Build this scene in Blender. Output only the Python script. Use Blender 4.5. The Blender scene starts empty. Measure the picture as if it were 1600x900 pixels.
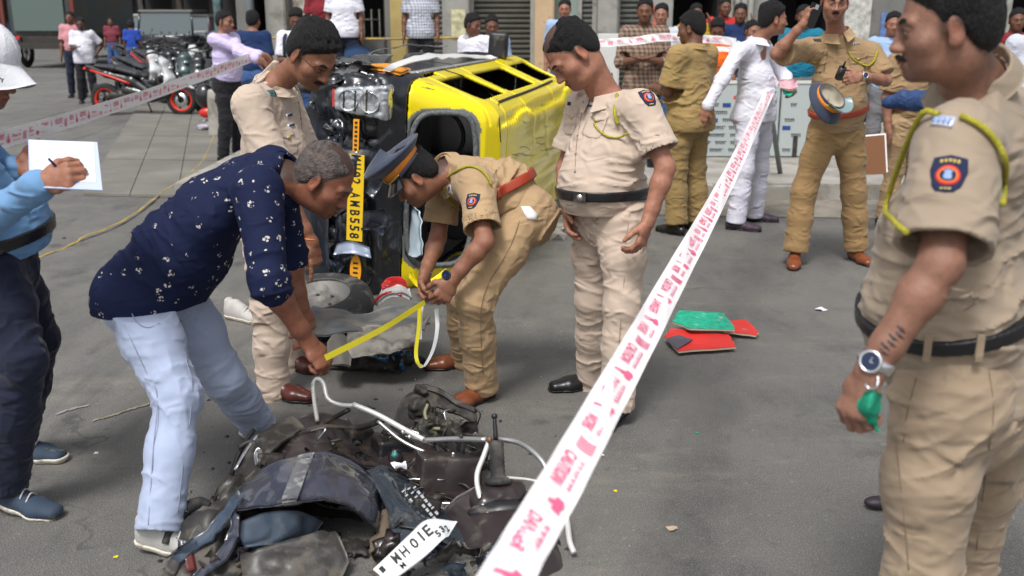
import bpy, bmesh, math, random
import numpy as np
from mathutils import Vector, Matrix
from mathutils.bvhtree import BVHTree
random.seed(7)
R = math.radians
sc = bpy.context.scene
# ------------------------------------------------------------------ camera, sky, sun, exposure
PITCH = math.atan(430/1600); CAMZ = 1.7
cam_d = bpy.data.cameras.new('camera'); cam = bpy.data.objects.new('camera', cam_d)
sc.collection.objects.link(cam); sc.camera = cam
cam.location = (0, 0, CAMZ); cam.rotation_euler = (R(90)-PITCH, 0, 0)
cam_d.sensor_width = 36; cam_d.lens = 36.0; cam_d.clip_end = 500; cam_d.clip_start = 0.05
cam_d.dof.use_dof = True; cam_d.dof.focus_distance = 4.5; cam_d.dof.aperture_fstop = 3.2
w = bpy.data.worlds.new('World'); sc.world = w; w.use_nodes = True
nt = w.node_tree; sky = nt.nodes.new('ShaderNodeTexSky'); sky.sky_type = 'NISHITA'; sky.sun_disc = False
SUN_EL, SUN_AZ = R(58), R(200)
sky.sun_elevation = SUN_EL; sky.sun_rotation = SUN_AZ; sky.air_density = 1.0; sky.dust_density = 4.0; sky.ozone_density = 0.6
hs = nt.nodes.new('ShaderNodeHueSaturation'); hs.inputs['Saturation'].default_value = 0.25
nt.links.new(sky.outputs[0], hs.inputs['Color']); nt.links.new(hs.outputs[0], nt.nodes['Background'].inputs[0])
nt.nodes['Background'].inputs[1].default_value = 0.10
sl = bpy.data.lights.new('sun', 'SUN'); sl.energy = 1.5; sl.angle = R(14); sl.color = (1, .97, .93)
so = bpy.data.objects.new('sun', sl); sc.collection.objects.link(so)
sd = Vector((math.sin(SUN_AZ)*math.cos(SUN_EL), math.cos(SUN_AZ)*math.cos(SUN_EL), math.sin(SUN_EL)))
so.rotation_euler = sd.to_track_quat('Z', 'Y').to_euler()
sc.view_settings.view_transform = 'Standard'; sc.view_settings.look = 'None'
sc.view_settings.exposure = 0.74; sc.view_settings.gamma = 1

# ------------------------------------------------------------------ placing helpers: a sight line met at a distance or height
def ray(px, py):
    u = (px-800)/1600; v = (450-py)/1600; c, s = math.cos(PITCH), math.sin(PITCH)
    return np.array([u, c+v*s, -s+v*c])
def W(px, py, Y):
    d = ray(px, py); return d*(Y/d[1]) + np.array([0, 0, CAMZ])
def G(px, py, z=0.0):
    d = ray(px, py); return d*((z-CAMZ)/d[2]) + np.array([0, 0, CAMZ])
def A(*a): return np.array(a, dtype=float)
def nrm(v): v = np.asarray(v, float); return v/(np.linalg.norm(v)+1e-12)

# ------------------------------------------------------------------ object helpers
COL = sc.collection
def tag(o, label=None, cat=None, group=None, kind=None):
    if label: o['label'] = label
    if cat: o['category'] = cat
    if group: o['group'] = group
    if kind: o['kind'] = kind
    return o
def empty(name, loc, label=None, cat=None, group=None):
    o = bpy.data.objects.new(name, None); COL.objects.link(o); o.location = Vector(loc); o.empty_display_size = .1
    return tag(o, label, cat, group)
def link(name, me, mat=None, parent=None):
    o = bpy.data.objects.new(name, me); COL.objects.link(o)
    if mat is not None: me.materials.clear(); me.materials.append(mat)
    if parent is not None:
        o.parent = parent
        L = Vector((0, 0, 0)); p = parent
        while p is not None: L += p.location; p = p.parent
        o.location = -L            # mesh data is in world metres; the thing's base is the parent
    return o
def mesh_np(name, V, F, mat=None, parent=None, smooth=True, cols=None):
    me = bpy.data.meshes.new(name)
    V = np.asarray(V, np.float32)
    if isinstance(F, np.ndarray) and F.ndim == 2:
        n, k = F.shape
        me.vertices.add(len(V)); me.vertices.foreach_set('co', V.ravel())
        me.loops.add(n*k); me.loops.foreach_set('vertex_index', F.astype(np.int32).ravel())
        me.polygons.add(n); me.polygons.foreach_set('loop_start', np.arange(0, n*k, k, dtype=np.int32))
        me.update(calc_edges=True)
    else:
        me.from_pydata([tuple(map(float, v)) for v in V], [], [tuple(f) for f in F]); me.update()
    if smooth: me.polygons.foreach_set('use_smooth', np.ones(len(me.polygons), bool))
    if cols is not None:
        ca = me.color_attributes.new('Col', 'FLOAT_COLOR', 'POINT')
        c4 = np.ones((len(V), 4), np.float32); c4[:, :3] = cols; ca.data.foreach_set('color', c4.ravel())
    return link(name, me, mat, parent)
def bm_obj(name, bm, mat=None, parent=None, smooth=False, bevel=0):
    me = bpy.data.meshes.new(name)
    if bevel: bmesh.ops.bevel(bm, geom=[e for e in bm.edges if e.calc_face_angle(0) > .5], offset=bevel, segments=2, affect='EDGES')
    bmesh.ops.recalc_face_normals(bm, faces=bm.faces[:]); bm.to_mesh(me); bm.free()
    if smooth: me.polygons.foreach_set('use_smooth', np.ones(len(me.polygons), bool))
    return link(name, me, mat, parent)
def bm_box(bm, c, s, M=None):
    m = Matrix.Translation(Vector(c)) @ (M or Matrix()) @ Matrix.Diagonal((*s, 1))
    bmesh.ops.create_cube(bm, size=1, matrix=m)
def box(name, c, s, mat, parent=None, rz=0, bevel=0.0, M=None):
    bm = bmesh.new(); bm_box(bm, c, s, M if M is not None else Matrix.Rotation(rz, 4, 'Z')); return bm_obj(name, bm, mat, parent, bevel=bevel)
def catmull(pts, n):
    P = [np.asarray(p, float) for p in pts]; P = [2*P[0]-P[1]] + P + [2*P[-1]-P[-2]]; out = []
    for i in range(1, len(P)-2):
        for j in range(n):
            t = j/n; a, b, c, d = P[i-1:i+3]
            out.append(.5*((2*b)+(c-a)*t+(2*a-5*b+4*c-d)*t*t+(3*b-a-3*c+d)*t**3))
    out.append(P[-2]); return np.array(out)
def tube_vf(pts, r, seg=8, sub=6, closed=False):
    C = catmull(pts, sub) if sub > 1 and len(pts) > 2 else np.array(pts, float)
    n = len(C); rr = np.interp(np.linspace(0, 1, n), np.linspace(0, 1, len(r)), r) if hasattr(r, '__len__') else np.full(n, r)
    T = np.gradient(C, axis=0); T /= np.linalg.norm(T, axis=1)[:, None]+1e-12
    up = A(0, 0, 1) if abs(T[0][2]) < .9 else A(1, 0, 0); V = []; u = nrm(np.cross(T[0], up))
    for i in range(n):
        u = nrm(u-T[i]*np.dot(u, T[i])); v = np.cross(T[i], u)
        for k in range(seg):
            a = 2*math.pi*k/seg; V.append(C[i]+rr[i]*(math.cos(a)*u+math.sin(a)*v))
    F = [(i*seg+k, i*seg+(k+1) % seg, (i+1)*seg+(k+1) % seg, (i+1)*seg+k) for i in range(n-1) for k in range(seg)]
    F += [tuple(range(seg))[::-1], tuple(range((n-1)*seg, n*seg))]
    return V, F
def tube(name, pts, r, mat, parent=None, seg=8, sub=6):
    V, F = tube_vf(pts, r, seg, sub); return mesh_np(name, V, F, mat, parent)
def multi(name, vfs, mat, parent=None, smooth=True):
    V = []; F = []
    for v, f in vfs:
        o = len(V); V += list(v); F += [tuple(i+o for i in g) for g in f]
    return mesh_np(name, V, F, mat, parent, smooth)
def box_vf(c, s, M=None):
    M = np.eye(3) if M is None else M; V = [np.asarray(c)+M @ (A(x, y, z)*np.asarray(s)/2) for x in (-1, 1) for y in (-1, 1) for z in (-1, 1)]
    return V, [(0, 1, 3, 2), (4, 6, 7, 5), (0, 4, 5, 1), (2, 3, 7, 6), (0, 2, 6, 4), (1, 5, 7, 3)]
def lathe_vf(prof, o, ax, seg=24, ref=None):
    ax = nrm(ax); u = nrm(np.cross(ax, ref if ref is not None else (A(0, 0, 1) if abs(ax[2]) < .9 else A(1, 0, 0)))); v = np.cross(ax, u)
    V = [np.asarray(o)+ax*h+r*(math.cos(2*math.pi*k/seg)*u+math.sin(2*math.pi*k/seg)*v) for r, h in prof for k in range(seg)]
    n = len(prof)
    F = [(i*seg+k, i*seg+(k+1) % seg, (i+1)*seg+(k+1) % seg, (i+1)*seg+k) for i in range(n-1) for k in range(seg)]
    return V, F
def sheet(name, rows, mat, parent=None, th=.004, sub=5, noise_amp=0, nf=12):
    """curved panel through a net of points, with real thickness"""
    rows = [catmull(r, sub) for r in rows]; rows = np.array(rows)
    G_ = np.array([catmull(rows[:, j], sub) for j in range(rows.shape[1])]); nj, ni = G_.shape[:2]
    du = np.gradient(G_, axis=0); dv = np.gradient(G_, axis=1); N = np.cross(du, dv); N /= np.linalg.norm(N, axis=2)[:, :, None]+1e-9
    if noise_amp: q_ = G_.reshape(-1, 3)*nf; G_ = G_+N*((.55*noise3(q_)+.8*(np.exp(-np.abs(noise3(q_*.8+31))*8)-.3)+.25*noise3(q_*3)).reshape(nj, ni)*noise_amp)[:, :, None]
    V = np.concatenate([(G_+N*th/2).reshape(-1, 3), (G_-N*th/2).reshape(-1, 3)]); o = ni*nj; F = []
    idx = lambda a, b: a*ni+b
    for a in range(nj-1):
        for b in range(ni-1):
            q = (idx(a, b), idx(a+1, b), idx(a+1, b+1), idx(a, b+1)); F.append(q[::-1]); F.append(tuple(i+o for i in q))
    rim = [idx(0, b) for b in range(ni)]+[idx(a, ni-1) for a in range(1, nj)]+[idx(nj-1, b) for b in range(ni-2, -1, -1)]+[idx(a, 0) for a in range(nj-2, 0, -1)]
    for i in range(len(rim)):
        a, b = rim[i], rim[(i+1) % len(rim)]; F.append((a, b, b+o, a+o))
    return mesh_np(name, V, F, mat, parent)

# ------------------------------------------------------------------ vector noise
_rs = np.random.RandomState(5); _T = _rs.rand(32, 32, 32).astype(np.float32)*2-1
def noise3(P):
    P = np.asarray(P, np.float32); i = np.floor(P).astype(np.int32); f = P-i; f = f*f*(3-2*f); i &= 31; j = (i+1) & 31
    x0, y0, z0 = i.T; x1, y1, z1 = j.T; fx, fy, fz = f.T
    l = lambda a, b, t: a+(b-a)*t
    return l(l(l(_T[x0, y0, z0], _T[x1, y0, z0], fx), l(_T[x0, y1, z0], _T[x1, y1, z0], fx), fy),
             l(l(_T[x0, y0, z1], _T[x1, y0, z1], fx), l(_T[x0, y1, z1], _T[x1, y1, z1], fx), fy), fz)

# ------------------------------------------------------------------ solid modelling by distance fields, meshed by surface nets
def f32(v): return np.asarray(v, np.float32)
def smin(a, b, k):
    if k <= 0: return np.minimum(a, b)
    h = np.maximum(k-np.abs(a-b), 0)/k; return np.minimum(a, b)-h*h*k*.25
def smax(a, b, k): return -smin(-a, -b, k)
class Sdf:
    def __init__(s): s.p = []; s.lo = np.full(3, 1e9); s.hi = np.full(3, -1e9)
    def add(s, fn, lo, hi, k=.02, mode='u'):
        if mode == 'i': s.p.append((fn, None, None, k, mode)); return s
        lo = np.asarray(lo, float); hi = np.asarray(hi, float); s.p.append((fn, lo, hi, k, mode))
        if mode == 'u': s.lo = np.minimum(s.lo, lo); s.hi = np.maximum(s.hi, hi)
        return s
    def seg(s, a, b, ra, rb=None, lat=None, latb=None, k=.02, mode='u', cap=None):
        a = np.asarray(a, float); b = np.asarray(b, float); rb = ra if rb is None else rb
        ra = (ra, ra) if not hasattr(ra, '__len__') else ra; rb = (rb, rb) if not hasattr(rb, '__len__') else rb
        m = max(*ra, *rb); ab = b-a; L = np.linalg.norm(ab)+1e-9; w_ = f32(ab/L)
        if lat is None: lat = A(1, 0, 0) if abs(w_[0]) < .8 else A(0, 1, 0)
        latb = lat if latb is None else latb
        la = f32(nrm(lat-w_*np.dot(lat, w_))); lb = f32(nrm(latb-w_*np.dot(latb, w_))); a_ = f32(a); twist = np.dot(la, lb) < .999
        va = np.cross(w_, la).astype(np.float32)
        def fn(P):
            q = P-a_; sv = q @ w_; t = np.clip(sv/L, 0, 1); ov = sv-t*L
            if twist:
                u = la[None]*(1-t)[:, None]+lb[None]*t[:, None]; u /= np.linalg.norm(u, axis=1)[:, None]
                x = (q*u).sum(1); y = (q*np.cross(w_[None], u)).sum(1)
            else: x = q @ la; y = q @ va
            r1 = ra[0]+(rb[0]-ra[0])*t; r2 = ra[1]+(rb[1]-ra[1])*t; mn = np.minimum(r1, r2); rc = mn if cap is None else cap
            return (np.sqrt((x/r1)**2+(y/r2)**2+(ov/rc)**2)-1)*mn
        return s.add(fn, np.minimum(a, b)-m, np.maximum(a, b)+m, k, mode)
    def chain(s, pts, rs, lats=None, k=.03, mode='u', cap=None):
        for i in range(len(pts)-1):
            la = lats[i] if lats is not None else None; lb = lats[i+1] if lats is not None else None
            s.seg(pts[i], pts[i+1], rs[i], rs[i+1], la, lb, k, mode, cap)
        return s
    def ell(s, c, r, Rm=None, k=.02, mode='u'):
        c = np.asarray(c, float); r = np.asarray(r, float); Rm = np.eye(3) if Rm is None else np.asarray(Rm, float); c_, R_, r_ = f32(c), f32(Rm), f32(r); mn = float(r.min())
        def fn(P):
            q = ((P-c_) @ R_)/r_; return (np.sqrt((q*q).sum(1))-1)*mn
        m = r.max(); return s.add(fn, c-m, c+m, k, mode)
    def cut(s, p, n, k=0):        # keep the side n points away from
        p = f32(p); n = f32(nrm(n)); s.p.append((lambda P: (P-p) @ n, None, None, k, 'i')); return s
    def cutloc(s, p, n, rad, k=0):
        p_ = np.asarray(p, float); pf = f32(p); n = f32(nrm(n)); s.p.append((lambda P: (P-pf) @ n, p_-rad, p_+rad, k, 'ic')); return s
    def disp(s, fn): s.p.append((fn, None, None, 0, 'd')); return s
    def val(s, P, mg=.06):
        P = f32(P); d = np.full(len(P), .5, np.float32)
        for fn, lo, hi, k, mode in s.p:
            if mode in 'us':
                m = mg+k if mode == 'u' else k+.01
                sel = np.nonzero(((P > lo-m) & (P < hi+m)).all(1))[0]
                if len(sel) == 0: continue
                v = fn(P[sel])
                d[sel] = smin(d[sel], v, k) if mode == 'u' else smax(d[sel], -v, k)
            elif mode == 'i': d = smax(d, fn(P), k)
            elif mode == 'ic':
                c = (lo+hi)/2; rad = (hi-lo)[0]/2; sel = np.nonzero(((P-f32(c))**2).sum(1) < rad*rad)[0]
                if len(sel): d[sel] = smax(d[sel], fn(P[sel]), k)
            else:
                sel = np.nonzero(np.abs(d) < .035)[0]
                if len(sel): d[sel] = d[sel]+fn(P[sel])
        return d
    def mesh(s, h, pad=.03):
        B = 4; lo = s.lo-pad; hi = s.hi+pad; n = (np.ceil((hi-lo)/(h*B)).astype(int))*B; nb = n//B
        g = np.stack(np.meshgrid(*[np.arange(k) for k in nb], indexing='ij'), -1).reshape(-1, 3)
        C = lo+(g*B+B/2)*h; mg = max(.05, 4*h)
        dc = s.val(C, mg); act = np.abs(dc) < B*h*.87*1.35+.006
        D = np.where(dc > 0, np.float32(1), np.float32(-1)).reshape(nb)
        D = np.repeat(np.repeat(np.repeat(D, B, 0), B, 1), B, 2); D = np.pad(D, ((0, 1),)*3, mode='edge')
        ga = g[act]*B; o = np.stack(np.meshgrid(*[np.arange(B+1)]*3, indexing='ij'), -1).reshape(-1, 3)
        idx = (ga[:, None]+o[None]).reshape(-1, 3); dims = np.array(D.shape)
        flat = np.unique(np.ravel_multi_index(idx.T, dims)); ijk = np.stack(np.unravel_index(flat, dims), 1)
        D.reshape(-1)[flat] = s.val(lo+ijk*h, mg)
        D[0] = D[-1] = 1; D[:, 0] = D[:, -1] = 1; D[:, :, 0] = D[:, :, -1] = 1
        S = D < 0
        c8 = [S[a:D.shape[0]-1+a, b:D.shape[1]-1+b, c:D.shape[2]-1+c] for a in (0, 1) for b in (0, 1) for c in (0, 1)]
        al = c8[0].copy(); an = c8[0].copy()
        for c in c8[1:]: al &= c; an |= c
        cell = np.nonzero(an & ~al); m = len(cell[0]); cid = np.full(S.shape, -1, np.int32); cid[cell] = np.arange(m)
        base = np.stack(cell, 1); acc = np.zeros((m, 3), np.float32); cnt = np.zeros(m, np.float32)
        cor = {(a, b, c): D[cell[0]+a, cell[1]+b, cell[2]+c] for a in (0, 1) for b in (0, 1) for c in (0, 1)}
        for ax in range(3):
            for a in (0, 1):
                for b in (0, 1):
                    p = [a, b]; p.insert(ax, 0); q = list(p); q[ax] = 1; v0 = cor[tuple(p)]; v1 = cor[tuple(q)]
                    x = (v0 < 0) != (v1 < 0); t = v0[x]/(v0[x]-v1[x]); pt = np.tile(f32(p), (x.sum(), 1)); pt[:, ax] = t
                    acc[x] += pt; cnt[x] += 1
        V = lo+(base+acc/cnt[:, None])*h
        F = []
        for ax in range(3):
            a, b = [(1, 2), (2, 0), (0, 1)][ax]
            sl0 = [slice(None)]*3; sl1 = [slice(None)]*3; sl0[ax] = slice(0, -1); sl1[ax] = slice(1, None)
            s0 = S[tuple(sl0)]; s1 = S[tuple(sl1)]; e = np.stack(np.nonzero(s0 != s1), 1)
            e = e[(e[:, a] > 0) & (e[:, b] > 0)]; inside = s0[tuple(e.T)]
            da = np.zeros(3, int); da[a] = 1; db = np.zeros(3, int); db[b] = 1
            q = np.stack([cid[tuple((e-da-db).T)], cid[tuple((e-db).T)], cid[tuple(e.T)], cid[tuple((e-da).T)]], 1)
            q[~inside] = q[~inside][:, ::-1]; q = q[(q >= 0).all(1)]; F.append(q)
        return V, np.concatenate(F)
JOBS = []
def fill_mesh(me, V, F, cols=None):
    V = np.asarray(V, np.float32); n, k = F.shape
    me.vertices.add(len(V)); me.vertices.foreach_set('co', V.ravel()); me.loops.add(n*k); me.loops.foreach_set('vertex_index', F.astype(np.int32).ravel())
    me.polygons.add(n); me.polygons.foreach_set('loop_start', np.arange(0, n*k, k, dtype=np.int32)); me.update(calc_edges=True)
    me.polygons.foreach_set('use_smooth', np.ones(n, bool))
    if cols is not None:
        ca = me.color_attributes.new('Col', 'FLOAT_COLOR', 'POINT'); c4 = np.ones((len(V), 4), np.float32); c4[:, :3] = cols; ca.data.foreach_set('color', c4.ravel())
def sdf_obj(name, s, h, mat, parent=None, colfn=None):
    """the object now, its surface when flush() has meshed all waiting solids together"""
    me = bpy.data.meshes.new(name); JOBS.append((me, s, h, colfn)); return link(name, me, mat, parent)
def flush():
    from concurrent.futures import ThreadPoolExecutor
    def run(j):
        V, F = j[1].mesh(j[2]); return V, F, (j[3](f32(V)) if j[3] else None)
    with ThreadPoolExecutor(4) as ex: res = list(ex.map(run, JOBS))
    for (me, *_), (V, F, c) in zip(JOBS, res): fill_mesh(me, V, F, c)
    JOBS.clear()
# ------------------------------------------------------------------ materials
MATS = {}
def mat(name, col, rough=.6, metal=0, var=.0, vscale=8, bump=0, bscale=60, spec=.5, coat=0, vcol=False, stretch=None, dirt=None, dirtscale=3, dirtlo=.5, emit=None, sheen=0, sss=0):
    if name in MATS: return MATS[name]
    m = bpy.data.materials.new(name); m.use_nodes = True; n = m.node_tree; b = n.nodes['Principled BSDF']; MATS[name] = m
    L = n.links.new; N = n.nodes.new
    b.inputs['Roughness'].default_value = rough; b.inputs['Metallic'].default_value = metal
    b.inputs['Specular IOR Level'].default_value = spec; b.inputs['Coat Weight'].default_value = coat; b.inputs['Coat Roughness'].default_value = .08
    if sheen: b.inputs['Sheen Weight'].default_value = sheen
    if sss: b.inputs['Subsurface Weight'].default_value = sss; b.inputs['Subsurface Radius'].default_value = (.012, .005, .003); b.inputs['Subsurface Scale'].default_value = 1
    tc = N('ShaderNodeTexCoord'); mp = N('ShaderNodeMapping'); L(tc.outputs['Object'], mp.inputs[0])
    if stretch: mp.inputs['Scale'].default_value = stretch
    c = N('ShaderNodeRGB'); c.outputs[0].default_value = (*col, 1); out = c.outputs[0]
    if vcol: v = N('ShaderNodeVertexColor'); v.layer_name = 'Col'; out = v.outputs[0]
    if var:
        t = N('ShaderNodeTexNoise'); t.inputs['Scale'].default_value = vscale; t.inputs['Detail'].default_value = 5; L(mp.outputs[0], t.inputs[0])
        r = N('ShaderNodeMapRange'); r.inputs[1].default_value = .3; r.inputs[2].default_value = .7; r.inputs[3].default_value = 1-var; r.inputs[4].default_value = 1+var; L(t.outputs[0], r.inputs[0])
        h = N('ShaderNodeVectorMath'); h.operation = 'SCALE'; L(out, h.inputs[0]); L(r.outputs[0], h.inputs['Scale']); out = h.outputs[0]
    if dirt:
        t = N('ShaderNodeTexNoise'); t.inputs['Scale'].default_value = dirtscale; t.inputs['Detail'].default_value = 8; t.inputs['Roughness'].default_value = .65; L(mp.outputs[0], t.inputs[0])
        r = N('ShaderNodeMapRange'); r.inputs[1].default_value = dirtlo; r.inputs[2].default_value = dirtlo+.12; L(t.outputs[0], r.inputs[0])
        x = N('ShaderNodeMix'); x.data_type = 'RGBA'; L(r.outputs[0], x.inputs[0]); L(out, x.inputs[6]); x.inputs[7].default_value = (*dirt, 1); out = x.outputs[2]
        r2 = N('ShaderNodeMapRange'); L(r.outputs[0], r2.inputs[0]); r2.inputs[3].default_value = rough; r2.inputs[4].default_value = .85; L(r2.outputs[0], b.inputs['Roughness'])
    L(out, b.inputs['Base Color'])
    if bump:
        t = N('ShaderNodeTexNoise'); t.inputs['Scale'].default_value = bscale; t.inputs['Detail'].default_value = 4; L(mp.outputs[0], t.inputs[0])
        u = N('ShaderNodeBump'); u.inputs['Strength'].default_value = bump; u.inputs['Distance'].default_value = .01; L(t.outputs[0], u.inputs['Height']); L(u.outputs[0], b.inputs['Normal'])
    if emit: b.inputs['Emission Color'].default_value = (*emit[:3], 1); b.inputs['Emission Strength'].default_value = emit[3]
    m['io'] = ''
    return m
def srgb(r, g, b):
    f = lambda c: (c/255/12.92) if c <= 10 else ((c/255+.055)/1.055)**2.4
    return (f(r), f(g), f(b))
def fold_bump(m, strength=.5, scale=11, dist=.02):
    n = m.node_tree; tc = n.nodes.new('ShaderNodeTexCoord'); mp = n.nodes.new('ShaderNodeMapping'); mp.inputs['Scale'].default_value = (1, 1, 1.9); mp.inputs['Rotation'].default_value = (.5, .35, 0); n.links.new(tc.outputs['Object'], mp.inputs[0])
    t = n.nodes.new('ShaderNodeTexNoise'); t.noise_type = 'RIDGED_MULTIFRACTAL'; t.inputs['Scale'].default_value = scale; t.inputs['Detail'].default_value = 2.5; t.inputs['Distortion'].default_value = .6
    n.links.new(mp.outputs[0], t.inputs[0]); u = n.nodes.new('ShaderNodeBump'); u.inputs['Strength'].default_value = strength; u.inputs['Distance'].default_value = dist
    t2 = n.nodes.new('ShaderNodeTexNoise'); t2.inputs['Scale'].default_value = 420; n.links.new(tc.outputs['Object'], t2.inputs[0]); u2 = n.nodes.new('ShaderNodeBump'); u2.inputs['Strength'].default_value = .15; u2.inputs['Distance'].default_value = .002
    n.links.new(t.outputs[0], u.inputs['Height']); n.links.new(t2.outputs[0], u2.inputs['Height']); n.links.new(u.outputs[0], u2.inputs['Normal']); n.links.new(u2.outputs[0], n.nodes['Principled BSDF'].inputs['Normal']); return m
def cloth(name, col, bump=.8, rough=.85, scale=11): return fold_bump(mat('cloth_'+name, col, rough, var=.07, vscale=5, spec=.2, sheen=.12), bump, scale)
SKIN = mat('skin', (.3, .14, .08), .44, vcol=True, var=.14, vscale=55, bump=.3, bscale=260, spec=.4, sss=.06)
HAIR = mat('hair', (.010, .009, .010), .55, var=.5, vscale=160, bump=1.0, bscale=380, spec=.3, stretch=(1, 1, .22))
GREYHAIR = mat('grey_hair', (.09, .075, .07), .65, var=.5, vscale=60, bump=.9, bscale=170, spec=.3)
BLACKLEATHER = mat('black_leather', (.012, .012, .014), .32, bump=.1, bscale=90)
BROWNLEATHER = mat('brown_leather', (.19, .055, .022), .3, var=.2, vscale=18, bump=.12, bscale=70)
DARKBROWN = mat('dark_brown_leather', (.09, .022, .016), .3, var=.2, vscale=18)
CORD = mat('yellow_cord', (.42, .38, .03), .8, bump=.8, bscale=260, var=.15, vscale=80)
METAL = mat('bright_metal', (.75, .76, .78), .25, 1, var=.1)
SCRAPEDMETAL = mat('scraped_metal', (.6, .61, .62), .38, .9, dirt=(.22, .19, .16), dirtscale=14, dirtlo=.56)
DARKMETAL = mat('dark_metal', (.06, .058, .055), .5, .7, dirt=(.14, .11, .085), dirtscale=18, dirtlo=.52)
RUBBER = mat('rubber', (.02, .02, .022), .7, bump=.2, dirt=(.1, .092, .08), dirtscale=5, dirtlo=.5)
BLACKPLASTIC = mat('black_plastic', (.014, .014, .016), .38, dirt=(.12, .105, .09), dirtscale=9, dirtlo=.58)
EYEW = mat('eye_white', (.55, .5, .46), .25)
WHITE = mat('white_print', (.75, .75, .75), .6)
def pattern_mat(name, build, rough=.85):
    m = bpy.data.materials.new(name); m.use_nodes = True; n = m.node_tree; b = n.nodes['Principled BSDF']; b.inputs['Roughness'].default_value = rough
    b.inputs['Specular IOR Level'].default_value = .2
    tc = n.nodes.new('ShaderNodeTexCoord'); n.links.new(build(n, tc), b.inputs['Base Color'])
    fold_bump(m)
    return m
def mixc(n, fac, a, b):
    x = n.nodes.new('ShaderNodeMix'); x.data_type = 'RGBA'; n.links.new(fac, x.inputs[0])
    for i, v in ((6, a), (7, b)):
        if hasattr(v, 'links'): n.links.new(v, x.inputs[i])
        else: x.inputs[i].default_value = (*v, 1)
    return x.outputs[2]
def mth(n, op, a, b=0.0):
    x = n.nodes.new('ShaderNodeMath'); x.operation = op
    for i, v in ((0, a), (1, b)):
        if hasattr(v, 'links'): n.links.new(v, x.inputs[i])
        else: x.inputs[i].default_value = v
    return x.outputs[0]
def floral(n, tc):
    # scattered little white sprigs: distorted spots kept only near the cell centres, each with two lobes
    nz = n.nodes.new('ShaderNodeTexNoise'); nz.inputs['Scale'].default_value = 60; n.links.new(tc.outputs['Object'], nz.inputs[0])
    va = n.nodes.new('ShaderNodeVectorMath'); va.operation = 'MULTIPLY_ADD'; n.links.new(nz.outputs[1], va.inputs[0]); va.inputs[1].default_value = (.012,)*3; n.links.new(tc.outputs['Object'], va.inputs[2])
    v = n.nodes.new('ShaderNodeTexVoronoi'); v.inputs['Scale'].default_value = 20; v.inputs['Randomness'].default_value = .55; n.links.new(va.outputs[0], v.inputs[0])
    w2 = n.nodes.new('ShaderNodeTexVoronoi'); w2.inputs['Scale'].default_value = 95; w2.inputs['Randomness'].default_value = .9; n.links.new(va.outputs[0], w2.inputs[0])
    a = mth(n, 'LESS_THAN', v.outputs['Distance'], .24); b = mth(n, 'LESS_THAN', w2.outputs['Distance'], .42)
    return mixc(n, mth(n, 'MULTIPLY', a, b), (.008, .013, .045), (.55, .52, .48))
def plaid(c1, c2, s=60, s2=60):
    def f(n, tc):
        sp = n.nodes.new('ShaderNodeSeparateXYZ'); n.links.new(tc.outputs['Object'], sp.inputs[0])
        sx = mth(n, 'GREATER_THAN', mth(n, 'SINE', mth(n, 'MULTIPLY', mth(n, 'ADD', sp.outputs[0], mth(n, 'MULTIPLY', sp.outputs[1], .7)), s)), .2)
        sz = mth(n, 'GREATER_THAN', mth(n, 'SINE', mth(n, 'MULTIPLY', sp.outputs[2], s2)), .2)
        return mixc(n, mth(n, 'MULTIPLY', mth(n, 'ADD', sx, sz), .5), c1, c2)
    return f
# ------------------------------------------------------------------ people
def frame(f, u):
    """columns right, forward, up"""
    f = nrm(f); u = nrm(np.asarray(u, float)-f*np.dot(u, f)); r = np.cross(f, u); return np.stack([r, f, u], 1)
SK = np.array((.30, .135, .075))
def head_fn(fat=0, scale=1.0):
    """signed distance of a head in its own frame (x right, y forward, z up), eyes at z=0, chin -.115, crown .12"""
    S = Sdf(); w_ = 1+.10*fat
    S.ell((0, -.016, .034), (.077, .097, .087)); S.ell((0, .022, -.03), (.063*w_, .066, .084), k=.03)
    S.ell((0, .030, -.070), (.050*w_, .052, .038), k=.028); S.ell((0, .073, -.094), (.020, .018, .016), k=.022)
    if fat > .3: S.ell((0, .020, -.092), (.054*w_, .052, .026), k=.03)
    for s in (-1, 1):
        S.ell((s*.045*w_, .052, -.026), (.024, .024, .02), k=.03)
        S.seg((s*.012, .088, .018), (s*.045, .074, .020), .008, .007, k=.018)
        S.ell((s*.031, .097, .001), (.018, .018, .013), k=.016, mode='s')
        S.ell((s*.031, .0735, 0), (.0145, .0145, .0135), k=.004)
        S.seg((s*.018, .086, .0075), (s*.044, .079, .006), .0042, .0036, k=.005)   # upper lid
        S.seg((s*.018, .085, -.0085), (s*.044, .078, -.008), .003, .003, k=.005)
        S.ell((s*.013, .095, -.037), (.008, .0095, .0075), k=.008)
    S.seg((0, .086, .012), (0, .104, -.030), .0062, .0100, k=.013); S.ell((0, .107, -.034), (.0105, .0095, .0085), k=.008)
    S.seg((-.019, .083, -.064), (0, .096, -.0615), .0055, .0068, k=.006); S.seg((.019, .083, -.064), (0, .096, -.0615), .0055, .0068, k=.006)
    S.seg((-.016, .083, -.0745), (.016, .083, -.0745), .0065, .0065, k=.01); S.ell((0, .091, -.074), (.012, .007, .006), k=.006)
    S.seg((-.020, .0955, -.0685), (.020, .0955, -.0685), .0022, k=.004, mode='s')
    for s in (-1, 1):
        a = R(18)*s; Rm = np.array(Matrix.Rotation(-a, 3, 'Z') @ Matrix.Rotation(R(-12), 3, 'X'))
        S.ell((s*.083, -.010, -.008), (.0085, .0185, .032), Rm, k=.006); S.ell((s*.083, -.002, -.030), (.006, .009, .012), k=.006)
        S.ell((s*.092, -.009, -.004), (.007, .0105, .021), Rm, k=.005, mode='s')
    S.seg((0, -.030, -.03), (0, -.022, -.075), (.052, .055), (.050, .05), lat=A(1, 0, 0), k=.025)
    return S
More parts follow.
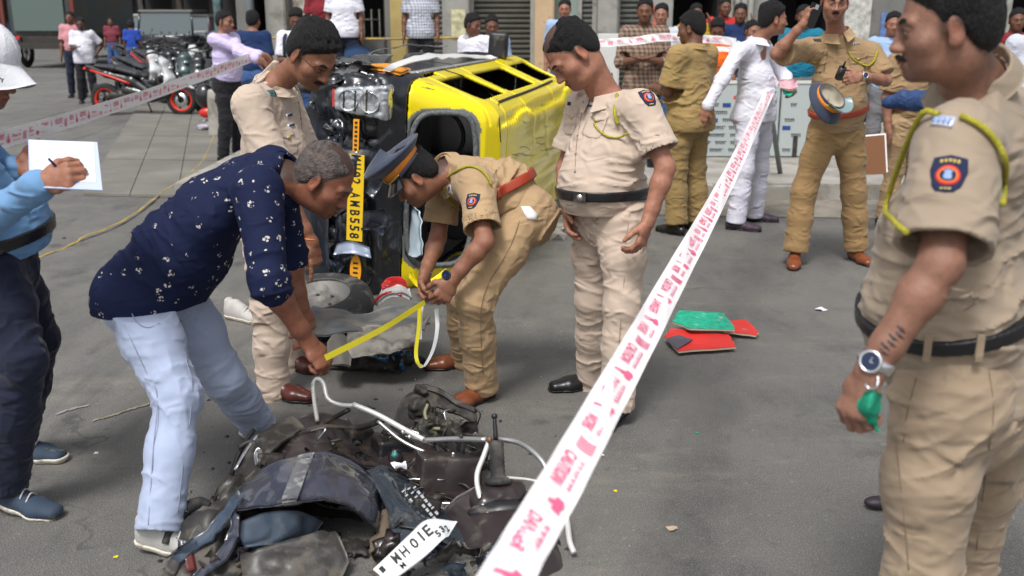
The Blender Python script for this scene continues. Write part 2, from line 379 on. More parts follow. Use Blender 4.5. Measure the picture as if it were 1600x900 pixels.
HEADS = {}
def place_head(S, C, Fm, fat=0, scale=1.0):
    if fat not in HEADS: HEADS[fat] = head_fn(fat)
    H = HEADS[fat]; C_ = f32(C); R_ = f32(Fm)
    S.add(lambda P: H.val(((P-C_)/scale) @ R_, .08)*scale, np.asarray(C)-.15*scale, np.asarray(C)+.15*scale, k=.0)
def hairline(y, recede=0):
    return np.interp(y, [-.13, -.095, -.06, -.03, -.005, .012, .03, .05, .07, .09], [-.075, -.075, -.062, -.02, .022, .0, .034, .05+recede*.5, .07+recede, .09+recede])
def make_hair(parent, C, Fm, scale, spec, h):
    S = Sdf(); C_ = f32(C); R_ = f32(Fm); th = spec.get('hair_t', .010); rec = spec.get('recede', 0); m = spec.get('hairmat', HAIR)
    def loc(P): return ((P-C_)/scale) @ R_
    def fn(P):
        q = loc(P); e = (np.sqrt((q[:, 0]/.077)**2+((q[:, 1]+.016)/.097)**2+((q[:, 2]-.034)/.087)**2)-1)*.080
        back = (np.sqrt((q[:, 0]/.066)**2+((q[:, 1]+.045)/.066)**2+((q[:, 2]+.01)/.075)**2)-1)*.066
        e = smin(e, back, .03); n = .55*noise3(q*np.array([70, 60, 40], np.float32))+.9*noise3(q*np.array([150, 26, 60], np.float32)+17); n2 = noise3(q*18)
        top = np.clip((q[:, 2]-.03)/.07, 0, 1); t = (th*(.35+.65*top)+.0045*n*(.4+top)+.006*n2*top)
        hl = hairline(q[:, 1], rec)+.006*noise3(q*45)+.004*noise3(q*130); up = np.clip((q[:, 2]-hl)/.024, 0, 1); t = t*up**.6-.0012*(1-up)
        return smax(e-t, (hl-q[:, 2])*.8, .003)*scale
    r = .15*scale; S.add(fn, np.asarray(C)-r, np.asarray(C)+r, k=0)
    if spec.get('bald'):     # thin crown
        S.add(lambda P: (np.sqrt(((loc(P)-f32((0, .025, .115)))**2/f32((.042**2, .075**2, .04**2))).sum(1))-1)*.04, np.asarray(C)-r, np.asarray(C)+r, k=.012, mode='s')
    def L(p): return np.asarray(C)+Fm @ (np.asarray(p, float)*scale)
    for s in ((-1, 1) if h < .0085 else ()):
        S.chain([L((s*.014, .0925, .021)), L((s*.03, .0885, .0265)), L((s*.048, .074, .020))], [(.0042*scale, .0055*scale)]*3, k=.002)
    if spec.get('moustache'):
        mw = .0055*spec['moustache']
        for s in (-1, 1): S.chain([L((0, .101, -.0525)), L((s*.014, .0965, -.0545)), L((s*.026, .084, -.062))], [mw*scale, mw*scale, .003*scale], k=.004)
    sdf_obj('hair', S, h, m, parent)
def hand_sdf(S, w_, f, n, thumb, curl=.5, scale=1.0, spread=.06, fingers=None, thumb_in=.4, k=.005):
    """w_: wrist, f: towards the fingers, n: where the palm faces, thumb: side the thumb is on; five separate fingers"""
    f = nrm(f); n = nrm(np.asarray(n)-f*np.dot(n, f)); t = nrm(np.asarray(thumb)-f*np.dot(thumb, f)-n*np.dot(thumb, n)); s_ = scale
    w_ = np.asarray(w_, float)
    S.seg(w_-f*.01, w_+f*.045*s_, (.028*s_, .021*s_), (.037*s_, .0155*s_), lat=t, k=.02)
    S.seg(w_+f*.035*s_, w_+f*.086*s_-n*.002, (.036*s_, .0155*s_), (.041*s_, .0125*s_), lat=t, k=.012)
    S.ell(w_+f*.035*s_+t*.024*s_+n*.009, (.017*s_, .017*s_, .017*s_), k=.015)
    offs = [.030, .0105, -.0105, -.029]; ln = [.074, .083, .077, .060]; base = [.088, .093, .089, .081]; rr = [.0092, .0094, .0090, .0080]
    for i in range(4):
        c = curl if fingers is None else fingers[i]; c = (c*.9, c*1.15, c*.8) if not hasattr(c, '__len__') else c
        p = w_+f*base[i]*s_+t*offs[i]*s_; d0 = nrm(f+t*spread*(1.5-i)); ang = 0; pts = [p-f*.012*s_]
        pts.append(p)
        for j, fr in enumerate((.45, .31, .24)):
            ang += c[j]; d = nrm(d0*math.cos(ang)+n*math.sin(ang)); p = p+d*ln[i]*fr*s_; pts.append(p)
        r = rr[i]*s_; S.chain(pts, [r*1.12, r*1.15, r*1.03, r*.95, r*.82], k=k)
    p = w_+f*.022*s_+t*.026*s_+n*.006; d = nrm(t*.75+f*.75+n*.25*(1+thumb_in)); pts = [p]
    p = p+d*.040*s_; pts.append(p); d = nrm(d*.8+f*.45-t*.35*thumb_in+n*.5*thumb_in); p = p+d*.030*s_; pts.append(p)
    d = nrm(d+f*.2-t*.3*thumb_in+n*.35*thumb_in); p = p+d*.024*s_; pts.append(p)
    S.chain(pts, [.0125*s_, .0115*s_, .0105*s_, .0085*s_], k=.01)
def creases(lst, noise_amp=.0022, nf=7.0, all_amp=.0028, vert=0):
    """cloth relief: soft noise, faint slanting folds everywhere, and clusters of folds (centre, direction across the folds, width, height, reach)"""
    A1 = f32([[22, 6, 9], [-7, 20, 5], [-3, -2.0, 6.5]]); A2 = f32([[6, 4, 5], [4, 6, -5], [9, -8, 22]])
    def fn(P):
        d = noise3(P*nf)*noise_amp; wv = noise3(P*6+7)
        m = np.clip(.5+vert+1.6*noise3(P*3.1+50), 0, 1); w_ = wv[:, None]*.5
        rdg = lambda v: 1.7*np.exp(-np.abs(v)*8)-.45
        d -= all_amp*(rdg(noise3(P @ A1+w_))*m+rdg(noise3(P @ A2+w_+9))*(1-m))*np.clip(.55+noise3(P*4+80)*1.3, .1, 1)
        for c, dr, lam, amp, rad in lst:
            q = P-f32(c); r2 = (q*q).sum(1)/(rad*rad); sel = np.nonzero(r2 < 4)[0]
            if len(sel) == 0: continue
            dn = nrm(dr); e1 = nrm(np.cross(dn, A(.3, .5, .8))); e2 = np.cross(dn, e1); x = np.stack([q[sel] @ f32(dn)/lam*1.05, q[sel] @ f32(e1)/lam*.2, q[sel] @ f32(e2)/lam*.2], 1)
            x[:, 0] += wv[sel]*.5; nn_ = np.abs(noise3(x+13)); ww = 1.9*np.exp(-nn_*7.5)+.55*(1-3*nn_)-.35
            d[sel] -= amp*1.5*np.exp(-r2[sel])*ww
        return np.clip(d, -.016, .0085)
    return fn
def body_colors(C, Fm, scale, skin, stub, lips=True, rec=0):
    C_ = f32(C); R_ = f32(Fm); skin = np.asarray(skin, np.float32)
    def fn(P):
        q = ((P-C_)/scale) @ R_; c = np.tile(skin, (len(P), 1)); near = (np.abs(q) < .16).all(1)
        c *= (1+.12*noise3(P*23))[:, None]
        def blend(mask, col):
            m = (np.clip(mask, 0, 1)*near)[:, None]; c[:] = c*(1-m)+np.asarray(col, np.float32)*m
        el = lambda cx, cy, cz, rx, ry, rz, soft=.5: (1.0-np.sqrt(((q[:, 0]-cx)/rx)**2+((q[:, 1]-cy)/ry)**2+((q[:, 2]-cz)/rz)**2))/soft
        blend(el(0, .075, -.085, .068, .06, .045, .5)*stub, skin*np.array((.45, .48, .6)))
        blend(el(0, .12, -.034, .02, .03, .02)*.35, skin*np.array((1.15, .9, .85)))
        for s in (-1, 1):
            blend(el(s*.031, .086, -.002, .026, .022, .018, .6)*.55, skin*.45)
            blend(el(s*.085, -.01, -.006, .02, .03, .04, .6)*.4, skin*np.array((1.2, .8, .75)))
            blend(el(s*.031, .089, -.001, .0125, .012, .0048, .3), (.34, .29, .26))
            blend(el(s*.031, .090, -.001, .0062, .012, .0055, .3), (.02, .012, .01))
            blend(el(s*.030, .09, .0062, .019, .02, .0028, .4)*.9, (.02, .012, .01))
            blend(el(s*.031, .088, .024, .020, .02, .0045, .5)*.8, (.03, .018, .014))
        if lips: blend(el(0, .094, -.067, .022, .02, .012, .4), skin*np.array((.85, .55, .58)))
        # scalp under hair
        hz = q[:, 2]-hairline(q[:, 1], rec)+.006*noise3(q*160); m = np.clip((hz+.007)*70, 0, 1); sb = np.clip(1.2-np.abs(q[:, 1]-.014)/.012, 0, 1)*np.clip((q[:, 2]+.03)*60, 0, 1)*np.clip((.05-q[:, 2])*60, 0, 1)*(np.abs(q[:, 0]) > .045)*.8; m = (np.maximum(m, sb)*near)[:, None]*.85; c[:] = c*(1-m)+np.array((.035, .022, .018), np.float32)*m
        # under the ears, knuckles stay plain
        return np.clip(c, .004, .9)
    return fn
def person(name_label, J, st, group=None):
    """J: joints in world metres; st: style. One continuous body; hair, clothes and kit are children."""
    g = lambda k, d=None: st.get(k, d)
    h = g('h', .007); hb = g('hb', h*.62); k = J; nl = name_label
    base = (k['aL']+k['aR'])/2; base = A(base[0], base[1], g('basez', 0))
    root = empty('person', base, nl, 'person', group)
    Fm = frame(k['hf'], k['hu']); hs_ = g('hscale', 1.0); C = k['h']
    latS = nrm(k['sR']-k['sL']); latH = nrm(k['pR']-k['pL']); pel = (k['pL']+k['pR'])/2; sh = (k['sL']+k['sR'])/2
    neck = k['n']; spine = nrm(sh-pel); up0 = nrm(k.get('wst', pel+spine*.12)-pel)
    wst = k.get('wst', pel+spine*.13); W_ = g('W', 1.0); belly = g('belly', .0); chestd = g('chest', .115)*g('D', 1)
    fwd = nrm(np.cross(nrm(sh-pel), latS))*g('fs', 1)   # forward of the chest
    if np.dot(fwd, k['hf']) < 0 and not g('nofix'): fwd = -fwd
    hn = nrm(nrm(sh-pel)*.55+nrm(np.asarray(C)+Fm @ A(0, -.035, -.04)*hs_-neck))
    # ---- body
    B = Sdf(); place_head(B, C, Fm, g('fat', 0), hs_)
    nk = .054*(1+.12*g('fat', 0)); B.seg(C+Fm @ A(0, -.026, -.055)*hs_, neck-spine*.02, nk*.97, nk*1.1, k=.022)
    B.seg(neck-spine*.02, pel+spine*.05, (.09*W_, .06), (.10*W_, .06), lat=latS, latb=latH, k=.03)
    B.seg(k['sL'], k['sR'], .04, .04, k=.03)
    for s in 'LR':
        S_, E, Wr = k['s'+s], k['e'+s], k['w'+s]; ar = g('arm', 1.0)
        B.seg(S_, E, .042*ar, .038*ar, k=.02)
        mid = E+(Wr-E)*.28; B.chain([E, mid, E+(Wr-E)*.75, Wr], [.036*ar, .0385*ar, .0285*ar, .0245*ar], k=.02)
        if s in g('hands', 'LR'):
            hd = g('hand'+s, {}); f = hd.get('f', nrm(Wr-E)); n = hd.get('n', -fwd); t = hd.get('t', fwd)
            hand_sdf(B, Wr, f, n, t, hd.get('curl', .45), hd.get('s', 1.0), fingers=hd.get('fingers'), thumb_in=hd.get('ti', .4), spread=hd.get('sp', .06))
        if g('barefeet') or g('fullbody', True):
            B.chain([k['p'+s], k['k'+s], k['a'+s]], [.05, .04, .036], k=.02)
    skin = g('skin', SK)
    sdf_obj('body', B, hb, SKIN, root, body_colors(C, Fm, hs_, skin, g('stub', .5), True, g('recede', 0)))
    if g('hair', True): make_hair(root, C, Fm, hs_, st, max(hb*.9, .0028))
    # ---- shirt
    sc_ = g('shirtmat'); S = Sdf(); tucked = g('tucked', True)
    low = pel+spine*.02 if tucked else pel-nrm(wst-pel)*g('drop', .09)
    dB, dC = g('dbelly', .115)+belly*.5, chestd; bf = fwd*belly*.55
    hp_ = fwd*g('hump', 0); ch = pel+(sh-pel)*.62+fwd*g('chf', .012)-hp_; up_ = pel+(sh-pel)*.90-hp_*.45; mid = pel+(sh-pel)*.33-hp_*.8
    wW = g('waistw', .155)*W_; cW = g('chestw', .172)*W_; off = 0 if tucked else .018
    S.chain([low, wst+bf*.6, mid+bf, ch+bf*.35, up_], [(wW+off, dB+off), (wW+.006+off, dB+.004), (wW+.012, dB+.01), (cW, dC+.005), (cW*.93, dC*.80)], [latH, latH, latH*.6+latS*.4, latS, latS], k=.05)
    hup0 = nrm(wst-pel)
    if not tucked:
        hfw = nrm(np.cross(hup0, latH)); hfw = hfw if np.dot(hfw, fwd) > 0 else -hfw
        for s in 'LR': S.ell(k['p'+s]-hfw*.03-hup0*.02+(pel-k['p'+s])*.12, (.116, .128, .13), frame(hfw, hup0), k=.06)
        S.ell(pel+hfw*.05, (wW+.01, .10, .12), frame(hfw, hup0), k=.06)
    if belly: S.ell(mid+bf*1.1-spine*.02, (wW*.93, belly*.6+.09, .15), frame(fwd, spine), k=.06)
    S.seg(k['sL']+latS*.01, k['sR']-latS*.01, g('shr', .058), g('shr', .058), k=.07)
    S.seg(up_, neck-hn*.01, (.10*W_, .07), (.064, .064), lat=latS, k=.06)
    for s in 'LR': S.seg(neck-hn*.035, k['s'+s]+hn*.004+(neck-k['s'+s])*.15, .05, .052, k=.05)
    long_ = g('sleeve', 'short'); slr = g('slr', .066)*g('arm', 1.0)*.98; cl = []
    for s in 'LR':
        S_, E, Wr = k['s'+s], k['e'+s], k['w'+s]; d = nrm(E-S_)
        if long_ == 'short':
            fr = g('slen', .82); end = S_+(E-S_)*fr; er = slr*g('slend', 1.12)
            S.seg(S_, end+d*.04, slr*.98, er, k=.05)
            S.cutloc(end, d, .125, 0)
            if h <= .0075:
                S.seg(end-d*.03, end+d*.06, er-.016, er-.0125, k=0, mode='s')
            cl.append((S_+(E-S_)*.45, d+spine*.4, .045, .0035, .09))
        elif long_ == 'rolled' or long_ == 'long':
            fr = g('cufffr', .93) if long_ == 'long' else g('cufffr', .25); end = E+(Wr-E)*fr; d2 = nrm(Wr-E); r2 = .047*g('arm', 1) if long_ == 'long' else .056*g('arm', 1)
            S.chain([S_, E, end+d2*.03], [slr*1.05, .058*g('arm', 1), r2*.92 if long_ == 'long' else r2], k=.03); S.cutloc(end, d2, .10, 0)
            S.seg(end-d2*.03, end-d2*.004, r2+.004, r2+.005, k=.004)
            cl += [(E, nrm(E-S_+(Wr-E)), .03, .005, .085), (S_+(E-S_)*.5, d, .05, .003, .1)]
        # folds running out of the armpit
        cl.append((S_-spine*.1+(sh-S_)*.25, nrm(spine*.8+(S_-sh)*2), .035, .004, .10))
    cl += [(wst+spine*.03+fwd*.1, spine+latS*.25, .034, .005, .13), (wst+spine*.03-fwd*.1, spine-latS*.2, .036, .006, .14), (wst+latH*.13, spine+fwd*.2, .034, .0055, .12), (wst-latH*.13, spine-fwd*.2, .034, .0055, .12), (mid-fwd*.1, spine+latS*.5, .055, .004, .16)]
    cl += g('folds', [])
    ca = g('crease', 1.0)
    if ca: S.disp(creases([(a, b, c, d*ca, e) for a, b, c, d, e in cl], .0025))
    hem = g('hem'); S.cut(hem[0] if hem else low, hem[1] if hem else -nrm(wst-pel))
    S.cutloc(neck+hn*.012, hn, .15, .004)
    if h <= .0075: S.seg(neck-hn*.03, neck+hn*.08, nk*1.12+.004, nk*1.15+.006, k=0, mode='s')
    shirt = sdf_obj('shirt', S, h, sc_, root)
    if not tucked:
        pass
    # ---- collar
    if g('collar', True):
        cm = g('collarmat', sc_); nr = nk*1.12+.012; a3 = frame(fwd, hn); q = neck-hn*.002; rows = [[], [], [], [], []]
        for t in np.linspace(-1, 1, 13):
            a = math.pi+t*R(168); fr = max(0, (abs(t)-.45)/.55); ca_, sa_ = math.cos(a), math.sin(a); dz = -.016*fr+.006*(1-fr)
            for i, (dr, z) in enumerate([(0, -.012), (.002, .016), (.006, .021), (.015, .004-.006*fr), (.026+.012*fr, -.020-.020*fr)]):
                rr_ = nr+dr; rows[i].append(q+a3 @ A(sa_*rr_*1.04, ca_*rr_, z+dz))
        sheet('collar', rows, cm, root, .004, 3)
    # ---- trousers
    T = Sdf(); bt = g('buttock', .105); th = g('thigh', .094)*g('leg', 1); kn = g('knee', .078)*g('leg', 1); an = g('ankle', .070)*g('leg', 1)
    hup = nrm(wst-pel); hf_ = nrm(np.cross(hup, latH)); hf_ = hf_ if np.dot(hf_, fwd) > 0 else -hf_; k['hfwd'] = hf_
    T.seg(wst+hup*.03+bf*.3, pel-hup*.03, (wW-.004, dB-.006), (wW+.012, g('hipd', .122)), lat=latH, k=.03)
    tl = []
    for s in 'LR':
        p_, kk, a_ = k['p'+s], k['k'+s], k['a'+s]; d1 = nrm(kk-p_); d2 = nrm(a_-kk); inw = (pel-p_)*.12
        T.chain([p_+inw, p_+(kk-p_)*.45, kk, kk+(a_-kk)*.45, a_+d2*.05], [th*1.02, th*.93, kn, (kn+an)/2*1.03, an*1.08], k=.04)
        T.ell(p_-hf_*.035-hup*.02+inw, (bt*.85, bt*.9, bt), frame(hf_, hup), k=.06)
        T.cutloc(a_+d2*g('hemd', .015), d2, .115, 0)
        if h <= .0075: T.seg(a_-d2*.04, a_+d2*.1, an*.85, an-.006, k=0, mode='s')
        bend = np.cross(d1, d2); kf = hf_
        tl += [(kk-kf*.05, d2+kf*.35, .034, .0042, .09), (kk+kf*.02, d2-kf*.9+latH*.3, .05, .0040, .13), (a_-d2*.03, d2+kf*.5, .034, .0046, .08), (p_-hup*.05+kf*.06, hup*.8+latH*(.5 if s == 'L' else -.5), .032, .0055, .11), (p_-hup*.12-kf*.07, hup+kf*.4, .036, .006, .12), (p_+(kk-p_)*.6, d1+kf*.5, .07, .0035, .14), (kk+(a_-kk)*.5, d2-kf*.3, .06, .0035, .14)]
    tl += g('tfolds', [])
    if ca: T.disp(creases([(a, b, c, d*ca, e) for a, b, c, d, e in tl], .0018, 7.0, .0034*g('tall', 1), .55))
    ct = wst+hup*.0 if tucked else wst
    if not tucked:
        hq, hn_ = (f32(hem[0]), f32(nrm(hem[1]))) if hem else (f32(low), f32(-nrm(wst-pel))); S1 = S
        def inside(P):
            r = np.full(len(P), -1, np.float32); sel = np.nonzero(((P-hq) @ hn_ < -.012) & ((P-hq) @ hn_ > -.4))[0]
            if len(sel): r[sel] = S1.val(P[sel], .08)+.008
            return r
        T.add(inside, None, None, mode='i')
    T.cut(ct+hup*.02, hup)
    trousers = sdf_obj('trousers', T, h, g('trmat'), root)
    # ---- belt
    if tucked and g('belt') is not None:
        Bt = Sdf(); bc = wst+hup*.004; bh = g('belth', .021); S0 = Sdf(); S0.p = [x for x in S.p if x[4] != 'd']; T0 = Sdf(); T0.p = [x for x in T.p if x[4] != 'd']
        Bt.add(lambda P: np.minimum(S0.val(P, .05), T0.val(P, .05))-.0105, bc-.26, bc+.26, k=0); Bt.cut(bc+hup*bh, hup); Bt.cut(bc-hup*bh, -hup)
        Bt.add(lambda P: np.sqrt((((P-f32(bc)) @ f32(frame(hf_, hup)))**2/f32((.27*W_, .24, 1))**2).sum(1))-1, bc-.5, bc+.5, mode='i')
        bo = sdf_obj('belt', Bt, h*.8, g('belt'), root)
        if g('buckle'):
            fp = bc+hf_*(dB+.022+belly*.14); Mx = frame(hf_, hup)
            multi('buckle', [box_vf(fp, (.062, .008, .040), Mx), box_vf(fp+hf_*.004, (.034, .006, .020), Mx)], g('buckle'), bo, False)
    # ---- shoes
    if g('shoes', True):
        for s in 'LR':
            if s in g('noshoe', ''): continue
            make_shoe(root, k['a'+s], k.get('t'+s), k['hfwd'], g('shoekind', 'derby'), g('shoemat', BLACKLEATHER), max(min(h, .008), .0045), k.get('ground'+s, base[2]))
    st['_'] = dict(root=root, shirt=shirt, trousers=trousers, fwd=fwd, spine=spine, latS=latS, latH=latH, C=C, Fm=Fm, hs=hs_, wst=wst, pel=pel, sh=sh)
    return st['_']
SOLEMAT = mat('pale_sole', (.62, .58, .5), .7, dirt=(.3, .27, .22), dirtscale=20, dirtlo=.55)
def make_shoe(root, an, toe, hf, kind, m, h, gz=0):
    """an: ankle; toe: point the toe aims at"""
    if toe is None: toe = an+A(hf[0], hf[1], 0)*.2
    d = nrm(A(toe[0]-an[0], toe[1]-an[1], 0)); pz = toe[2]-an[2] if False else 0
    heel_up = max(0, an[2]-gz-.095); L = .27; up = A(0, 0, 1); side = np.cross(d, up)
    hp = an-d*.055; hp = A(hp[0], hp[1], gz+.038+heel_up*.9); ball = an+d*.115; ball = A(ball[0], ball[1], gz+.030); tp = an+d*.185; tp = A(tp[0], tp[1], gz+.026)
    S = Sdf(); S.chain([hp, (hp+ball)/2+A(0, 0, .008), ball, tp], [(.034, .036), (.037, .042), (.047, .033), (.037, .024)], [side]*4, k=.02)
    S.seg(A(an[0], an[1], gz+.075+heel_up*.95)-d*.012, (hp+ball)/2+A(0, 0, .03), (.037, .045), (.034, .034), lat=side, k=.02)
    if kind == 'sneaker': S.seg(hp+A(0, 0, .03), hp+A(0, 0, .065)-d*.004, (.035, .03), (.032, .022), lat=side, k=.02)
    # ground plane tilts when the heel is lifted
    bn = nrm(np.cross(side, nrm(ball-hp)));
    if bn[2] < 0: bn = -bn
    floor_p = (hp-bn*.036) if heel_up > .01 else A(0, 0, gz+.001)
    S.cut(floor_p, -bn if heel_up > .01 else A(0, 0, -1))
    o = sdf_obj('shoe', S, h, m, root)
    if kind == 'sneaker' and h < .0075:
        lc = []
        for i in range(4):
            m_ = ball*(.25+.2*i)+(A(an[0], an[1], gz+.03+heel_up*.9)-d*.0)*(.75-.2*i); lc.append(tube_vf([m_+side*sg*.030*1+A(0, 0, .030+.004*(3-i)) if sg else m_+A(0, 0, .050+.007*(3-i)) for sg in (-1, 0, 1)], .0032, 5, 4))
        multi('laces', lc, MATS['cloth_laces'] if 'cloth_laces' in MATS else cloth('laces', (.5, .5, .48)), o)
    T = Sdf(); thk = .024 if kind == 'sneaker' else .013
    T.chain([hp, (hp+ball)/2, ball, tp], [(.040, .045), (.040, .045), (.051, .040), (.043, .033)], [side]*4, k=.02)
    fp = floor_p; n_ = bn if heel_up > .01 else up
    T.cut(fp+n_*thk, n_); T.cut(fp, -n_)
    sdf_obj('sole', T, h*.8, SOLEMAT if kind == 'sneaker' else BLACKLEATHER, o)
# ---- kit laid on cloth: cast onto the finished garment
def bvh_of(o):
    me = o.data; n = len(me.vertices); V = np.empty(n*3, np.float32); me.vertices.foreach_get('co', V)
    return BVHTree.FromPolygons(V.reshape(-1, 3).tolist(), [tuple(p.vertices) for p in me.polygons])
def cast(bv, px, py):
    d = Vector(ray(px, py)); loc, n, i, t = bv.ray_cast(Vector((0, 0, CAMZ)), d.normalized())
    if loc is None: return None, None
    n = np.array(n); return np.array(loc), (n if np.dot(n, np.array(d)) < 0 else -n)
def on_cloth(bv, p, n, x, y, off):
    q = p+n*.06+x; loc, nn, i, t = bv.ray_cast(Vector(q+y), Vector(-n), .16)
    if loc is None: return p+x+y+n*off
    nn = np.array(nn); return np.array(loc)+(nn if np.dot(nn, n) > 0 else -nn)*off
def patch(name, bv, p, n, up, outline, mat_, parent, off=.002, th=.0015, res=5):
    """a cloth badge: filled outline (in metres) following the cloth under it"""
    up = nrm(np.asarray(up)-n*np.dot(up, n)); rt = np.cross(up, n); c = np.mean(outline, 0); V = []; F = []; m = len(outline)
    for r in range(1, res+1):
        for x, y in outline:
            a, b = c+(np.array([x, y])-c)*r/res; V.append(on_cloth(bv, p, n, rt*a, up*b, off))
    V.append(on_cloth(bv, p, n, rt*c[0], up*c[1], off)); ci = len(V)-1
    for i in range(m): F.append((ci, i, (i+1) % m))
    for r in range(res-1):
        for i in range(m): F.append((r*m+i, (r+1)*m+i, (r+1)*m+(i+1) % m, r*m+(i+1) % m))
    o_ = len(V); V += [v-n*(off+th) for v in V[(res-1)*m:res*m]]
    for i in range(m): F.append(((res-1)*m+i, o_+i, o_+(i+1) % m, (res-1)*m+(i+1) % m))
    return mesh_np(name, V, F, mat_, parent, True)
def circ(r, n=20, cx=0, cy=0, ry=None): return [(cx+r*math.cos(2*math.pi*i/n), cy+(ry or r)*math.sin(2*math.pi*i/n)) for i in range(n)]
def rect(w_, h_, cx=0, cy=0): return [(cx-w_/2, cy-h_/2), (cx, cy-h_/2), (cx+w_/2, cy-h_/2), (cx+w_/2, cy), (cx+w_/2, cy+h_/2), (cx, cy+h_/2), (cx-w_/2, cy+h_/2), (cx-w_/2, cy)]
NAVYP = mat('badge_navy', (.012, .02, .07), .8, bump=.6, bscale=500); REDP = mat('badge_red', (.62, .03, .02), .8); ORP = mat('badge_orange', (.75, .2, .03), .8); BLUEP = mat('badge_blue', (.25, .35, .62), .8); GOLD = mat('badge_gold', (.55, .42, .1), .6)
CORDM = CORD
def arm_badge(bv, px, py, parent, up, s=1.0):
    p, n = cast(bv, px, py)
    if p is None: return
    sh_ = [(-.030, .040), (0, .045), (.030, .040), (.034, .012), (.026, -.022), (.017, -.036), (0, -.038), (-.017, -.036), (-.026, -.022), (-.034, .012)]
    b = patch('arm_badge', bv, p, n, up, [(x*s, y*s) for x, y in sh_], NAVYP, parent, .002)
    patch('badge_ring', bv, p, n, up, circ(.022*s), REDP, b, .0035); patch('badge_ring', bv, p, n, up, circ(.018*s), ORP, b, .0045)
    patch('badge_centre', bv, p, n, up, circ(.0145*s), NAVYP, b, .0055)
    patch('badge_emblem', bv, p, n, up, [(x*s, y*s) for x, y in [(-.006, -.010), (.006, -.010), (.008, -.002), (.005, .003), (.008, .009), (0, .012), (-.008, .009), (-.005, .003), (-.008, -.002)]], BLUEP, b, .0065)
    up_ = nrm(np.asarray(up)-n*np.dot(up, n)); rt = np.cross(up_, n)
    for i in range(5): patch('badge_letter', bv, p, n, up, rect(.005*s, .006*s, (i-2)*.0075*s, .032*s-abs(i-2)*.001), GOLD, b, .0035, res=1)
    for i in range(3): patch('badge_letter', bv, p, n, up, rect(.005*s, .004*s, (i-1)*.007*s, -.030*s), GOLD, b, .0035, res=1)
def cord_on(bv, pix, parent, r=.0055, lift=.004, name='lanyard'):
    pts = []
    for px, py in pix:
        p, n = cast(bv, px, py)
        if p is not None: pts.append(p+n*(r*.6+lift))
    if len(pts) > 2: tube(name, pts, r, CORD, parent, 8, 5)
# ------------------------------------------------------------------ ground
def nodes_mat(name):
    m = bpy.data.materials.new(name); m.use_nodes = True; n = m.node_tree; b = n.nodes['Principled BSDF']; tc = n.nodes.new('ShaderNodeTexCoord')
    def nz(s, d=6, st=None, r=.6, dist=0):
        t = n.nodes.new('ShaderNodeTexNoise'); t.inputs['Scale'].default_value = s; t.inputs['Detail'].default_value = d; t.inputs['Roughness'].default_value = r; t.inputs['Distortion'].default_value = dist
        mp = n.nodes.new('ShaderNodeMapping'); n.links.new(tc.outputs['Object'], mp.inputs[0]); mp.inputs['Scale'].default_value = st or (1, 1, 1); n.links.new(mp.outputs[0], t.inputs[0]); return t.outputs[0]
    def mr(v, a, b_, c=0, d=1):
        r = n.nodes.new('ShaderNodeMapRange'); n.links.new(v, r.inputs[0]); r.inputs[1].default_value = a; r.inputs[2].default_value = b_; r.inputs[3].default_value = c; r.inputs[4].default_value = d; return r.outputs[0]
    return m, n, b, tc, nz, mr
def crack(n, tc, scale, width):
    w_ = n.nodes.new('ShaderNodeTexNoise'); w_.inputs['Scale'].default_value = 3; w_.inputs['Detail'].default_value = 8; n.links.new(tc.outputs['Object'], w_.inputs[0])
    a = n.nodes.new('ShaderNodeVectorMath'); a.operation = 'MULTIPLY_ADD'; n.links.new(w_.outputs[1], a.inputs[0]); a.inputs[1].default_value = (.5,)*3; n.links.new(tc.outputs['Object'], a.inputs[2])
    v = n.nodes.new('ShaderNodeTexVoronoi'); v.feature = 'DISTANCE_TO_EDGE'; v.inputs['Scale'].default_value = scale; n.links.new(a.outputs[0], v.inputs[0]); return mth(n, 'LESS_THAN', v.outputs['Distance'], width)
def ground_mat():
    m, n, b, tc, nz, mr = nodes_mat('asphalt')
    base = mixc(n, mr(nz(.55, 4), .35, .65), (.100, .099, .095), (.146, .141, .130))
    base = mixc(n, mr(nz(2.2, 9, (1, .5, 1), .7), .49, .66, 0, .9), base, (.068, .068, .067))
    base = mixc(n, mr(nz(1.3, 10, (.6, 1.7, 1), .75), .54, .66, 0, .6), base, (.22, .20, .17))
    base = mixc(n, mr(nz(9, 8, None, .7), .58, .66, 0, .55), base, (.062, .064, .066))
    base = mixc(n, mr(nz(26, 6, None, .7), .60, .66, 0, .5), base, (.24, .23, .20))
    base = mixc(n, mr(nz(230, 2), .55, .62, 0, .6), base, (.34, .33, .30))
    base = mixc(n, mr(nz(200, 2, (1.1, 1, 1)), .42, .34, 0, .7), base, (.04, .04, .042))
    base = mixc(n, mr(nz(.8, 5, (2.5, .35, 1), .6, 1.5), .58, .68, 0, .45), base, (.055, .056, .058))
    base = mixc(n, mr(nz(1.9, 4, None, .5), .66, .72, 0, .6), base, (.042, .041, .04))
    cr = mth(n, 'MULTIPLY', crack(n, tc, .42, .0035), mr(nz(.9, 3), .54, .6)); base = mixc(n, mth(n, 'MULTIPLY', cr, .45), base, (.035, .033, .03))
    n.links.new(base, b.inputs['Base Color']); n.links.new(mr(nz(2.2), .35, .7, .62, .92), b.inputs['Roughness'])
    u = n.nodes.new('ShaderNodeBump'); u.inputs['Strength'].default_value = .7; u.inputs['Distance'].default_value = .006; n.links.new(nz(150, 3), u.inputs['Height']); n.links.new(u.outputs[0], b.inputs['Normal'])
    return m
gm = ground_mat()
bm = bmesh.new(); bmesh.ops.create_grid(bm, x_segments=30, y_segments=40, size=1, matrix=Matrix.Translation((0, 55, 0)) @ Matrix.Diagonal((90, 80, 1, 1)))
gr = tag(bm_obj('road', bm, gm, None, True), kind='structure')
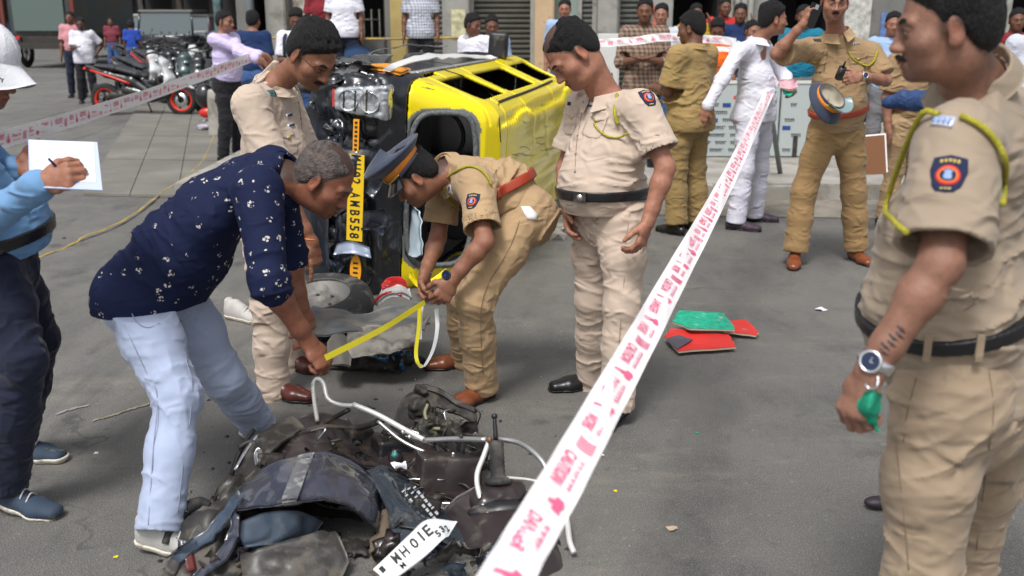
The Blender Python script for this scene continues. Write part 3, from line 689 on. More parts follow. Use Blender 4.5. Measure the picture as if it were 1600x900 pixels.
def flat(name, pts, z, m, th=.004, parent=None, kind='structure'):
    bm = bmesh.new(); vs = [bm.verts.new((p[0], p[1], z)) for p in pts]; f = bm.faces.new(vs)
    if th > .02: r = bmesh.ops.extrude_face_region(bm, geom=[f]); bmesh.ops.translate(bm, verts=[v for v in r['geom'] if isinstance(v, bmesh.types.BMVert)], vec=(0, 0, -th))
    o = bm_obj(name, bm, m, parent); return tag(o, kind=kind) if kind else o
CONC = mat('concrete', (.17, .162, .145), .85, var=.22, vscale=1.4, bump=.4, bscale=45, dirt=(.15, .14, .12), dirtscale=1.3, dirtlo=.48)
CONC2 = mat('pale_concrete', (.31, .295, .265), .85, var=.25, vscale=3, bump=.5, bscale=60, dirt=(.2, .18, .15), dirtscale=4, dirtlo=.52)
DUSTM, n, b, tc, nz, mr = nodes_mat('dusty_ground')
n.links.new(mixc(n, mr(nz(3, 9, None, .7), .42, .6), (.27, .24, .195), (.17, .16, .14)), b.inputs['Base Color']); b.inputs['Roughness'].default_value = .95
u = n.nodes.new('ShaderNodeBump'); u.inputs['Strength'].default_value = .8; u.inputs['Distance'].default_value = .01; n.links.new(nz(60, 5), u.inputs['Height']); n.links.new(u.outputs[0], b.inputs['Normal'])
# concrete slabs of the side apron, each cast on its own with a recessed joint
def gx(px_, py_): g_ = G(px_, py_); return g_[:2]
ap = tag(flat('apron', [gx(130, 306), gx(352, 312), gx(345, 168), gx(215, 168)], .004, mat('joint_dirt', (.13, .122, .108), .95)), kind='structure')
def lerpq(q, a, b_): q = [np.asarray(x) for x in q]; return q[0]*(1-a)*(1-b_)+q[1]*a*(1-b_)+q[2]*a*b_+q[3]*(1-a)*b_
Q = [gx(130, 306), gx(352, 312), gx(345, 168), gx(215, 168)]
slab_me = None
for i in range(3):
    for j in range(4):
        e = .006; a0, a1, b0, b1 = i/3+e/2, (i+1)/3-e/2, (j/4)+e/3, (j+1)/4-e/3
        flat('slab', [lerpq(Q, a0, b0), lerpq(Q, a1, b0), lerpq(Q, a1, b1), lerpq(Q, a0, b1)], .026+.002*((i*3+j) % 3), CONC, .024, ap, None)
        o = COL.objects[-1]
# dusty verge at the right and the footway with its kerb
flat('verge', [(-.4, 8.9), (6.5, 8.3), (6.5, 9.5), (-.4, 9.5)], .006, DUSTM)
flat('footway', [(-3.2, 9.62), (9.5, 9.62), (9.5, 15.2), (-3.2, 15.2)], .14, CONC2, .16)
kb = empty('kerb', (2, 9.55, 0)); tag(kb, kind='structure')
rk = random.Random(2); x = -1.0
while x < 7.5:
    L = rk.uniform(.38, .62)
    if not (0.2 < x < .7):
        bm = bmesh.new(); bm_box(bm, (x+L/2, 9.54+rk.uniform(-.012, .012), .06+rk.uniform(-.02, .015)), (L-.022, .15, .16), Matrix.Rotation(rk.uniform(-.03, .03), 4, 'Z') @ Matrix.Rotation(rk.uniform(-.02, .02), 4, 'Y'))
        bm_obj('kerb_stone', bm, CONC2, kb, bevel=.012)
    x += L
rub = empty('rubble', G(868, 352), 'pale broken concrete rubble with plastic on the verge behind the van', 'rubble')
for i in range(14):
    S = bmesh.new(); bmesh.ops.create_icosphere(S, subdivisions=1, radius=rk.uniform(.04, .10), matrix=Matrix.Translation(Vector(G(862+rk.uniform(-26, 34), 352+rk.uniform(-14, 16), .03))) @ Matrix.Diagonal((1.3, 1, .6, 1)))
    for v in S.verts: v.co += Vector((rk.uniform(-1, 1), rk.uniform(-1, 1), rk.uniform(-1, 1)))*.018
    bm_obj('rubble_chunk', S, CONC2, rub)
# worn yellow ribbon lying on the road
YR = mat('yellow_ribbon', (.40, .28, .05), .6, var=.35, vscale=8, dirt=(.2, .175, .13), dirtscale=4, dirtlo=.49)
def x_far(c): return 1 if c[1] < 7.7 else 0
def strip(name, pts, wd, z, m):
    C_ = catmull([A(p[0], p[1], 0) for p in pts], 10); T = np.gradient(C_, axis=0); T /= np.linalg.norm(T, axis=1)[:, None]; V = []; F = []
    for i, (c, t) in enumerate(zip(C_, T)):
        s_ = A(-t[1], t[0], 0); w_ = wd*(1+.35*math.sin(i*1.7)+.25*math.sin(i*.6)); zz = z-.022*max(0, min(1, (x_far(c))))+.003*math.sin(i*.9); V += [c-s_*w_/2+A(0, 0, zz-.003), c+A(0, 0, zz+.004), c+s_*w_/2+A(0, 0, zz-.003)]
    for i in range(len(C_)-1): F += [(3*i, 3*i+1, 3*i+4, 3*i+3), (3*i+1, 3*i+2, 3*i+5, 3*i+4)]
    return mesh_np(name, V, F, m)
tag(strip('ribbon', [gx(30, 412), gx(85, 394), gx(130, 375), gx(175, 358), gx(215, 335), gx(255, 303), gx(290, 280), gx(318, 252), gx(335, 215), gx(350, 190)], .022, .028, YR), 'long faded yellow ribbon trailing over the road and concrete slabs', 'ribbon')
PAINTY = mat('worn_road_paint', (.25, .235, .17), .85, var=.4, vscale=30)
for nm, pts in (('yellow', [gx(145, 658), gx(172, 651), gx(205, 640), gx(240, 630)]), ('white', [gx(88, 648), gx(112, 640), gx(140, 634)])):
    C_ = catmull([A(*p, 0) for p in pts], 8); V = []; F = []; rq = random.Random(len(nm))
    for c in C_: w_ = .016*rq.uniform(.2, 1.3); V += [c+A(.1*w_, -w_, .004), c+A(-.1*w_, w_, .004)]
    for i in range(len(C_)-1): F.append((2*i, 2*i+1, 2*i+3, 2*i+2))
    tag(mesh_np('paint_scrape', V, F, PAINTY if nm == 'yellow' else mat('white_scrape', (.24, .24, .235), .9)), kind='structure')
# ------------------------------------------------------------------ shop fronts along the footway
WALLG = mat('grey_wall', (.17, .17, .16), .85, var=.15, vscale=2, dirt=(.09, .085, .075), dirtscale=2.5, dirtlo=.55); WALLL = mat('light_wall', (.30, .30, .275), .8, var=.1, dirt=(.17, .16, .14), dirtscale=2.5, dirtlo=.58)
BEIGE = mat('beige_pillar', (.50, .36, .22), .75, var=.12, vscale=3, dirt=(.25, .17, .1), dirtscale=3, dirtlo=.57); YEB = mat('yellow_pillar', (.42, .32, .12), .75, var=.15, vscale=4, dirt=(.2, .14, .07), dirtscale=4, dirtlo=.55)
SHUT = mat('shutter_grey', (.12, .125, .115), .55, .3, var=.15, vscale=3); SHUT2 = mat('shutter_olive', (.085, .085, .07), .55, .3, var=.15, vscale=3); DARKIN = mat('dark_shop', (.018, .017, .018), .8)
TILE = mat('plinth_tile', (.20, .17, .15), .5, var=.2)
fb = empty('shop_building', (1, 16, 0), 'row of shops with grey shutters and beige pillars behind the crowd', 'building')
def X_(px_, Y): return (px_-800)/1600*(Y*math.cos(PITCH)+.4)
YF = 16.0
box('plinth', ((X_(380, YF)+X_(1250, YF))/2, YF-.5+.6, .28), (X_(1250, YF)-X_(380, YF)+.4, 2.2, .56), TILE, fb)
def bay(x0, x1, kind, m=None, Y=YF, z0=.56, z1=3.2, d=.3):
    a, b_ = X_(x0, Y), X_(x1, Y); c = (a+b_)/2; w_ = b_-a
    if kind == 'wall': box('wall', (c, Y+d/2, (z0+z1)/2), (w_, d, z1-z0), m, fb)
    elif kind == 'pillar': box('pillar', (c, Y-.1, (z1)/2), (w_, .5, z1), m, fb, bevel=.02)
    elif kind == 'open':
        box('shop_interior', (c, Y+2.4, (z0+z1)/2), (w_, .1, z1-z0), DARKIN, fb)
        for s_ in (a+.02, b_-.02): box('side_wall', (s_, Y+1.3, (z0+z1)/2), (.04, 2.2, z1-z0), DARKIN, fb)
    elif kind == 'shutter':
        vf = []; n_ = int((z1-z0)/.075)
        for i in range(n_): z = z0+i*.075; vf.append(([A(a, Y+.02, z), A(b_, Y+.02, z), A(b_, Y-.012, z+.03), A(a, Y-.012, z+.03), A(a, Y-.012, z+.05), A(b_, Y-.012, z+.05), A(b_, Y+.02, z+.075), A(a, Y+.02, z+.075)], [(0, 1, 2, 3), (3, 2, 5, 4), (4, 5, 6, 7)]))
        f = empty('shutter', (0, 0, 0)); f.parent = fb; f.location = -fb.location
        tag(multi('slats', vf, m, f, False), kind='stuff')
        for s_ in (a+.03, b_-.03): box('guide_rail', (s_, Y-.03, (z0+z1)/2), (.06, .07, z1-z0), WALLL, f)
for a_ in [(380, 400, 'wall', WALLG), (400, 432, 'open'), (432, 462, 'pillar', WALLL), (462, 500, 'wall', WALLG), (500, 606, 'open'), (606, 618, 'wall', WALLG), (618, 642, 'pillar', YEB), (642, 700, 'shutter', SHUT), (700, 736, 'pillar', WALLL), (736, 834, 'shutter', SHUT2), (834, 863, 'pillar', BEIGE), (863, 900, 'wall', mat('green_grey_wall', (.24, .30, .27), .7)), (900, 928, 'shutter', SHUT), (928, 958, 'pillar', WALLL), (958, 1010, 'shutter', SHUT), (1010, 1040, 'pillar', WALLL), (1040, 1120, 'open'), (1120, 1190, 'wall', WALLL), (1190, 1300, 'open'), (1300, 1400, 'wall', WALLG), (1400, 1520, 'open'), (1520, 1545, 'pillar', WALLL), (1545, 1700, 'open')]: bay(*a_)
box('fascia', ((X_(380, YF)+X_(1700, YF))/2, YF+.1, 3.55), (X_(1700, YF)-X_(380, YF), .9, .7), mat('fascia_blue', (.05, .09, .20), .6), fb)
box('upper_wall', ((X_(380, YF)+X_(1700, YF))/2, YF+1.4, 6.6), (X_(1700, YF)-X_(380, YF), 2.9, 5.4), WALLG, fb)  # unseen upper storeys, made this tall to block low sky light
for i in range(6):
    w1 = box('window', (-3.0+i*2.2, YF-.06, 6.2), (1.1, .06, 1.3), mat('window_frame', (.4, .4, .38), .6), fb); box('pane', (-3.0+i*2.2, YF-.10, 6.2), (.95, .02, 1.15), mat('window_pane', (.03, .04, .05), .1), w1)
# iron grille, pipes, meter boxes on the front
gl = empty('iron_gate', (X_(575, 15.6), 15.6, .56), 'black iron gate standing open behind the blue chair', 'gate')
for k in range(4): tube('bar', [A(X_(562+k*12, 15.6), 15.6, .56), A(X_(562+k*12, 15.6), 15.6, 1.75)], .018, DARKMETAL, gl, 6, 1)
for z in (.9, 1.6): tube('rail', [A(X_(560, 15.6), 15.6, z), A(X_(600, 15.6), 15.6, z)], .018, DARKMETAL, gl, 6, 1)
for i, x in enumerate((1132, 1143, 1153, 1163)): tag(tube('drain_pipe', [A(X_(x, 15.7), 15.7, .2), A(X_(x, 15.7), 15.7, 3.1)], .045, WALLL, fb, 8, 1))
mb = empty('cabinet', (X_(948, 14.6), 14.6, .14), 'white metal cabinet standing on the footway by the brown checked shirt', 'cabinet')
box('cabinet_body', (X_(947, 14.6), 14.6, .78), (.30, .3, 1.28), mat('cabinet_white', (.62, .62, .60), .5, dirt=(.4, .38, .34), dirtscale=6, dirtlo=.6), mb, bevel=.01); box('cabinet_door', (X_(947, 14.6), 14.44, .78), (.25, .012, 1.12), MATS['cabinet_white'], mb)
box('cabinet_handle', (X_(952, 14.6), 14.43, .85), (.02, .02, .1), DARKMETAL, mb)
pp = tag(tube('lamp_post', [A(*gx(403, 205), 0), A(*gx(403, 205), 4.5)], .055, mat('grey_post', (.22, .26, .28), .5, .3), None, 12, 1), 'grey metal post standing beside the man in dark blue', 'post')
for zz in (.9,): pass
tube('yellow_tie', [A(gx(403, 205)[0]-.06, gx(403, 205)[1]-.06, 1.35), A(gx(403, 205)[0]+.06, gx(403, 205)[1]-.06, 1.35), A(3.2*0-1.9, 14.6, 1.35), A(-.2, 14.6, 1.38)], .018, YR, None, 5, 4); tag(COL.objects[-1], 'thin yellow ribbon tied across in front of the shops', 'ribbon')
COL.objects[-1].name = 'yellow_ribbon'
ch = empty('plastic_chair', (X_(567, 14.2), 14.2, .14), 'blue plastic chair seen from behind in front of the shops', 'chair')
BLUEPL = mat('blue_plastic', (.03, .07, .17), .4); cx = X_(567, 14.2)
sheet('backrest', [[A(cx-.2, 14.0, .6), A(cx, 13.95, .6), A(cx+.2, 14.0, .6)], [A(cx-.21, 13.98, .95), A(cx, 13.92, .95), A(cx+.21, 13.98, .95)], [A(cx-.16, 13.96, 1.24), A(cx, 13.9, 1.30), A(cx+.16, 13.96, 1.24)]], BLUEPL, ch, .02, 5)
box('seat', (cx, 14.2, .58), (.42, .42, .03), BLUEPL, ch, bevel=.01)
for sx in (-.18, .18):
    for sy in (-.18, .18): box('leg', (cx+sx, 14.2+sy, .36), (.035, .035, .43), BLUEPL, ch)
# ------------------------------------------------------------------ notice barricade
bc = empty('barricade', G(1140, 262), 'low grey notice barricade with dark and blue writing on the footway edge', 'barricade')
BRD = mat('board_grey', (.40, .45, .45), .5, dirt=(.3, .3, .28), dirtscale=3, dirtlo=.6); Yb = 11.45; xb0, xb1 = X_(1078, Yb)-.2, X_(1248, Yb)
for a, b_ in ((xb0, X_(1212, Yb)), (X_(1215, Yb), xb1+.1)): box('board', ((a+b_)/2, Yb, .55), (b_-a, .04, .80), BRD, bc, bevel=.006)
box('top_rail', ((xb0+xb1)/2, Yb, .965), (xb1-xb0+.2, .06, .03), mat('rail_white', (.6, .62, .58), .5), bc)
for x in (1085, 1170, 1240): box('leg', (X_(x, Yb), Yb, .26), (.05, .06, .24), DARKMETAL, bc)
rb = random.Random(12); DKP = mat('board_print', (.05, .05, .07), .7); BLP2 = mat('board_blue', (.02, .06, .25), .6)
for ln in range(8):
    z = .80-ln*.083; x = xb0+.12+rb.random()*.1
    while x < xb1-.05:
        L = rb.uniform(.07, .2)
        if abs(x+L/2-X_(1213.5, Yb)) < L/2+.03 or x+L > xb1: x += L+.02; continue
        if ln == 0:
            if X_(1125, Yb) < x < X_(1145, Yb): multi('notice_word', [box_vf((x+L/2, Yb-.023, z), (L, .003, .035))], REDP, bc, False)
        elif rb.random() < .18: multi('blue_mark', [box_vf((x+.045, Yb-.023, z), (.09, .003, .045)), box_vf((x+.045, Yb-.026, z), (.05, .003, .016))], BLP2, bc, False); L = .1
        else:
            vf = [box_vf((x+L/2, Yb-.023, z+.016), (L, .003, .006))]; n_ = int(L/.022)
            for k in range(n_): vf.append(box_vf((x+.012+k*.022, Yb-.023, z-rb.uniform(0, .004)), (.006, .003, .03))); vf.append(box_vf((x+.019+k*.022, Yb-.023, z-.004+rb.uniform(-.006, .006)), (.010, .003, .006)))
            tag(multi('notice_word', vf, DKP, bc, False), kind='stuff')
        x += L+rb.uniform(.03, .06)
sp = empty('barrier_stand', G(1222, 290), 'slanting grey steel stand holding the end of the diagonal white tape', 'stand')
for p0, p1 in ((W(1199, 140, 9.6), G(1222, 290)), (W(1203, 140, 9.7), G(1186, 282))): tube('stand_leg', [p0, p1], .026, mat('stand_grey', (.18, .20, .20), .5, .3), sp, 6, 1)
tube('stand_bar', [W(1199, 140, 9.6), W(1216, 108, 9.3)], .022, MATS['stand_grey'], sp, 6, 1)
bl = empty('concrete_block', G(340, 200), 'pale concrete bollard block beside the parked scooters and the lilac shirt', 'bollard')
S = Sdf(); c = G(345, 212); S.seg(c+A(0, .0, .0), c+A(0, 0, .62), (.17, .17), (.14, .14), k=0); S.cut(c+A(0, 0, .66), (0, 0, 1), .02); S.cut(c, (0, 0, -1)); S.disp(lambda P: .01*noise3(P*9)); sdf_obj('block', S, .02, CONC2, bl)
pb = empty('plastic_litter', G(332, 200), 'crumpled translucent plastic bags heaped at the foot of the concrete block', 'litter')
S = Sdf(); S.ell(G(328, 205)+A(0, 0, .06), (.2, .14, .09)); S.disp(lambda P: .04*(1-3*np.abs(noise3(P*12)))); S.cut((0, 0, .03), (0, 0, -1)); sdf_obj('bags', S, .014, mat('plastic_film', (.36, .35, .42), .25), pb)

rp = random.Random(8)
for i, (x0, x1, z0, z1, c_) in enumerate([(464, 498, 1.5, 1.9, (.45, .42, .36)), (704, 732, 1.35, 1.75, (.5, .48, .3)), (866, 896, 1.25, 1.6, (.1, .25, .4)), (1012, 1038, 1.4, 1.8, (.5, .12, .08)), (1304, 1350, 1.3, 1.9, (.45, .45, .42)), (1360, 1396, 1.2, 1.7, (.1, .18, .4))]):
    Yp = YF-.02 if i in (0, 2, 4, 5) else YF-.37
    mesh_np('poster', *box_vf(((X_(x0, Yp)+X_(x1, Yp))/2, Yp, (z0+z1)/2), (X_(x1, Yp)-X_(x0, Yp)-.06, .012, z1-z0)), mat('poster_%d' % i, c_, .7, var=.4, vscale=14), fb, False)
for i, x in enumerate((905, 918, 1058, 1080, 1205, 1230, 1262, 1420, 1450, 1490, 520, 590)):
    t = empty('crate', (X_(x, 15.2), 15.2, .56), ['brown cardboard', 'green plastic', 'dark red plastic', 'grey plastic'][i % 4]+' crate stacked on the shop plinth '+['left of the white cabinet', 'beside the white cabinet', 'behind the orange vest', 'behind the mustard top', 'behind the man in white', 'behind the teal shirt', 'right of the teal shirt', 'behind the bun haired officer', 'behind the large officer head', 'at the right end of the shops', 'below the maroon top', 'beside the iron gate'][i], 'crate')
    w_, h_ = rp.uniform(.28, .42), rp.uniform(.4, .8); m_ = mat('crate_%d' % (i % 4), [(.22, .13, .07), (.03, .14, .07), (.2, .02, .02), (.1, .1, .1)][i % 4], .7, var=.2)
    for k in range(2): box('side', (X_(x, 15.2), 15.2+(k-.5)*.3, .56+h_/2), (w_, .03, h_), m_, t)
    for k in range(2): box('end', (X_(x, 15.2)+(k-.5)*(w_-.03), 15.2, .56+h_/2), (.028, .27, h_), m_, t)
    for k in range(3): box('slat', (X_(x, 15.2), 15.03, .56+h_*(k+.5)/3), (w_*.98, .02, h_/4.5), m_, t)
# ------------------------------------------------------------------ the people in the middle of the road
KL = cloth('pale_khaki', (.52, .42, .34)); KM = cloth('sand_khaki', (.40, .275, .155)); KD = cloth('ochre_khaki', (.36, .235, .09)); KF = cloth('grey_khaki', (.315, .252, .188)); KFT = cloth('grey_khaki_trousers', (.315, .24, .168))
KLT = cloth('pale_khaki_trousers', (.53, .425, .345)); NAVY = cloth('navy_trousers', (.012, .016, .035)); JEAN = cloth('light_jeans', (.35, .41, .56), .5); SKYB = cloth('sky_blue', (.15, .30, .52))
REDBELT = mat('red_brown_belt', (.33, .045, .02), .4); WHITEC = cloth('white', (.68, .68, .76)); BLACKC = cloth('black', (.014, .014, .018))
FLOR = pattern_mat('floral_navy', floral)
P1, P2, P3, P4, P5, P6 = {}, {}, {}, {}, {}, {}
def px(**k): return {a: W(*b) for a, b in k.items()}
# officer on the right of the van, looking down, black belt
J = px(h=(893, 84, 4.22), n=(950, 152, 4.27), sL=(1003, 170, 4.1), sR=(912, 168, 4.42), eL=(1040, 262, 4.02), eR=(884, 262, 4.42), wL=(1012, 348, 3.98), wR=(887, 325, 4.32),
       wst=(952, 300, 4.27), pL=(976, 338, 4.17), pR=(928, 338, 4.36), kL=(972, 480, 4.1), kR=(926, 468, 4.38), aL=(965, 620, 4.10), aR=(925, 592, 4.52))
J['hf'] = A(-.68, -.25, -.78); J['hu'] = A(-.75, -.15, .65); J['tL'] = J['aL']+A(-.12, -.16, 0); J['tR'] = J['aR']+A(-.2, -.05, 0)
P5 = person('standing officer in pale khaki uniform with black belt, looking down at the bending men', J, dict(h=.006, hb=.0038, shirtmat=KL, trmat=KLT, belt=BLACKLEATHER, buckle=METAL, belly=.085, fat=1, moustache=.0, recede=.012, bald=1, hair_t=.007, W=1.0, hscale=1.07,
     slr=.07, arm=1.02, slend=1.25, slen=.72, stub=.5, skin=(.34, .155, .10), leg=.98, thigh=.1, hemd=.05, handL=dict(n=A(-.8, .5, 0), t=A(-.7, -.6, 0), curl=.6, sp=.03), handR=dict(n=A(.8, -.4, 0), t=A(-.7, -.7, 0), curl=.4)))
# bending officer with peaked cap and tape
J = px(h=(646, 276, 4.42), n=(693, 268, 4.5), sL=(745, 292, 4.3), sR=(700, 268, 4.66), eL=(757, 378, 4.12), eR=(684, 372, 4.6), wL=(707, 437, 4.1), wR=(664, 428, 4.42),
       wst=(796, 288, 4.52), pL=(824, 336, 4.40), pR=(812, 328, 4.62), kL=(742, 468, 4.22), kR=(722, 462, 4.66), aL=(752, 596, 4.36), aR=(728, 562, 4.82))
J['hf'] = A(-.70, -.12, -.70); J['hu'] = A(-.70, -.12, .70); J['tL'] = J['aL']+A(-.13, -.14, 0); J['tR'] = J['aR']+A(-.2, -.05, 0)
P4 = person('officer in peaked cap bending forward to hold the end of a yellow measuring tape', J, dict(h=.006, hb=.0038, shirtmat=KM, trmat=KM, belt=REDBELT, buckle=GOLD, belly=.0, moustache=0, shoemat=BROWNLEATHER, slr=.072, slend=1.2, slen=.78, hump=.03, thigh=.10, W=.92, dbelly=.10, hair_t=.008, stub=.35,
     skin=(.26, .115, .07), hemd=.04, handL=dict(f=A(-.5, -.3, -.8), n=A(-.3, .9, .1), t=A(-.9, 0, .4), curl=1.0, ti=1), handR=dict(f=A(-.05, -.3, -.9), n=A(.6, -.4, 0), t=A(-.3, -.9, .0), curl=1.0, ti=1)))
# civilian in navy print shirt bending over the tape
J = px(h=(508, 281, 3.52), n=(448, 272, 3.55), sL=(425, 262, 3.72), sR=(404, 300, 3.36), eR=(420, 440, 3.22), wR=(483, 536, 3.3), eL=(452, 395, 3.75), wL=(470, 480, 3.72),
       wst=(268, 398, 3.5), pR=(210, 462, 3.38), pL=(268, 456, 3.62), kR=(277, 622, 3.2), kL=(352, 592, 3.66), aR=(250, 815, 3.0), aL=(402, 662, 3.92))
J['hf'] = A(.77, -.12, -.62); J['hu'] = A(.62, -.05, .77); J['tR'] = J['aR']+A(.25, -.05, 0); J['tL'] = J['aL']+A(.2, -.1, 0)
P2 = person('man in navy printed shirt and light jeans bending down holding the tape over the wreck', J, dict(hump=.075, h=.006, hb=.0035, shirtmat=FLOR, trmat=JEAN, tucked=False, hem=(W(235, 474, 3.5), A(.03, 0, -1)), belly=.05, shoekind='sneaker', shoemat=mat('grey_sneaker', (.42, .42, .40), .8, bump=.3), sleeve='rolled', cufffr=.12,
     hairmat=GREYHAIR, hair_t=.006, recede=.02, bald=1, skin=(.22, .085, .05), stub=.5, slr=.075, arm=1.08, thigh=.108, knee=.078, ankle=.068, W=1.06, hemd=.03, handR=dict(f=A(.55, -.1, -.8), n=A(-.5, .4, -.4), t=A(.75, 0, .6), curl=1.15, ti=1)))
# officer pointing down with glasses
J = px(h=(489, 86, 4.52), n=(428, 128, 4.62), sR=(390, 165, 4.42), sL=(442, 152, 4.82), eR=(440, 290, 4.36), wR=(488, 380, 4.36), eL=(476, 250, 4.82), wL=(450, 320, 4.6),
       wst=(408, 318, 4.66), pR=(412, 350, 4.56), pL=(442, 350, 4.76), kR=(420, 480, 4.42), kL=(455, 476, 4.82), aR=(428, 622, 4.40), aL=(452, 590, 4.78))
J['hf'] = A(.62, -.42, -.66); J['hu'] = A(.55, -.35, .75); J['tR'] = J['aR']+A(.22, -.08, 0); J['tL'] = J['aL']+A(.22, -.08, 0)
P3 = person('officer in pale khaki with glasses and moustache pointing down at the loose wheel', J, dict(h=.006, hb=.0038, shirtmat=KL, trmat=KLT, belt=DARKBROWN, belly=.075, fat=0, moustache=1.1, shoemat=DARKBROWN, slr=.078, slen=.85, slend=1.2, hair_t=.016, hscale=1.12, W=1.06, stub=.3, D=1.08, hemd=.03,
     skin=(.24, .105, .062), handR=dict(f=A(.15, -.1, -1), n=A(-.5, .3, 0), t=A(.6, -.9, 0), fingers=[(.12, .1, .05), 1.25, 1.3, 1.35], ti=1)))
# big officer in the foreground on the right
J = px(h=(1477, 40, 2.2), n=(1520, 116, 2.28), sL=(1496, 232, 2.08), sR=(1580, 195, 2.46), eL=(1470, 412, 1.95), eR=(1640, 400, 2.5), wL=(1360, 580, 1.95), wR=(1660, 560, 2.4),
       wst=(1503, 484, 2.24), pL=(1464, 622, 2.16), pR=(1550, 620, 2.4), kL=(1440, 900, 2.15), kR=(1500, 885, 2.5), aL=(1470, 1200, 2.2), aR=(1495, 1130, 2.55))
J['hf'] = A(-.96, .25, -.16); J['hu'] = A(-.13, 0, 1)
P6 = person('large officer in khaki seen from behind with silver watch, foreground right', J, dict(h=.0055, hb=.003, shirtmat=KF, trmat=KFT, belt=BLACKLEATHER, belth=.017, belly=.10, fat=.1, moustache=1.0, hair_t=.013, W=1.1, slr=.078, slen=.86, slend=1.12, arm=1.12, stub=.45, D=1.2, chf=.045, hipd=.15, hscale=.96,
     thigh=.108, knee=.085, ankle=.07, skin=(.25, .125, .085), handL=dict(f=A(-.35, -.1, -.93), n=A(.85, .4, -.2), t=A(-.55, .85, .1), curl=.95, ti=.8, s=1.05), noshoe=''))
# man with a white cap at the left edge
J = px(h=(-24, 106, 3.35), n=(-72, 190, 3.4), sR=(-62, 232, 3.2), sL=(-48, 212, 3.58), eR=(-45, 362, 3.12), wR=(66, 286, 2.95), eL=(-10, 330, 3.62), wL=(24, 262, 3.42),
       wst=(-18, 375, 3.4), pR=(-14, 410, 3.3), pL=(6, 410, 3.52), kR=(34, 560, 3.2), kL=(58, 528, 3.6), aR=(8, 748, 3.28), aL=(24, 682, 3.74))
J['hf'] = A(.92, -.1, -.38); J['hu'] = A(.38, 0, .92); J['tR'] = J['aR']+A(.25, -.06, 0); J['tL'] = J['aL']+A(.25, -.05, 0)
P1 = person('man in white cap, sky blue shirt and navy trousers writing on a clipboard', J, dict(h=.006, hb=.0038, shirtmat=SKYB, trmat=NAVY, belt=BLACKLEATHER, belly=.06, sleeve='long', cufffr=.95, shoekind='sneaker', shoemat=mat('blue_sneaker', (.03, .05, .085), .8, dirt=(.16, .17, .06), dirtscale=22, dirtlo=.6), slr=.07,
     skin=(.30, .13, .08), thigh=.10, knee=.078, ankle=.075, hemd=.03, handR=dict(f=A(.95, -.1, .25), n=A(-.1, .9, -.3), t=A(0, .3, .9), curl=.95, ti=1), handL=dict(f=A(.9, -.1, .1), n=A(.1, -.8, .5), t=A(.1, .3, .9), curl=.5, ti=.2)))
flush()
# ------------------------------------------------------------------ uniforms' kit
UPZ = A(0, 0, 1)
PRINT = mat('dark_print', (.03, .03, .04), .7); TAGM = mat('silver_tag', (.6, .62, .7), .35, .4); TEAL = mat('teal_tag', (.10, .25, .27), .5)
def pocket(bv, px_, py_, up, parent, m, w_=.105, h_=.11, lift=.0025):
    p, n = cast(bv, px_, py_)
    if p is None: return
    o = patch('pocket', bv, p, n, up, [(-w_/2, h_/2), (-w_/2, -h_/2+.012), (-w_/2+.014, -h_/2), (0, -h_/2-.004), (w_/2-.014, -h_/2), (w_/2, -h_/2+.012), (w_/2, h_/2), (0, h_/2)], m, parent, lift, .003)
    patch('pocket_flap', bv, p, n, up, [(-w_/2-.002, h_/2+.006), (-w_/2-.002, h_/2-.03), (-w_/4, h_/2-.030), (0, h_/2-.048), (w_/4, h_/2-.030), (w_/2+.002, h_/2-.03), (w_/2+.002, h_/2+.006), (0, h_/2+.006)], m, o, lift+.0035, .003)
    pn = patch('button', bv, p, n, up, [(x, y+h_/2-.036) for x, y in circ(.006, 10)], GOLD, o, lift+.007, .003, 1)
def marks(bv, px_, py_, up, parent, m, w_, h_, bg=None, n_=4, lift=.004, name='name_tag'):
    p, n = cast(bv, px_, py_)
    if p is None: return
    if bg: parent = patch(name, bv, p, n, up, rect(w_, h_), bg, parent, lift, .003)
    for i in range(n_):
        x = (i-(n_-1)/2)*w_/(n_+.3); patch('mark', bv, p, n, up, [(x-w_*.07, -h_*.3), (x+w_*.05, -h_*.32), (x+w_*.08, h_*.05), (x+w_*.05, h_*.3), (x-w_*.06, h_*.28)], m, parent, lift+.003, .001, 1)
def buttons(bv, pix, parent, m, placket=True):
    pts = []
    for q in pix:
        p, n = cast(bv, *q)
        if p is None: continue
        pts.append(p+n*.002); multi('button', [lathe_vf([(0.0001, .005), (.005, .0045), (.006, .001)], p, n, 10)], m, parent)
    if placket and len(pts) > 2: tube('placket_seam', pts, .0014, m, parent, 5, 5)
def epaulette(bv, pix, parent, m, w_=.045):
    a, n1 = cast(bv, *pix[0]); b, n2 = cast(bv, *pix[1])
    if a is None or b is None: return
    n = nrm(n1+n2); up = b-a; L = np.linalg.norm(up); return patch('epaulette', bv, (a+b)/2, n, up, [(-w_/2, -L/2), (w_/2, -L/2), (w_*.42, L/2-.01), (0, L/2), (-w_*.42, L/2-.01), (-w_/2, 0)], m, parent, .004, .004)
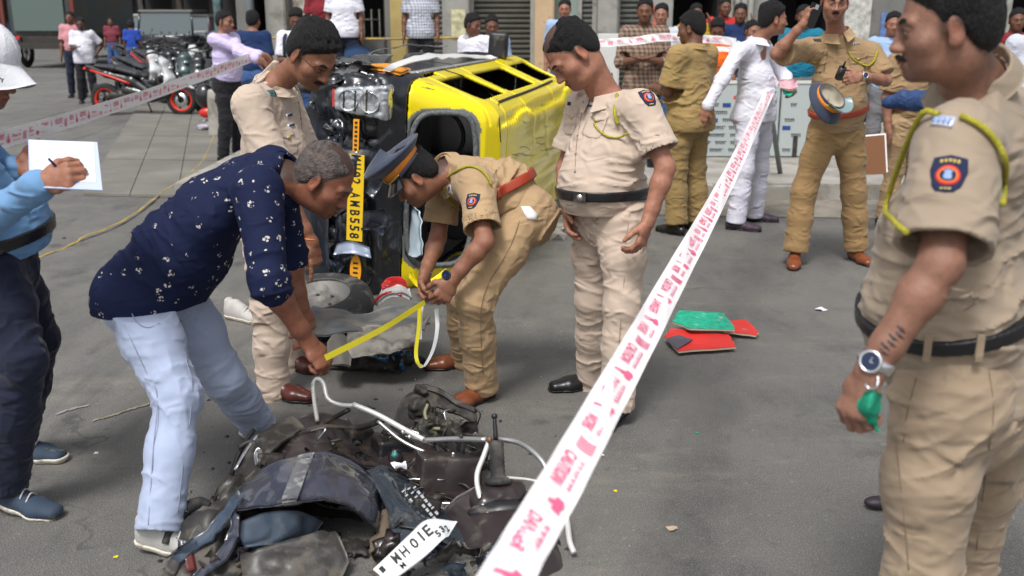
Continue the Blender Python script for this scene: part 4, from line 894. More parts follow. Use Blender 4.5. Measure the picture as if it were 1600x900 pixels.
def watch(w_, ax, face, parent_root, case, strap, r=.029, s=1.0):
    """strap round the wrist, dial facing 'face'"""
    ax = nrm(ax); face = nrm(face-ax*np.dot(face, ax)); root = parent_root
    c = np.asarray(w_); sd_ = np.cross(ax, face); V = []; F = []; n = 28; wd = .010*s
    for i in range(n):
        a = 2*math.pi*i/n; e = c+face*math.cos(a)*r*.93+sd_*math.sin(a)*r*1.05; o_ = nrm(e-c)
        for dx, dr in ((-wd, 0), (wd, 0), (wd, .0035), (-wd, .0035)): V.append(e+ax*dx+o_*dr)
    for i in range(n):
        j = (i+1) % n
        for q in range(4): F.append((i*4+q, i*4+(q+1) % 4, j*4+(q+1) % 4, j*4+q))
    st_ = mesh_np('watch_strap', V, F, strap, root, True)
    multi('watch_case', [lathe_vf([(.019*s, 0), (.021*s, .004), (.020*s, .009), (.0165*s, .010), (.0160*s, .0085), (.0001, .0085)], c+face*(r*.93), face, 24)], case, st_)
    multi('watch_dial', [lathe_vf([(.0158*s, .0087), (.0001, .0089)], c+face*(r*.93), face, 24)], mat('dial_blue', (.01, .02, .06), .15), st_)
    sdn = sd_; multi('watch_hands', [box_vf(c+face*(r*.93+.0096)+ax*.004, (.0012, .010*s, .0006), np.stack([sdn, ax, face], 1)), box_vf(c+face*(r*.93+.0096)+sdn*.003, (.007*s, .0012, .0006), np.stack([sdn, ax, face], 1))], METAL, st_, False)
def bracelet(w_, ax, parent, m, r=.030, t=.0035, name='bracelet'):
    ax = nrm(ax); u = nrm(np.cross(ax, A(.3, .8, .2))); v = np.cross(ax, u)
    tube(name, [w_+r*(math.cos(a)*u+math.sin(a)*v) for a in np.linspace(0, 2*math.pi, 15)], t, m, parent, 6, 2)
def peaked_cap(root, C, f, u, crown_m, band_m, peak_m, name='peaked_cap'):
    Fm = frame(f, u); C = np.asarray(C); V = []; F = []; n = 32
    def ring(prof, tilt=.18):
        V = []; F = []
        for r, z in prof:
            for k in range(n):
                a = 2*math.pi*k/n; y = math.cos(a); V.append(C+Fm @ A(math.sin(a)*r*.93, y*r*1.06, z*(1+tilt*y)+tilt*.25*y*z))
        for i in range(len(prof)-1):
            for k in range(n): F.append((i*n+k, i*n+(k+1) % n, (i+1)*n+(k+1) % n, (i+1)*n+k))
        return V, F
    cap = mesh_np(name, *ring([(.094, .034), (.100, .040), (.116, .052), (.136, .068), (.139, .074), (.134, .080), (.10, .086), (.05, .089), (.001, .090)], .35), crown_m, root)
    mesh_np('cap_band', *ring([(.088, .010), (.0955, .010), (.0965, .036), (.09, .040)]), band_m, cap)
    mesh_np('cap_lower_band', *ring([(.086, -.006), (.0945, -.006), (.0945, .0105), (.088, .011)]), crown_m, cap)
    mesh_np('cap_lining', *ring([(.087, -.005), (.087, .030), (.05, .045), (.001, .048)]), mat('cap_lining', (.4, .36, .28), .8), cap)
    rows = []
    for j, dr in enumerate((0, .018, .036, .052)):
        rows.append([C+Fm @ A(math.sin(a)*(.092+dr*math.cos(a)**.5)*.93, math.cos(a)*(.092+dr)*1.06, .004-dr*.55-.10*abs(a)**2*dr*2) for a in np.linspace(-1.15, 1.15, 9)])
    sheet('cap_peak', rows, peak_m, cap, .0035, 3)
    multi('cap_badge', [lathe_vf([(.014, 0), (.011, .005), (.0001, .007)], C+Fm @ A(0, .1035, .027), Fm[:, 1], 14)], GOLD, cap)
    tube('cap_cord', [C+Fm @ A(math.sin(a)*.0905, math.cos(a)*.1035, .011) for a in np.linspace(-1.2, 1.2, 9)], .0035, GOLD, cap, 6, 3)
    return cap
NAVYC = mat('cap_navy', (.020, .032, .065), .75, bump=.3, bscale=300, sheen=.3); ORB = mat('cap_orange', (.72, .24, .03), .8, bump=.3, bscale=300); GLOSSB = mat('gloss_black', (.01, .01, .012), .12, coat=.6)
BEIGESEAM = mat('seam_beige', (.30, .23, .17), .9); SEAM6 = mat('seam_khaki', (.22, .17, .11), .9)
# officer with black belt
sh5 = P5['shirt']; bv = bvh_of(sh5); u5 = P5['spine']
arm_badge(bv, 1014, 152, sh5, A(-.15, 0, 1), .95)
pocket(bv, 930, 195, u5, sh5, KL); pocket(bv, 893, 190, u5, sh5, KL, .075)
marks(bv, 926, 166, u5, sh5, NAVYP, .055, .016, TAGM); marks(bv, 890, 162, u5, sh5, PRINT, .03, .022, None, 2)
buttons(bv, [(912, 160), (908, 185), (903, 212), (900, 240), (899, 268)], sh5, BEIGESEAM)
epaulette(bv, [(1003, 128), (966, 120)], sh5, KL); marks(bv, 990, 120, A(0, 0, 1), sh5, TEAL, .03, .02, TEAL, 1)
cord_on(bv, [(1018, 128), (1006, 117), (984, 116), (972, 130), (965, 150), (963, 175), (967, 192)], sh5, .007); cord_on(bv, [(930, 194), (937, 205), (950, 214), (966, 216), (982, 208)], sh5, .0045)
bz5 = bvh_of([o for o in P5['root'].children if o.name.startswith('belt')][0]); p, n = cast(bz5, 907, 308)
if p is not None:
    bk = multi('buckle', [box_vf(p+n*.006, (.055, .008, .042), np.stack([np.cross(n, UPZ), n, UPZ], 1))], DARKMETAL, [o for o in P5['root'].children if o.name.startswith('belt')][0], False); multi('buckle_boss', [lathe_vf([(.014, 0), (.011, .004), (.0001, .006)], p+n*.010, n, 14)], METAL, bk)
p, n = cast(bz5, 987, 300)
bracelet(W(887, 327, 4.33), A(0, 0, 1), P5['root'], METAL, .031, .004)
# bending officer
sh4 = P4['shirt']; bv = bvh_of(sh4)
arm_badge(bv, 737, 315, sh4, A(-.2, 0, 1), .9)
marks(bv, 692, 288, A(.4, 0, 1), sh4, REDP, .012, .035, REDP, 1, name='ribbon_bar'); marks(bv, 703, 295, A(.4, 0, 1), sh4, PRINT, .02, .035, TAGM, 2, name='shoulder_title'); marks(bv, 683, 283, A(.4, 0, 1), sh4, PRINT, .02, .035, TAGM, 2, name='shoulder_title')
cord_on(bv, [(701, 278), (712, 270), (725, 264), (735, 262), (748, 266), (760, 277), (766, 290)], sh4, .0055); cord_on(bv, [(700, 283), (696, 298), (700, 310), (708, 320), (716, 328)], sh4, .0045)
tr4 = bvh_of(P4['trousers']); p, n = cast(tr4, 828, 335)
if p is not None: patch('paper_in_pocket', tr4, p, n, A(-.3, 0, 1), [(-.02, .045), (.012, .03), (.03, -.01), (.02, -.03), (-.02, -.015)], WHITE, P4['trousers'], .006, .002, 2)
watch(W(702, 432, 4.11), W(707, 437, 4.1)-W(757, 378, 4.12), A(-.3, -.9, .5), P4['root'], BLACKPLASTIC, BLACKPLASTIC, .029)
bracelet(W(665, 424, 4.43), A(.1, 0, 1), P4['root'], METAL)
peaked_cap(P4['root'], P4['C']+P4['Fm'] @ A(0, -.006, .058), P4['Fm'] @ A(0, .99, -.12), P4['Fm'] @ A(0, .12, .99), NAVYC, ORB, GLOSSB)
# pointing officer
sh3 = P3['shirt']; bv = bvh_of(sh3)
for q in ((452, 180), (455, 196)): marks(bv, *q, P3['spine'], sh3, PRINT, .05, .018, TAGM)
marks(bv, 424, 145, A(0, 0, 1), sh3, PRINT, .05, .03, TEAL, 3, name='rank_badge'); pocket(bv, 452, 222, P3['spine'], sh3, KL, .09)
epaulette(bv, [(392, 132), (424, 122)], sh3, KL)
buttons(bv, [(466, 160), (470, 185), (472, 212), (472, 240)], sh3, BEIGESEAM)
bracelet(W(484, 372, 4.36), A(.15, 0, 1), P3['root'], mat('orange_thread', (.8, .2, .03), .7), .029, .0035, 'wrist_thread')
C, Fm = P3['C'], P3['Fm']; L_ = lambda x, y, z: C+Fm @ A(x, y, z)
gl = []
for s in (-1, 1):
    gl.append(tube_vf([L_(s*.033+.024*math.cos(a), .100-.012*abs(s*.033+.024*math.cos(a))/.05, -.002+.017*math.sin(a)) for a in np.linspace(0, 2*math.pi, 13)], .0013, 5, 2)); gl.append(tube_vf([L_(s*.057, .088, .004), L_(s*.076, .05, .005), L_(s*.082, -.012, .006)], .0014, 5, 3))
gl.append(tube_vf([L_(-.010, .104, .003), L_(0, .107, .006), L_(.010, .104, .003)], .0013, 5, 3)); multi('glasses', gl, DARKMETAL, P3['root'])
# foreground officer
sh6 = P6['shirt']; bv = bvh_of(sh6)
arm_badge(bv, 1481, 275, sh6, A(0, 0, 1), 1.0)
marks(bv, 1474, 190, A(0, 0, 1), sh6, BLUEP, .042, .022, TAGM, 4, .006, 'shoulder_title')
cord_on(bv, [(1470, 182), (1440, 190), (1412, 212), (1396, 245), (1388, 285), (1390, 320), (1402, 345), (1420, 360)], sh6, .0062, .005)
cord_on(bv, [(1500, 185), (1530, 200), (1552, 225), (1564, 255), (1566, 285), (1560, 320)], sh6, .0062, .005)
wr = W(1360, 580, 1.95); ax6 = W(1462, 412, 1.95)-wr
watch(wr+nrm(ax6)*.022, ax6, A(-.55, -.75, .35), P6['root'], METAL, METAL, .032, 1.15)
# tattoo along the forearm, keys on the palm side cloth
bb = bvh_of([o for o in P6['root'].children if o.name.startswith('body')][0]); body6 = [o for o in P6['root'].children if o.name.startswith('body')][0]
TAT = mat('tattoo_ink', (.07, .05, .05), .55)
rt_ = random.Random(3)
for i in range(7):
    x, y = 1374+i*6.4, 556-i*6.6; p, n = cast(bb, x, y)
    if p is not None: patch('tattoo', bb, p, n, A(.6, 0, .8), [(x*2.3+(i % 2)*.006-.003, y*.62) for x, y in [(-.005, -.004), (.000, -.009), (.005, -.002+rt_.uniform(-.003, .003)), (.001, .001), (.006, .008), (-.002, .005), (-.006, .002)]], TAT, body6, .0006, .0004, 1)
# green cloth in his hand
GR = fold_bump(mat('green_cloth', (.0, .23, .13), .7, var=.2, vscale=30), .6, 30, .01)
gc = tag(sheet('cloth', [[W(1352, 618, 1.93), W(1362, 612, 1.9), W(1376, 616, 1.92)], [W(1342, 634, 1.92), W(1358, 636, 1.88), W(1370, 634, 1.92)], [W(1340, 652, 1.93), W(1356, 652, 1.9), W(1370, 650, 1.91)], [W(1347, 664, 1.92), W(1364, 668, 1.9), W(1381, 676, 1.9)]], GR, None, .006, 5, .012, 30), 'crumpled green cloth held in the hand of the large foreground officer', 'cloth')
multi('wire_loop', [tube_vf([W(1352, 600, 1.9), W(1358, 607, 1.89), W(1368, 606, 1.9), W(1372, 596, 1.91), W(1371, 586, 1.92)], .0032, 6, 5)], METAL, P6['root'])
# man with clipboard
C, Fm = P1['C'], P1['Fm']
S = Sdf(); S.ell(C+Fm @ A(0, -.012, .050), (.087, .108, .100), Fm)
S.cut(C+Fm @ A(0, 0, .048), Fm @ A(0, -.12, -1), .004); S.disp(lambda P: -.0025*(np.abs(np.sin(6*np.arctan2((P-f32(C)) @ f32(Fm[:, 0]), (P-f32(C)) @ f32(Fm[:, 1])))) < .12))
WCAP = mat('white_cap', (.70, .71, .76), .8, bump=.3, bscale=200); cp = sdf_obj('cap', S, .005, WCAP, P1['root'])
multi('cap_button', [lathe_vf([(.010, 0), (.008, .004), (.0001, .005)], C+Fm @ A(0, -.012, .149), Fm[:, 2], 12)], WCAP, cp)
for a_ in np.linspace(0, math.pi, 4)[:-1]: tube('cap_seam', [C+Fm @ A(math.sin(a_)*math.sin(b_)*.0885, -.012+math.cos(a_)*math.sin(b_)*.1095, .050+math.cos(b_)*.1012) for b_ in np.linspace(-1.5, 1.5, 13)], .0012, mat('cap_stitch', (.45, .46, .5), .9), cp, 5, 2)
rows = [[C+Fm @ A(math.sin(a)*.083*(1-dr*1.5), -.014+math.cos(a)*.104+dr*max(0, math.cos(a*1.25))**.5, .050-dr*.42-.9*dr*math.sin(a)**2) for a in np.linspace(-1.05, 1.05, 9)] for dr in (0, .03, .06, .082)]
sheet('cap_brim', rows, WCAP, cp, .004, 3)
gl = [tube_vf([C+Fm @ A(s*.033+.026*math.cos(a), .098, -.003+.018*math.sin(a)) for a in np.linspace(0, 2*math.pi, 13)], .0014, 5, 2) for s in (-1, 1)]+[tube_vf([C+Fm @ A(s*.059, .095, .004), C+Fm @ A(s*.08, .04, .006), C+Fm @ A(s*.083, -.01, .006)], .0015, 5, 3) for s in (-1, 1)]
multi('glasses', gl, DARKMETAL, P1['root'])
cb = [W(44, 218, 3.12), W(152, 222, 3.12), W(160, 297, 2.92), W(46, 292, 2.92)]
nb = nrm(np.cross(cb[1]-cb[0], cb[3]-cb[0])); nb = nb if nb[2] > 0 else -nb
t = empty('clipboard', (cb[2]+cb[3])/2, 'clipboard with blank white sheets held by the man in the white cap', 'clipboard')
PAP = mat('paper', (.8, .8, .82), .7); PALEB = mat('pale_blue_board', (.45, .52, .72), .5)
def quad_slab(name, q, th, m, parent, off=0):
    q = [np.asarray(p)+nb*off for p in q]; V = q+[p-nb*th for p in q]; return mesh_np(name, V, [(0, 1, 2, 3), (7, 6, 5, 4), (0, 4, 5, 1), (1, 5, 6, 2), (2, 6, 7, 3), (3, 7, 4, 0)], m, parent, False)
quad_slab('board', cb, .004, PALEB, t); c_ = sum(cb)/4
bl = lambda a, b: cb[0]*(1-a)*(1-b)+cb[1]*a*(1-b)+cb[2]*a*b+cb[3]*(1-a)*b
quad_slab('sheet_of_paper', [bl(.03, .03), bl(.95, .02), bl(.92, .86), bl(.05, .88)], .0015, PAP, t, .002)
tube_p = W(66, 254, 2.98); tag(tube('pen', [W(76, 248, 2.93), W(90, 262, 2.95), W(112, 280, 2.98)], .004, mat('pen_blue', (.01, .015, .12), .3), None, 8, 3), 'blue pen in the hand of the man with the clipboard', 'pen')
# ------------------------------------------------------------------ measuring tape
YT = mat('tape_yellow', (.80, .70, .02), .45); WT = mat('tape_white', (.72, .74, .76), .5)
def ribbon(name, pts, width, wdir, m, parent=None, th=.0008, sub=6):
    C_ = catmull(pts, sub); wd = [np.asarray(w_, float) for w_ in (wdir if isinstance(wdir, list) else [wdir]*2)]
    D = [nrm(wd[0]*(1-t)+wd[-1]*t) for t in np.linspace(0, 1, len(C_))]
    V = []; F = []
    for c, d in zip(C_, D):
        T = nrm(np.cross(d, A(.1, .2, 1) if abs(d[2]) < .5 else A(.1, .9, .3))); V += [c-d*width/2, c+d*width/2, c+d*width/2+T*th, c-d*width/2+T*th]
    for i in range(len(C_)-1):
        for q in range(4): F.append((i*4+q, i*4+(q+1) % 4, i*4+4+(q+1) % 4, i*4+4+q))
    return mesh_np(name, V, F, m, parent, False)
h2 = W(514, 556, 3.27); h4 = W(664, 472, 4.15)
mt = empty('measuring_tape', (h2+h4)/2, 'yellow measuring tape stretched between two bending men, white end looping down', 'measuring tape')
ribbon('tape_blade', [h2-(h4-h2)*.03, h2*.5+h4*.5+A(0, 0, -.012), h4], .021, [A(-.35, .1, .9), A(-.3, .1, .9)], YT, mt)
ribbon('tape_blade', [W(656, 478, 4.13), W(654, 515, 4.12), W(650, 548, 4.1), W(652, 565, 4.08), W(658, 573, 4.08)], .016, A(1, .2, 0), YT, mt)
ribbon('tape_tail', [W(658, 478, 4.15), W(656, 505, 4.14), W(655, 530, 4.12)], .02, A(1, .1, 0), WT, mt)
ribbon('tape_tail', [W(682, 482, 4.15), W(683, 515, 4.13), W(676, 548, 4.12), W(662, 573, 4.1), W(655, 570, 4.1)], .018, A(1, .3, .3), WT, mt)

def seam(parent_o, pix, m, r=.0018, name='seam'):
    b_ = bvh_of(parent_o); pts = []
    for q in pix:
        p, n = cast(b_, *q)
        if p is not None: pts.append(p+n*.001)
    if len(pts) > 2: tube(name, pts, r, m, parent_o, 5, 5)
JS = mat('jean_seam', (.24, .27, .36), .9); KS = mat('khaki_seam', (.20, .145, .09), .9)
for pix in ([(190, 492), (205, 530), (228, 580), (246, 620), (240, 700), (236, 760), (232, 820)], [(205, 488), (215, 505), (232, 512), (250, 505)], [(282, 500), (290, 560), (300, 600), (296, 660), (285, 730), (278, 800)]): seam(P2['trousers'], pix, JS)
for pix in ([(1432, 590), (1424, 620), (1416, 655), (1412, 690)], [(1545, 580), (1552, 640), (1545, 700), (1535, 780), (1525, 860)], [(1400, 690), (1408, 760), (1415, 830), (1420, 890)]): seam(P6['trousers'], pix, KS, .0013)
for x in (1450, 1530, 1582):
    p, n = cast(bvh_of([o for o in P6['root'].children if o.name.startswith('belt')][0]), x, 543)
    if p is not None: multi('belt_loop', [box_vf(p+n*.003, (.016, .006, .058), np.stack([np.cross(n, UPZ), n, UPZ], 1))], KFT, P6['trousers'], False)
seam(P6['shirt'], [(1372, 362), (1400, 372), (1440, 378), (1480, 380), (1510, 376)], KS, .0011); seam(P5['trousers'], [(985, 330), (978, 380), (975, 440), (970, 500), (966, 560)], BEIGESEAM, .0014)
seam(P4['trousers'], [(812, 345), (795, 390), (765, 440), (752, 480), (752, 540), (755, 585)], KS, .0014)
# ------------------------------------------------------------------ writing as thin solid print
_TX = {}
def text2d(s, extr=False):
    if s not in _TX:
        cu = bpy.data.curves.new('txt', 'FONT'); cu.body = s; cu.size = 1; cu.resolution_u = 2; cu.offset = .022; o = bpy.data.objects.new('txt', cu); COL.objects.link(o)
        dg = bpy.context.evaluated_depsgraph_get(); me = o.evaluated_get(dg).to_mesh(); V = np.array([v.co[:] for v in me.vertices]); F = [tuple(p.vertices) for p in me.polygons]
        o.evaluated_get(dg).to_mesh_clear(); bpy.data.objects.remove(o); bpy.data.curves.remove(cu)
        if len(V): V[:, :2] -= V[:, :2].min(0)
        _TX[s] = (V, F)
    return _TX[s]
def text_vf(s, o, rt, up, h, w_=None, bold=0):
    V, F = text2d(s)
    if len(V) == 0: return [], []
    ext = V.max(0); sy = h/ext[1]; sx = (w_/ext[0]) if w_ else sy
    return [o+rt*(v[0]-ext[0]/2)*sx+up*(v[1]-ext[1]/2)*sy for v in V], F
PINK = mat('pink_print', (.80, .13, .27), .5); FILM = mat('barrier_film', (.94, .92, .94), .32, spec=.6, bump=.25, bscale=14, stretch=(1, .3, 1))
def barrier_tape(label, pts, width, wd, items=True, maxd=6.5, group=None, twist=None, pink=False, flip=1, start=.25):
    t = empty('barrier_tape', pts[0], label, 'barrier tape', group); C_ = catmull(pts, 24); n = len(C_)
    wd = [np.asarray(w_, float) for w_ in wd]; L = np.concatenate([[0], np.cumsum(np.linalg.norm(np.diff(C_, axis=0), axis=1))])
    T = np.gradient(C_, axis=0); T /= np.linalg.norm(T, axis=1)[:, None]
    D = np.array([nrm(w_-T[i]*np.dot(w_, T[i])) for i, w_ in enumerate([wd[0]*(1-a)+wd[-1]*a for a in np.linspace(0, 1, n)])])
    N = np.cross(T, D); sgn = np.sign(np.einsum('ij,ij->i', N, A(0, 0, CAMZ)-C_)); N *= sgn[:, None]
    wob = .004; K = 6; V = []; F = []
    for i in range(n):
        for j in range(K+1):
            s_ = (j/K-.5); V.append(C_[i]+D[i]*s_*width+N[i]*(.03*width*math.cos(s_*6+i*.35)+wob*.5*math.sin(i*.9+j)))
    V += [np.asarray(v)-N[k//(K+1)]*.0009 for k, v in enumerate(V)]; o = n*(K+1)
    for i in range(n-1):
        for j in range(K): a = i*(K+1)+j; q = (a, a+1, a+K+2, a+K+1); F.append(q); F.append(tuple(x+o for x in q[::-1]))
    mesh_np('film', V, F, FILM, t)
    def at(l):
        i = min(max(np.searchsorted(L, l)-1, 0), n-2); f = (l-L[i])/(L[i+1]-L[i]); return C_[i]*(1-f)+C_[i+1]*f+N[i]*.0022, T[i], D[i], N[i]
    seq = [('CAUTION', .125), ('arcs', .05), ('WORK', .075), ('flag', .05), ('DANGER', .11), ('flag', .05)]
    l = start; i = 0; vf = {'printed_word': [], 'printed_symbol': []}
    while l < min(L[-1]-.2, maxd):
        w_, ln = seq[i % len(seq)]; c, tt, dd, nn = at(l+ln/2); rt = -tt*flip; up = np.cross(nn, rt); S_ = width/.075
        if w_ == 'arcs':
            for k in range(4):
                a = [c+rt*((k-1.5)*.012+.010*math.cos(x)-.005)*1+up*(.019*math.sin(x)+.006)*S_ for x in np.linspace(-1.3, 1.3, 7)]; b = [p+rt*.0062 for p in a]
                vf['printed_symbol'].append((a+b, [(j, j+1, 7+j+1, 7+j) for j in range(6)]))
        elif w_ == 'flag':
            z = [(-.020, .020), (-.006, .024), (.004, .019), (.020, .022), (.018, .004), (.006, .006), (.008, -.012), (.016, -.024), (.004, -.020), (-.004, -.006), (-.010, .004), (-.022, .006)]
            vf['printed_symbol'].append(([c+rt*x+up*y*S_ for x, y in z], [(0, 1, 2, 10, 11), (2, 3, 4, 5), (2, 5, 9, 10), (5, 6, 8, 9), (6, 7, 8)]))
        else:
            vf['printed_word'].append(text_vf(w_, c+up*.0*S_-up*.007*S_*0+up*(-.010)*S_, rt, up, .026*S_, ln*.95))
            for k in range(int(ln/.017)):      # the small second line of script: head bar and hanging strokes
                x0 = -ln*.42+k*.0165; b = up*(.019*S_); q = c+rt*x0+b
                vf['printed_word'].append(([q, q+rt*.014, q+rt*.014-up*.0022, q-up*.0022], [(0, 1, 2, 3)]))
                for m_ in range(2): a = q+rt*(.002+.006*m_+.0015*((k*7+m_*3) % 3)); vf['printed_word'].append(([a, a+rt*.0028, a+rt*.004-up*(.008+.003*((k+m_) % 2)), a+rt*.001-up*(.009)], [(0, 1, 2, 3)]))
        l += ln+.028; i += 1
    for k, v in vf.items():
        v = [x for x in v if len(x[0])]
        if v: tag(multi(k, v, PINK, t, False), kind='stuff')
    return t
barrier_tape('broad white tape with pink CAUTION lettering running diagonally across the foreground', [W(640, 1170, 1.02), W(778, 925, 1.32), W(905, 705, 1.75), W(1055, 433, 3.0), W(1150, 255, 5.4), W(1214, 118, 9.2)], .078, [A(.86, .1, -.5), A(.75, .1, -.5)], maxd=9, start=.0, flip=1)
barrier_tape('pink and white barrier tape running from the left edge to the lilac shirted man', [W(-60, 236, 6.0), W(100, 190, 7.4), W(250, 142, 9.3), W(404, 86, 12.0)], .115, [A(.1, -.5, .9), A(.1, -.5, .9)], maxd=12, start=0)
barrier_tape('pink printed barrier tape behind the man in the brown checked shirt', [W(925, 68, 9.9), W(990, 64, 9.9), W(1040, 58, 9.9), W(1120, 62, 10.2), W(1150, 66, 10.3)], .075, [A(0, 0, 1), A(0, 0, 1)], maxd=12, start=0)
barrier_tape('lower strand of barrier tape in front of the man in orange', [W(1060, 82, 10.6), W(1100, 77, 10.6), W(1145, 77, 10.6)], .05, [A(0, 0, 1), A(0, 0, 1)], maxd=12, start=0)
# ------------------------------------------------------------------ overturned taxi van: x forward, y its own up (to the right), z across (up)
VYAW = R(13); AF = A(-math.sin(VYAW), -math.cos(VYAW), 0); AU = A(math.cos(VYAW), -math.sin(VYAW), 0)
VM = np.stack([AF, AU, A(0, 0, 1)], 1); VO = A(-.15, 6.5, 0)-AF*(-.55)-AU*1.42
lean = Matrix.Rotation(R(-4), 3, Vector(AF)); VM = np.array(lean) @ VM
def V_(x, y, z): return VO+VM @ A(x, y, z)
VPOLY = np.array([(0.0, .38), (.03, .60), (-.04, .80), (-.15, .90), (-.48, 1.35), (-.62, 1.42), (-3.15, 1.45), (-3.3, 1.34), (-3.36, .85), (-3.3, .34), (-.5, .30)], np.float32)
def sdpoly(p, v):
    d = ((p-v[0])**2).sum(1); s = np.ones(len(p), np.float32); j = len(v)-1
    for i in range(len(v)):
        e = v[j]-v[i]; w_ = p-v[i]; b = w_-e*np.clip((w_ @ e)/(e @ e), 0, 1)[:, None]; d = np.minimum(d, (b*b).sum(1))
        c1 = p[:, 1] >= v[i, 1]; c2 = p[:, 1] < v[j, 1]; c3 = e[0]*w_[:, 1] > e[1]*w_[:, 0]; fl = (c1 & c2 & c3) | (~c1 & ~c2 & ~c3); s = np.where(fl, -s, s); j = i
    return s*np.sqrt(d)
def rbox(x, y, hx, hy, r): qx = np.abs(x)-hx+r; qy = np.abs(y)-hy+r; return np.sqrt(np.maximum(qx, 0)**2+np.maximum(qy, 0)**2)+np.minimum(np.maximum(qx, qy), 0)-r
VMf, VOf = f32(VM), f32(VO)
def van_outer(q):
    hw = np.interp(q[:, 1], [.3, .55, .86, 1.42], [.66, .71, .70, .50]).astype(np.float32)
    crush = np.clip((q[:, 0]+.75)/.6, 0, 1); d2 = sdpoly(q[:, :2], VPOLY); d = smax(d2, np.abs(q[:, 2]-.71)-hw, .15)
    nose = crush*np.clip((.95-q[:, 1])*5, 0, 1); f = noise3(q*np.array([5, 6, 4.5], np.float32)+3); g = noise3(q*11+8)
    rg = lambda v: np.exp(-np.abs(v)*9)-.22
    d = d+nose*(.034*rg(f)+.018*rg(g)+.022*noise3(q*np.array([2.2, 3, 2.4], np.float32)+40)+.006*noise3(q*26))
    rear = np.clip((-q[:, 0]-2.4)/.6, 0, 1); d = d+rear*.05*np.clip(noise3(q*4+11), -.2, 1)
    roof = np.clip((q[:, 1]-1.38)*30, 0, 1)*np.clip((-q[:, 0]-.8)*6, 0, 1); ph = np.sin(q[:, 2]*2*math.pi/.155); d = d+roof*(.0035*np.tanh(ph*2.5)+.020*noise3(q*np.array([1.6, 3, 2.5], np.float32))+.008*np.exp(-np.abs(noise3(q*2.2+60))*14))
    return d
def van_shell(P):
    q = (P-VOf) @ VMf; o = van_outer(q); d = smax(o, -(o+.035), .0)
    # windscreen opening, in the raked plane
    s_ = (q[:, 0]+.315)*(-.592)+(q[:, 1]-1.125)*.806; front = np.where(q[:, 0] > -.75, 0, 1)
    d = np.maximum(d, -np.maximum(rbox(s_, q[:, 2]-.71, .215, .475, .11), front-.5))
    for cx, hx in ((-.93, .33), (-1.85, .46), (-2.85, .33)):      # side windows on both sides
        slant = cx+(1.12-q[:, 1])*(.25 if cx > -1 else 0)
        d = np.maximum(d, -np.maximum(rbox(q[:, 0]-slant, q[:, 1]-1.13, hx, .145, .05), .25-np.abs(q[:, 2]-.71)))
    for gx in (-.52, -1.38, -2.42):                      # door seams
        side = (np.abs(q[:, 2]-.71) > .4); d = np.where(side, np.maximum(d, .006-np.abs(q[:, 0]-gx)+np.clip(-o-.012, 0, 1)*0), d)
    gut = np.abs((q[:, 1]-1.405))-.008
    return np.where((np.abs(q[:, 2]-.71) > .38) & (o > -.012), np.maximum(d, -gut), d)
def van_col(P):
    q = (P-VOf) @ VMf; o = van_outer(q); c = np.tile(f32((.92, .74, .002)), (len(P), 1))
    yb = np.where(q[:, 0] > -.5, .93, .885); blk = np.clip((yb-q[:, 1])/.006+.5, 0, 1)[:, None]
    c = c*(1-blk)+f32((.010, .012, .018))*blk
    st = (np.clip(1-np.abs(q[:, 1]-.86)/.022, 0, 1)*2).clip(0, 1)*(np.abs(q[:, 2]-.71) > .5)*(q[:, 0] < -.4); c = c*(1-st[:, None])+f32((.7, .7, .7))*st[:, None]
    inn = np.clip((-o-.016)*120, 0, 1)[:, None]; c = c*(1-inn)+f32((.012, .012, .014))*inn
    dirt = np.clip(noise3(q*9)*1.5-.5, 0, 1)*np.clip((.35-q[:, 2]), 0, 1)*.4+np.clip(noise3(q*np.array([6, 20, 30], np.float32)+5)*2-1.25, 0, 1)*.35; c = c*(1-dirt[:, None]*.7)+f32((.12, .10, .08))*dirt[:, None]*.7
    s_ = (q[:, 0]+.315)*(-.592)+(q[:, 1]-1.125)*.806; rb = rbox(s_, q[:, 2]-.71, .215, .475, .11)
    gl = ((rb < .032) & (q[:, 0] > -.75))[:, None]; c = np.where(gl, f32((.16, .17, .17)), c)
    return c
PAINT = mat('van_paint', (.8, .6, 0), .26, vcol=True, coat=.5, bump=.03, bscale=4)
van = empty('taxi_van', V_(-1.5, .9, 0), 'black and yellow taxi van lying on its side with a crushed front', 'taxi')
lo_ = np.minimum.reduce([V_(x, y, z) for x in (.2, -3.5) for y in (.2, 1.6) for z in (-.05, 1.5)]); hi_ = np.maximum.reduce([V_(x, y, z) for x in (.2, -3.5) for y in (.2, 1.6) for z in (-.05, 1.5)])
def van_piece(name, pred, h):
    S = Sdf(); S.add(van_shell, lo_, hi_, k=0)
    for p, n_ in pred: S.cut(V_(*p), VM @ np.asarray(n_, float))
    return sdf_obj(name, S, h, PAINT, van, van_col)
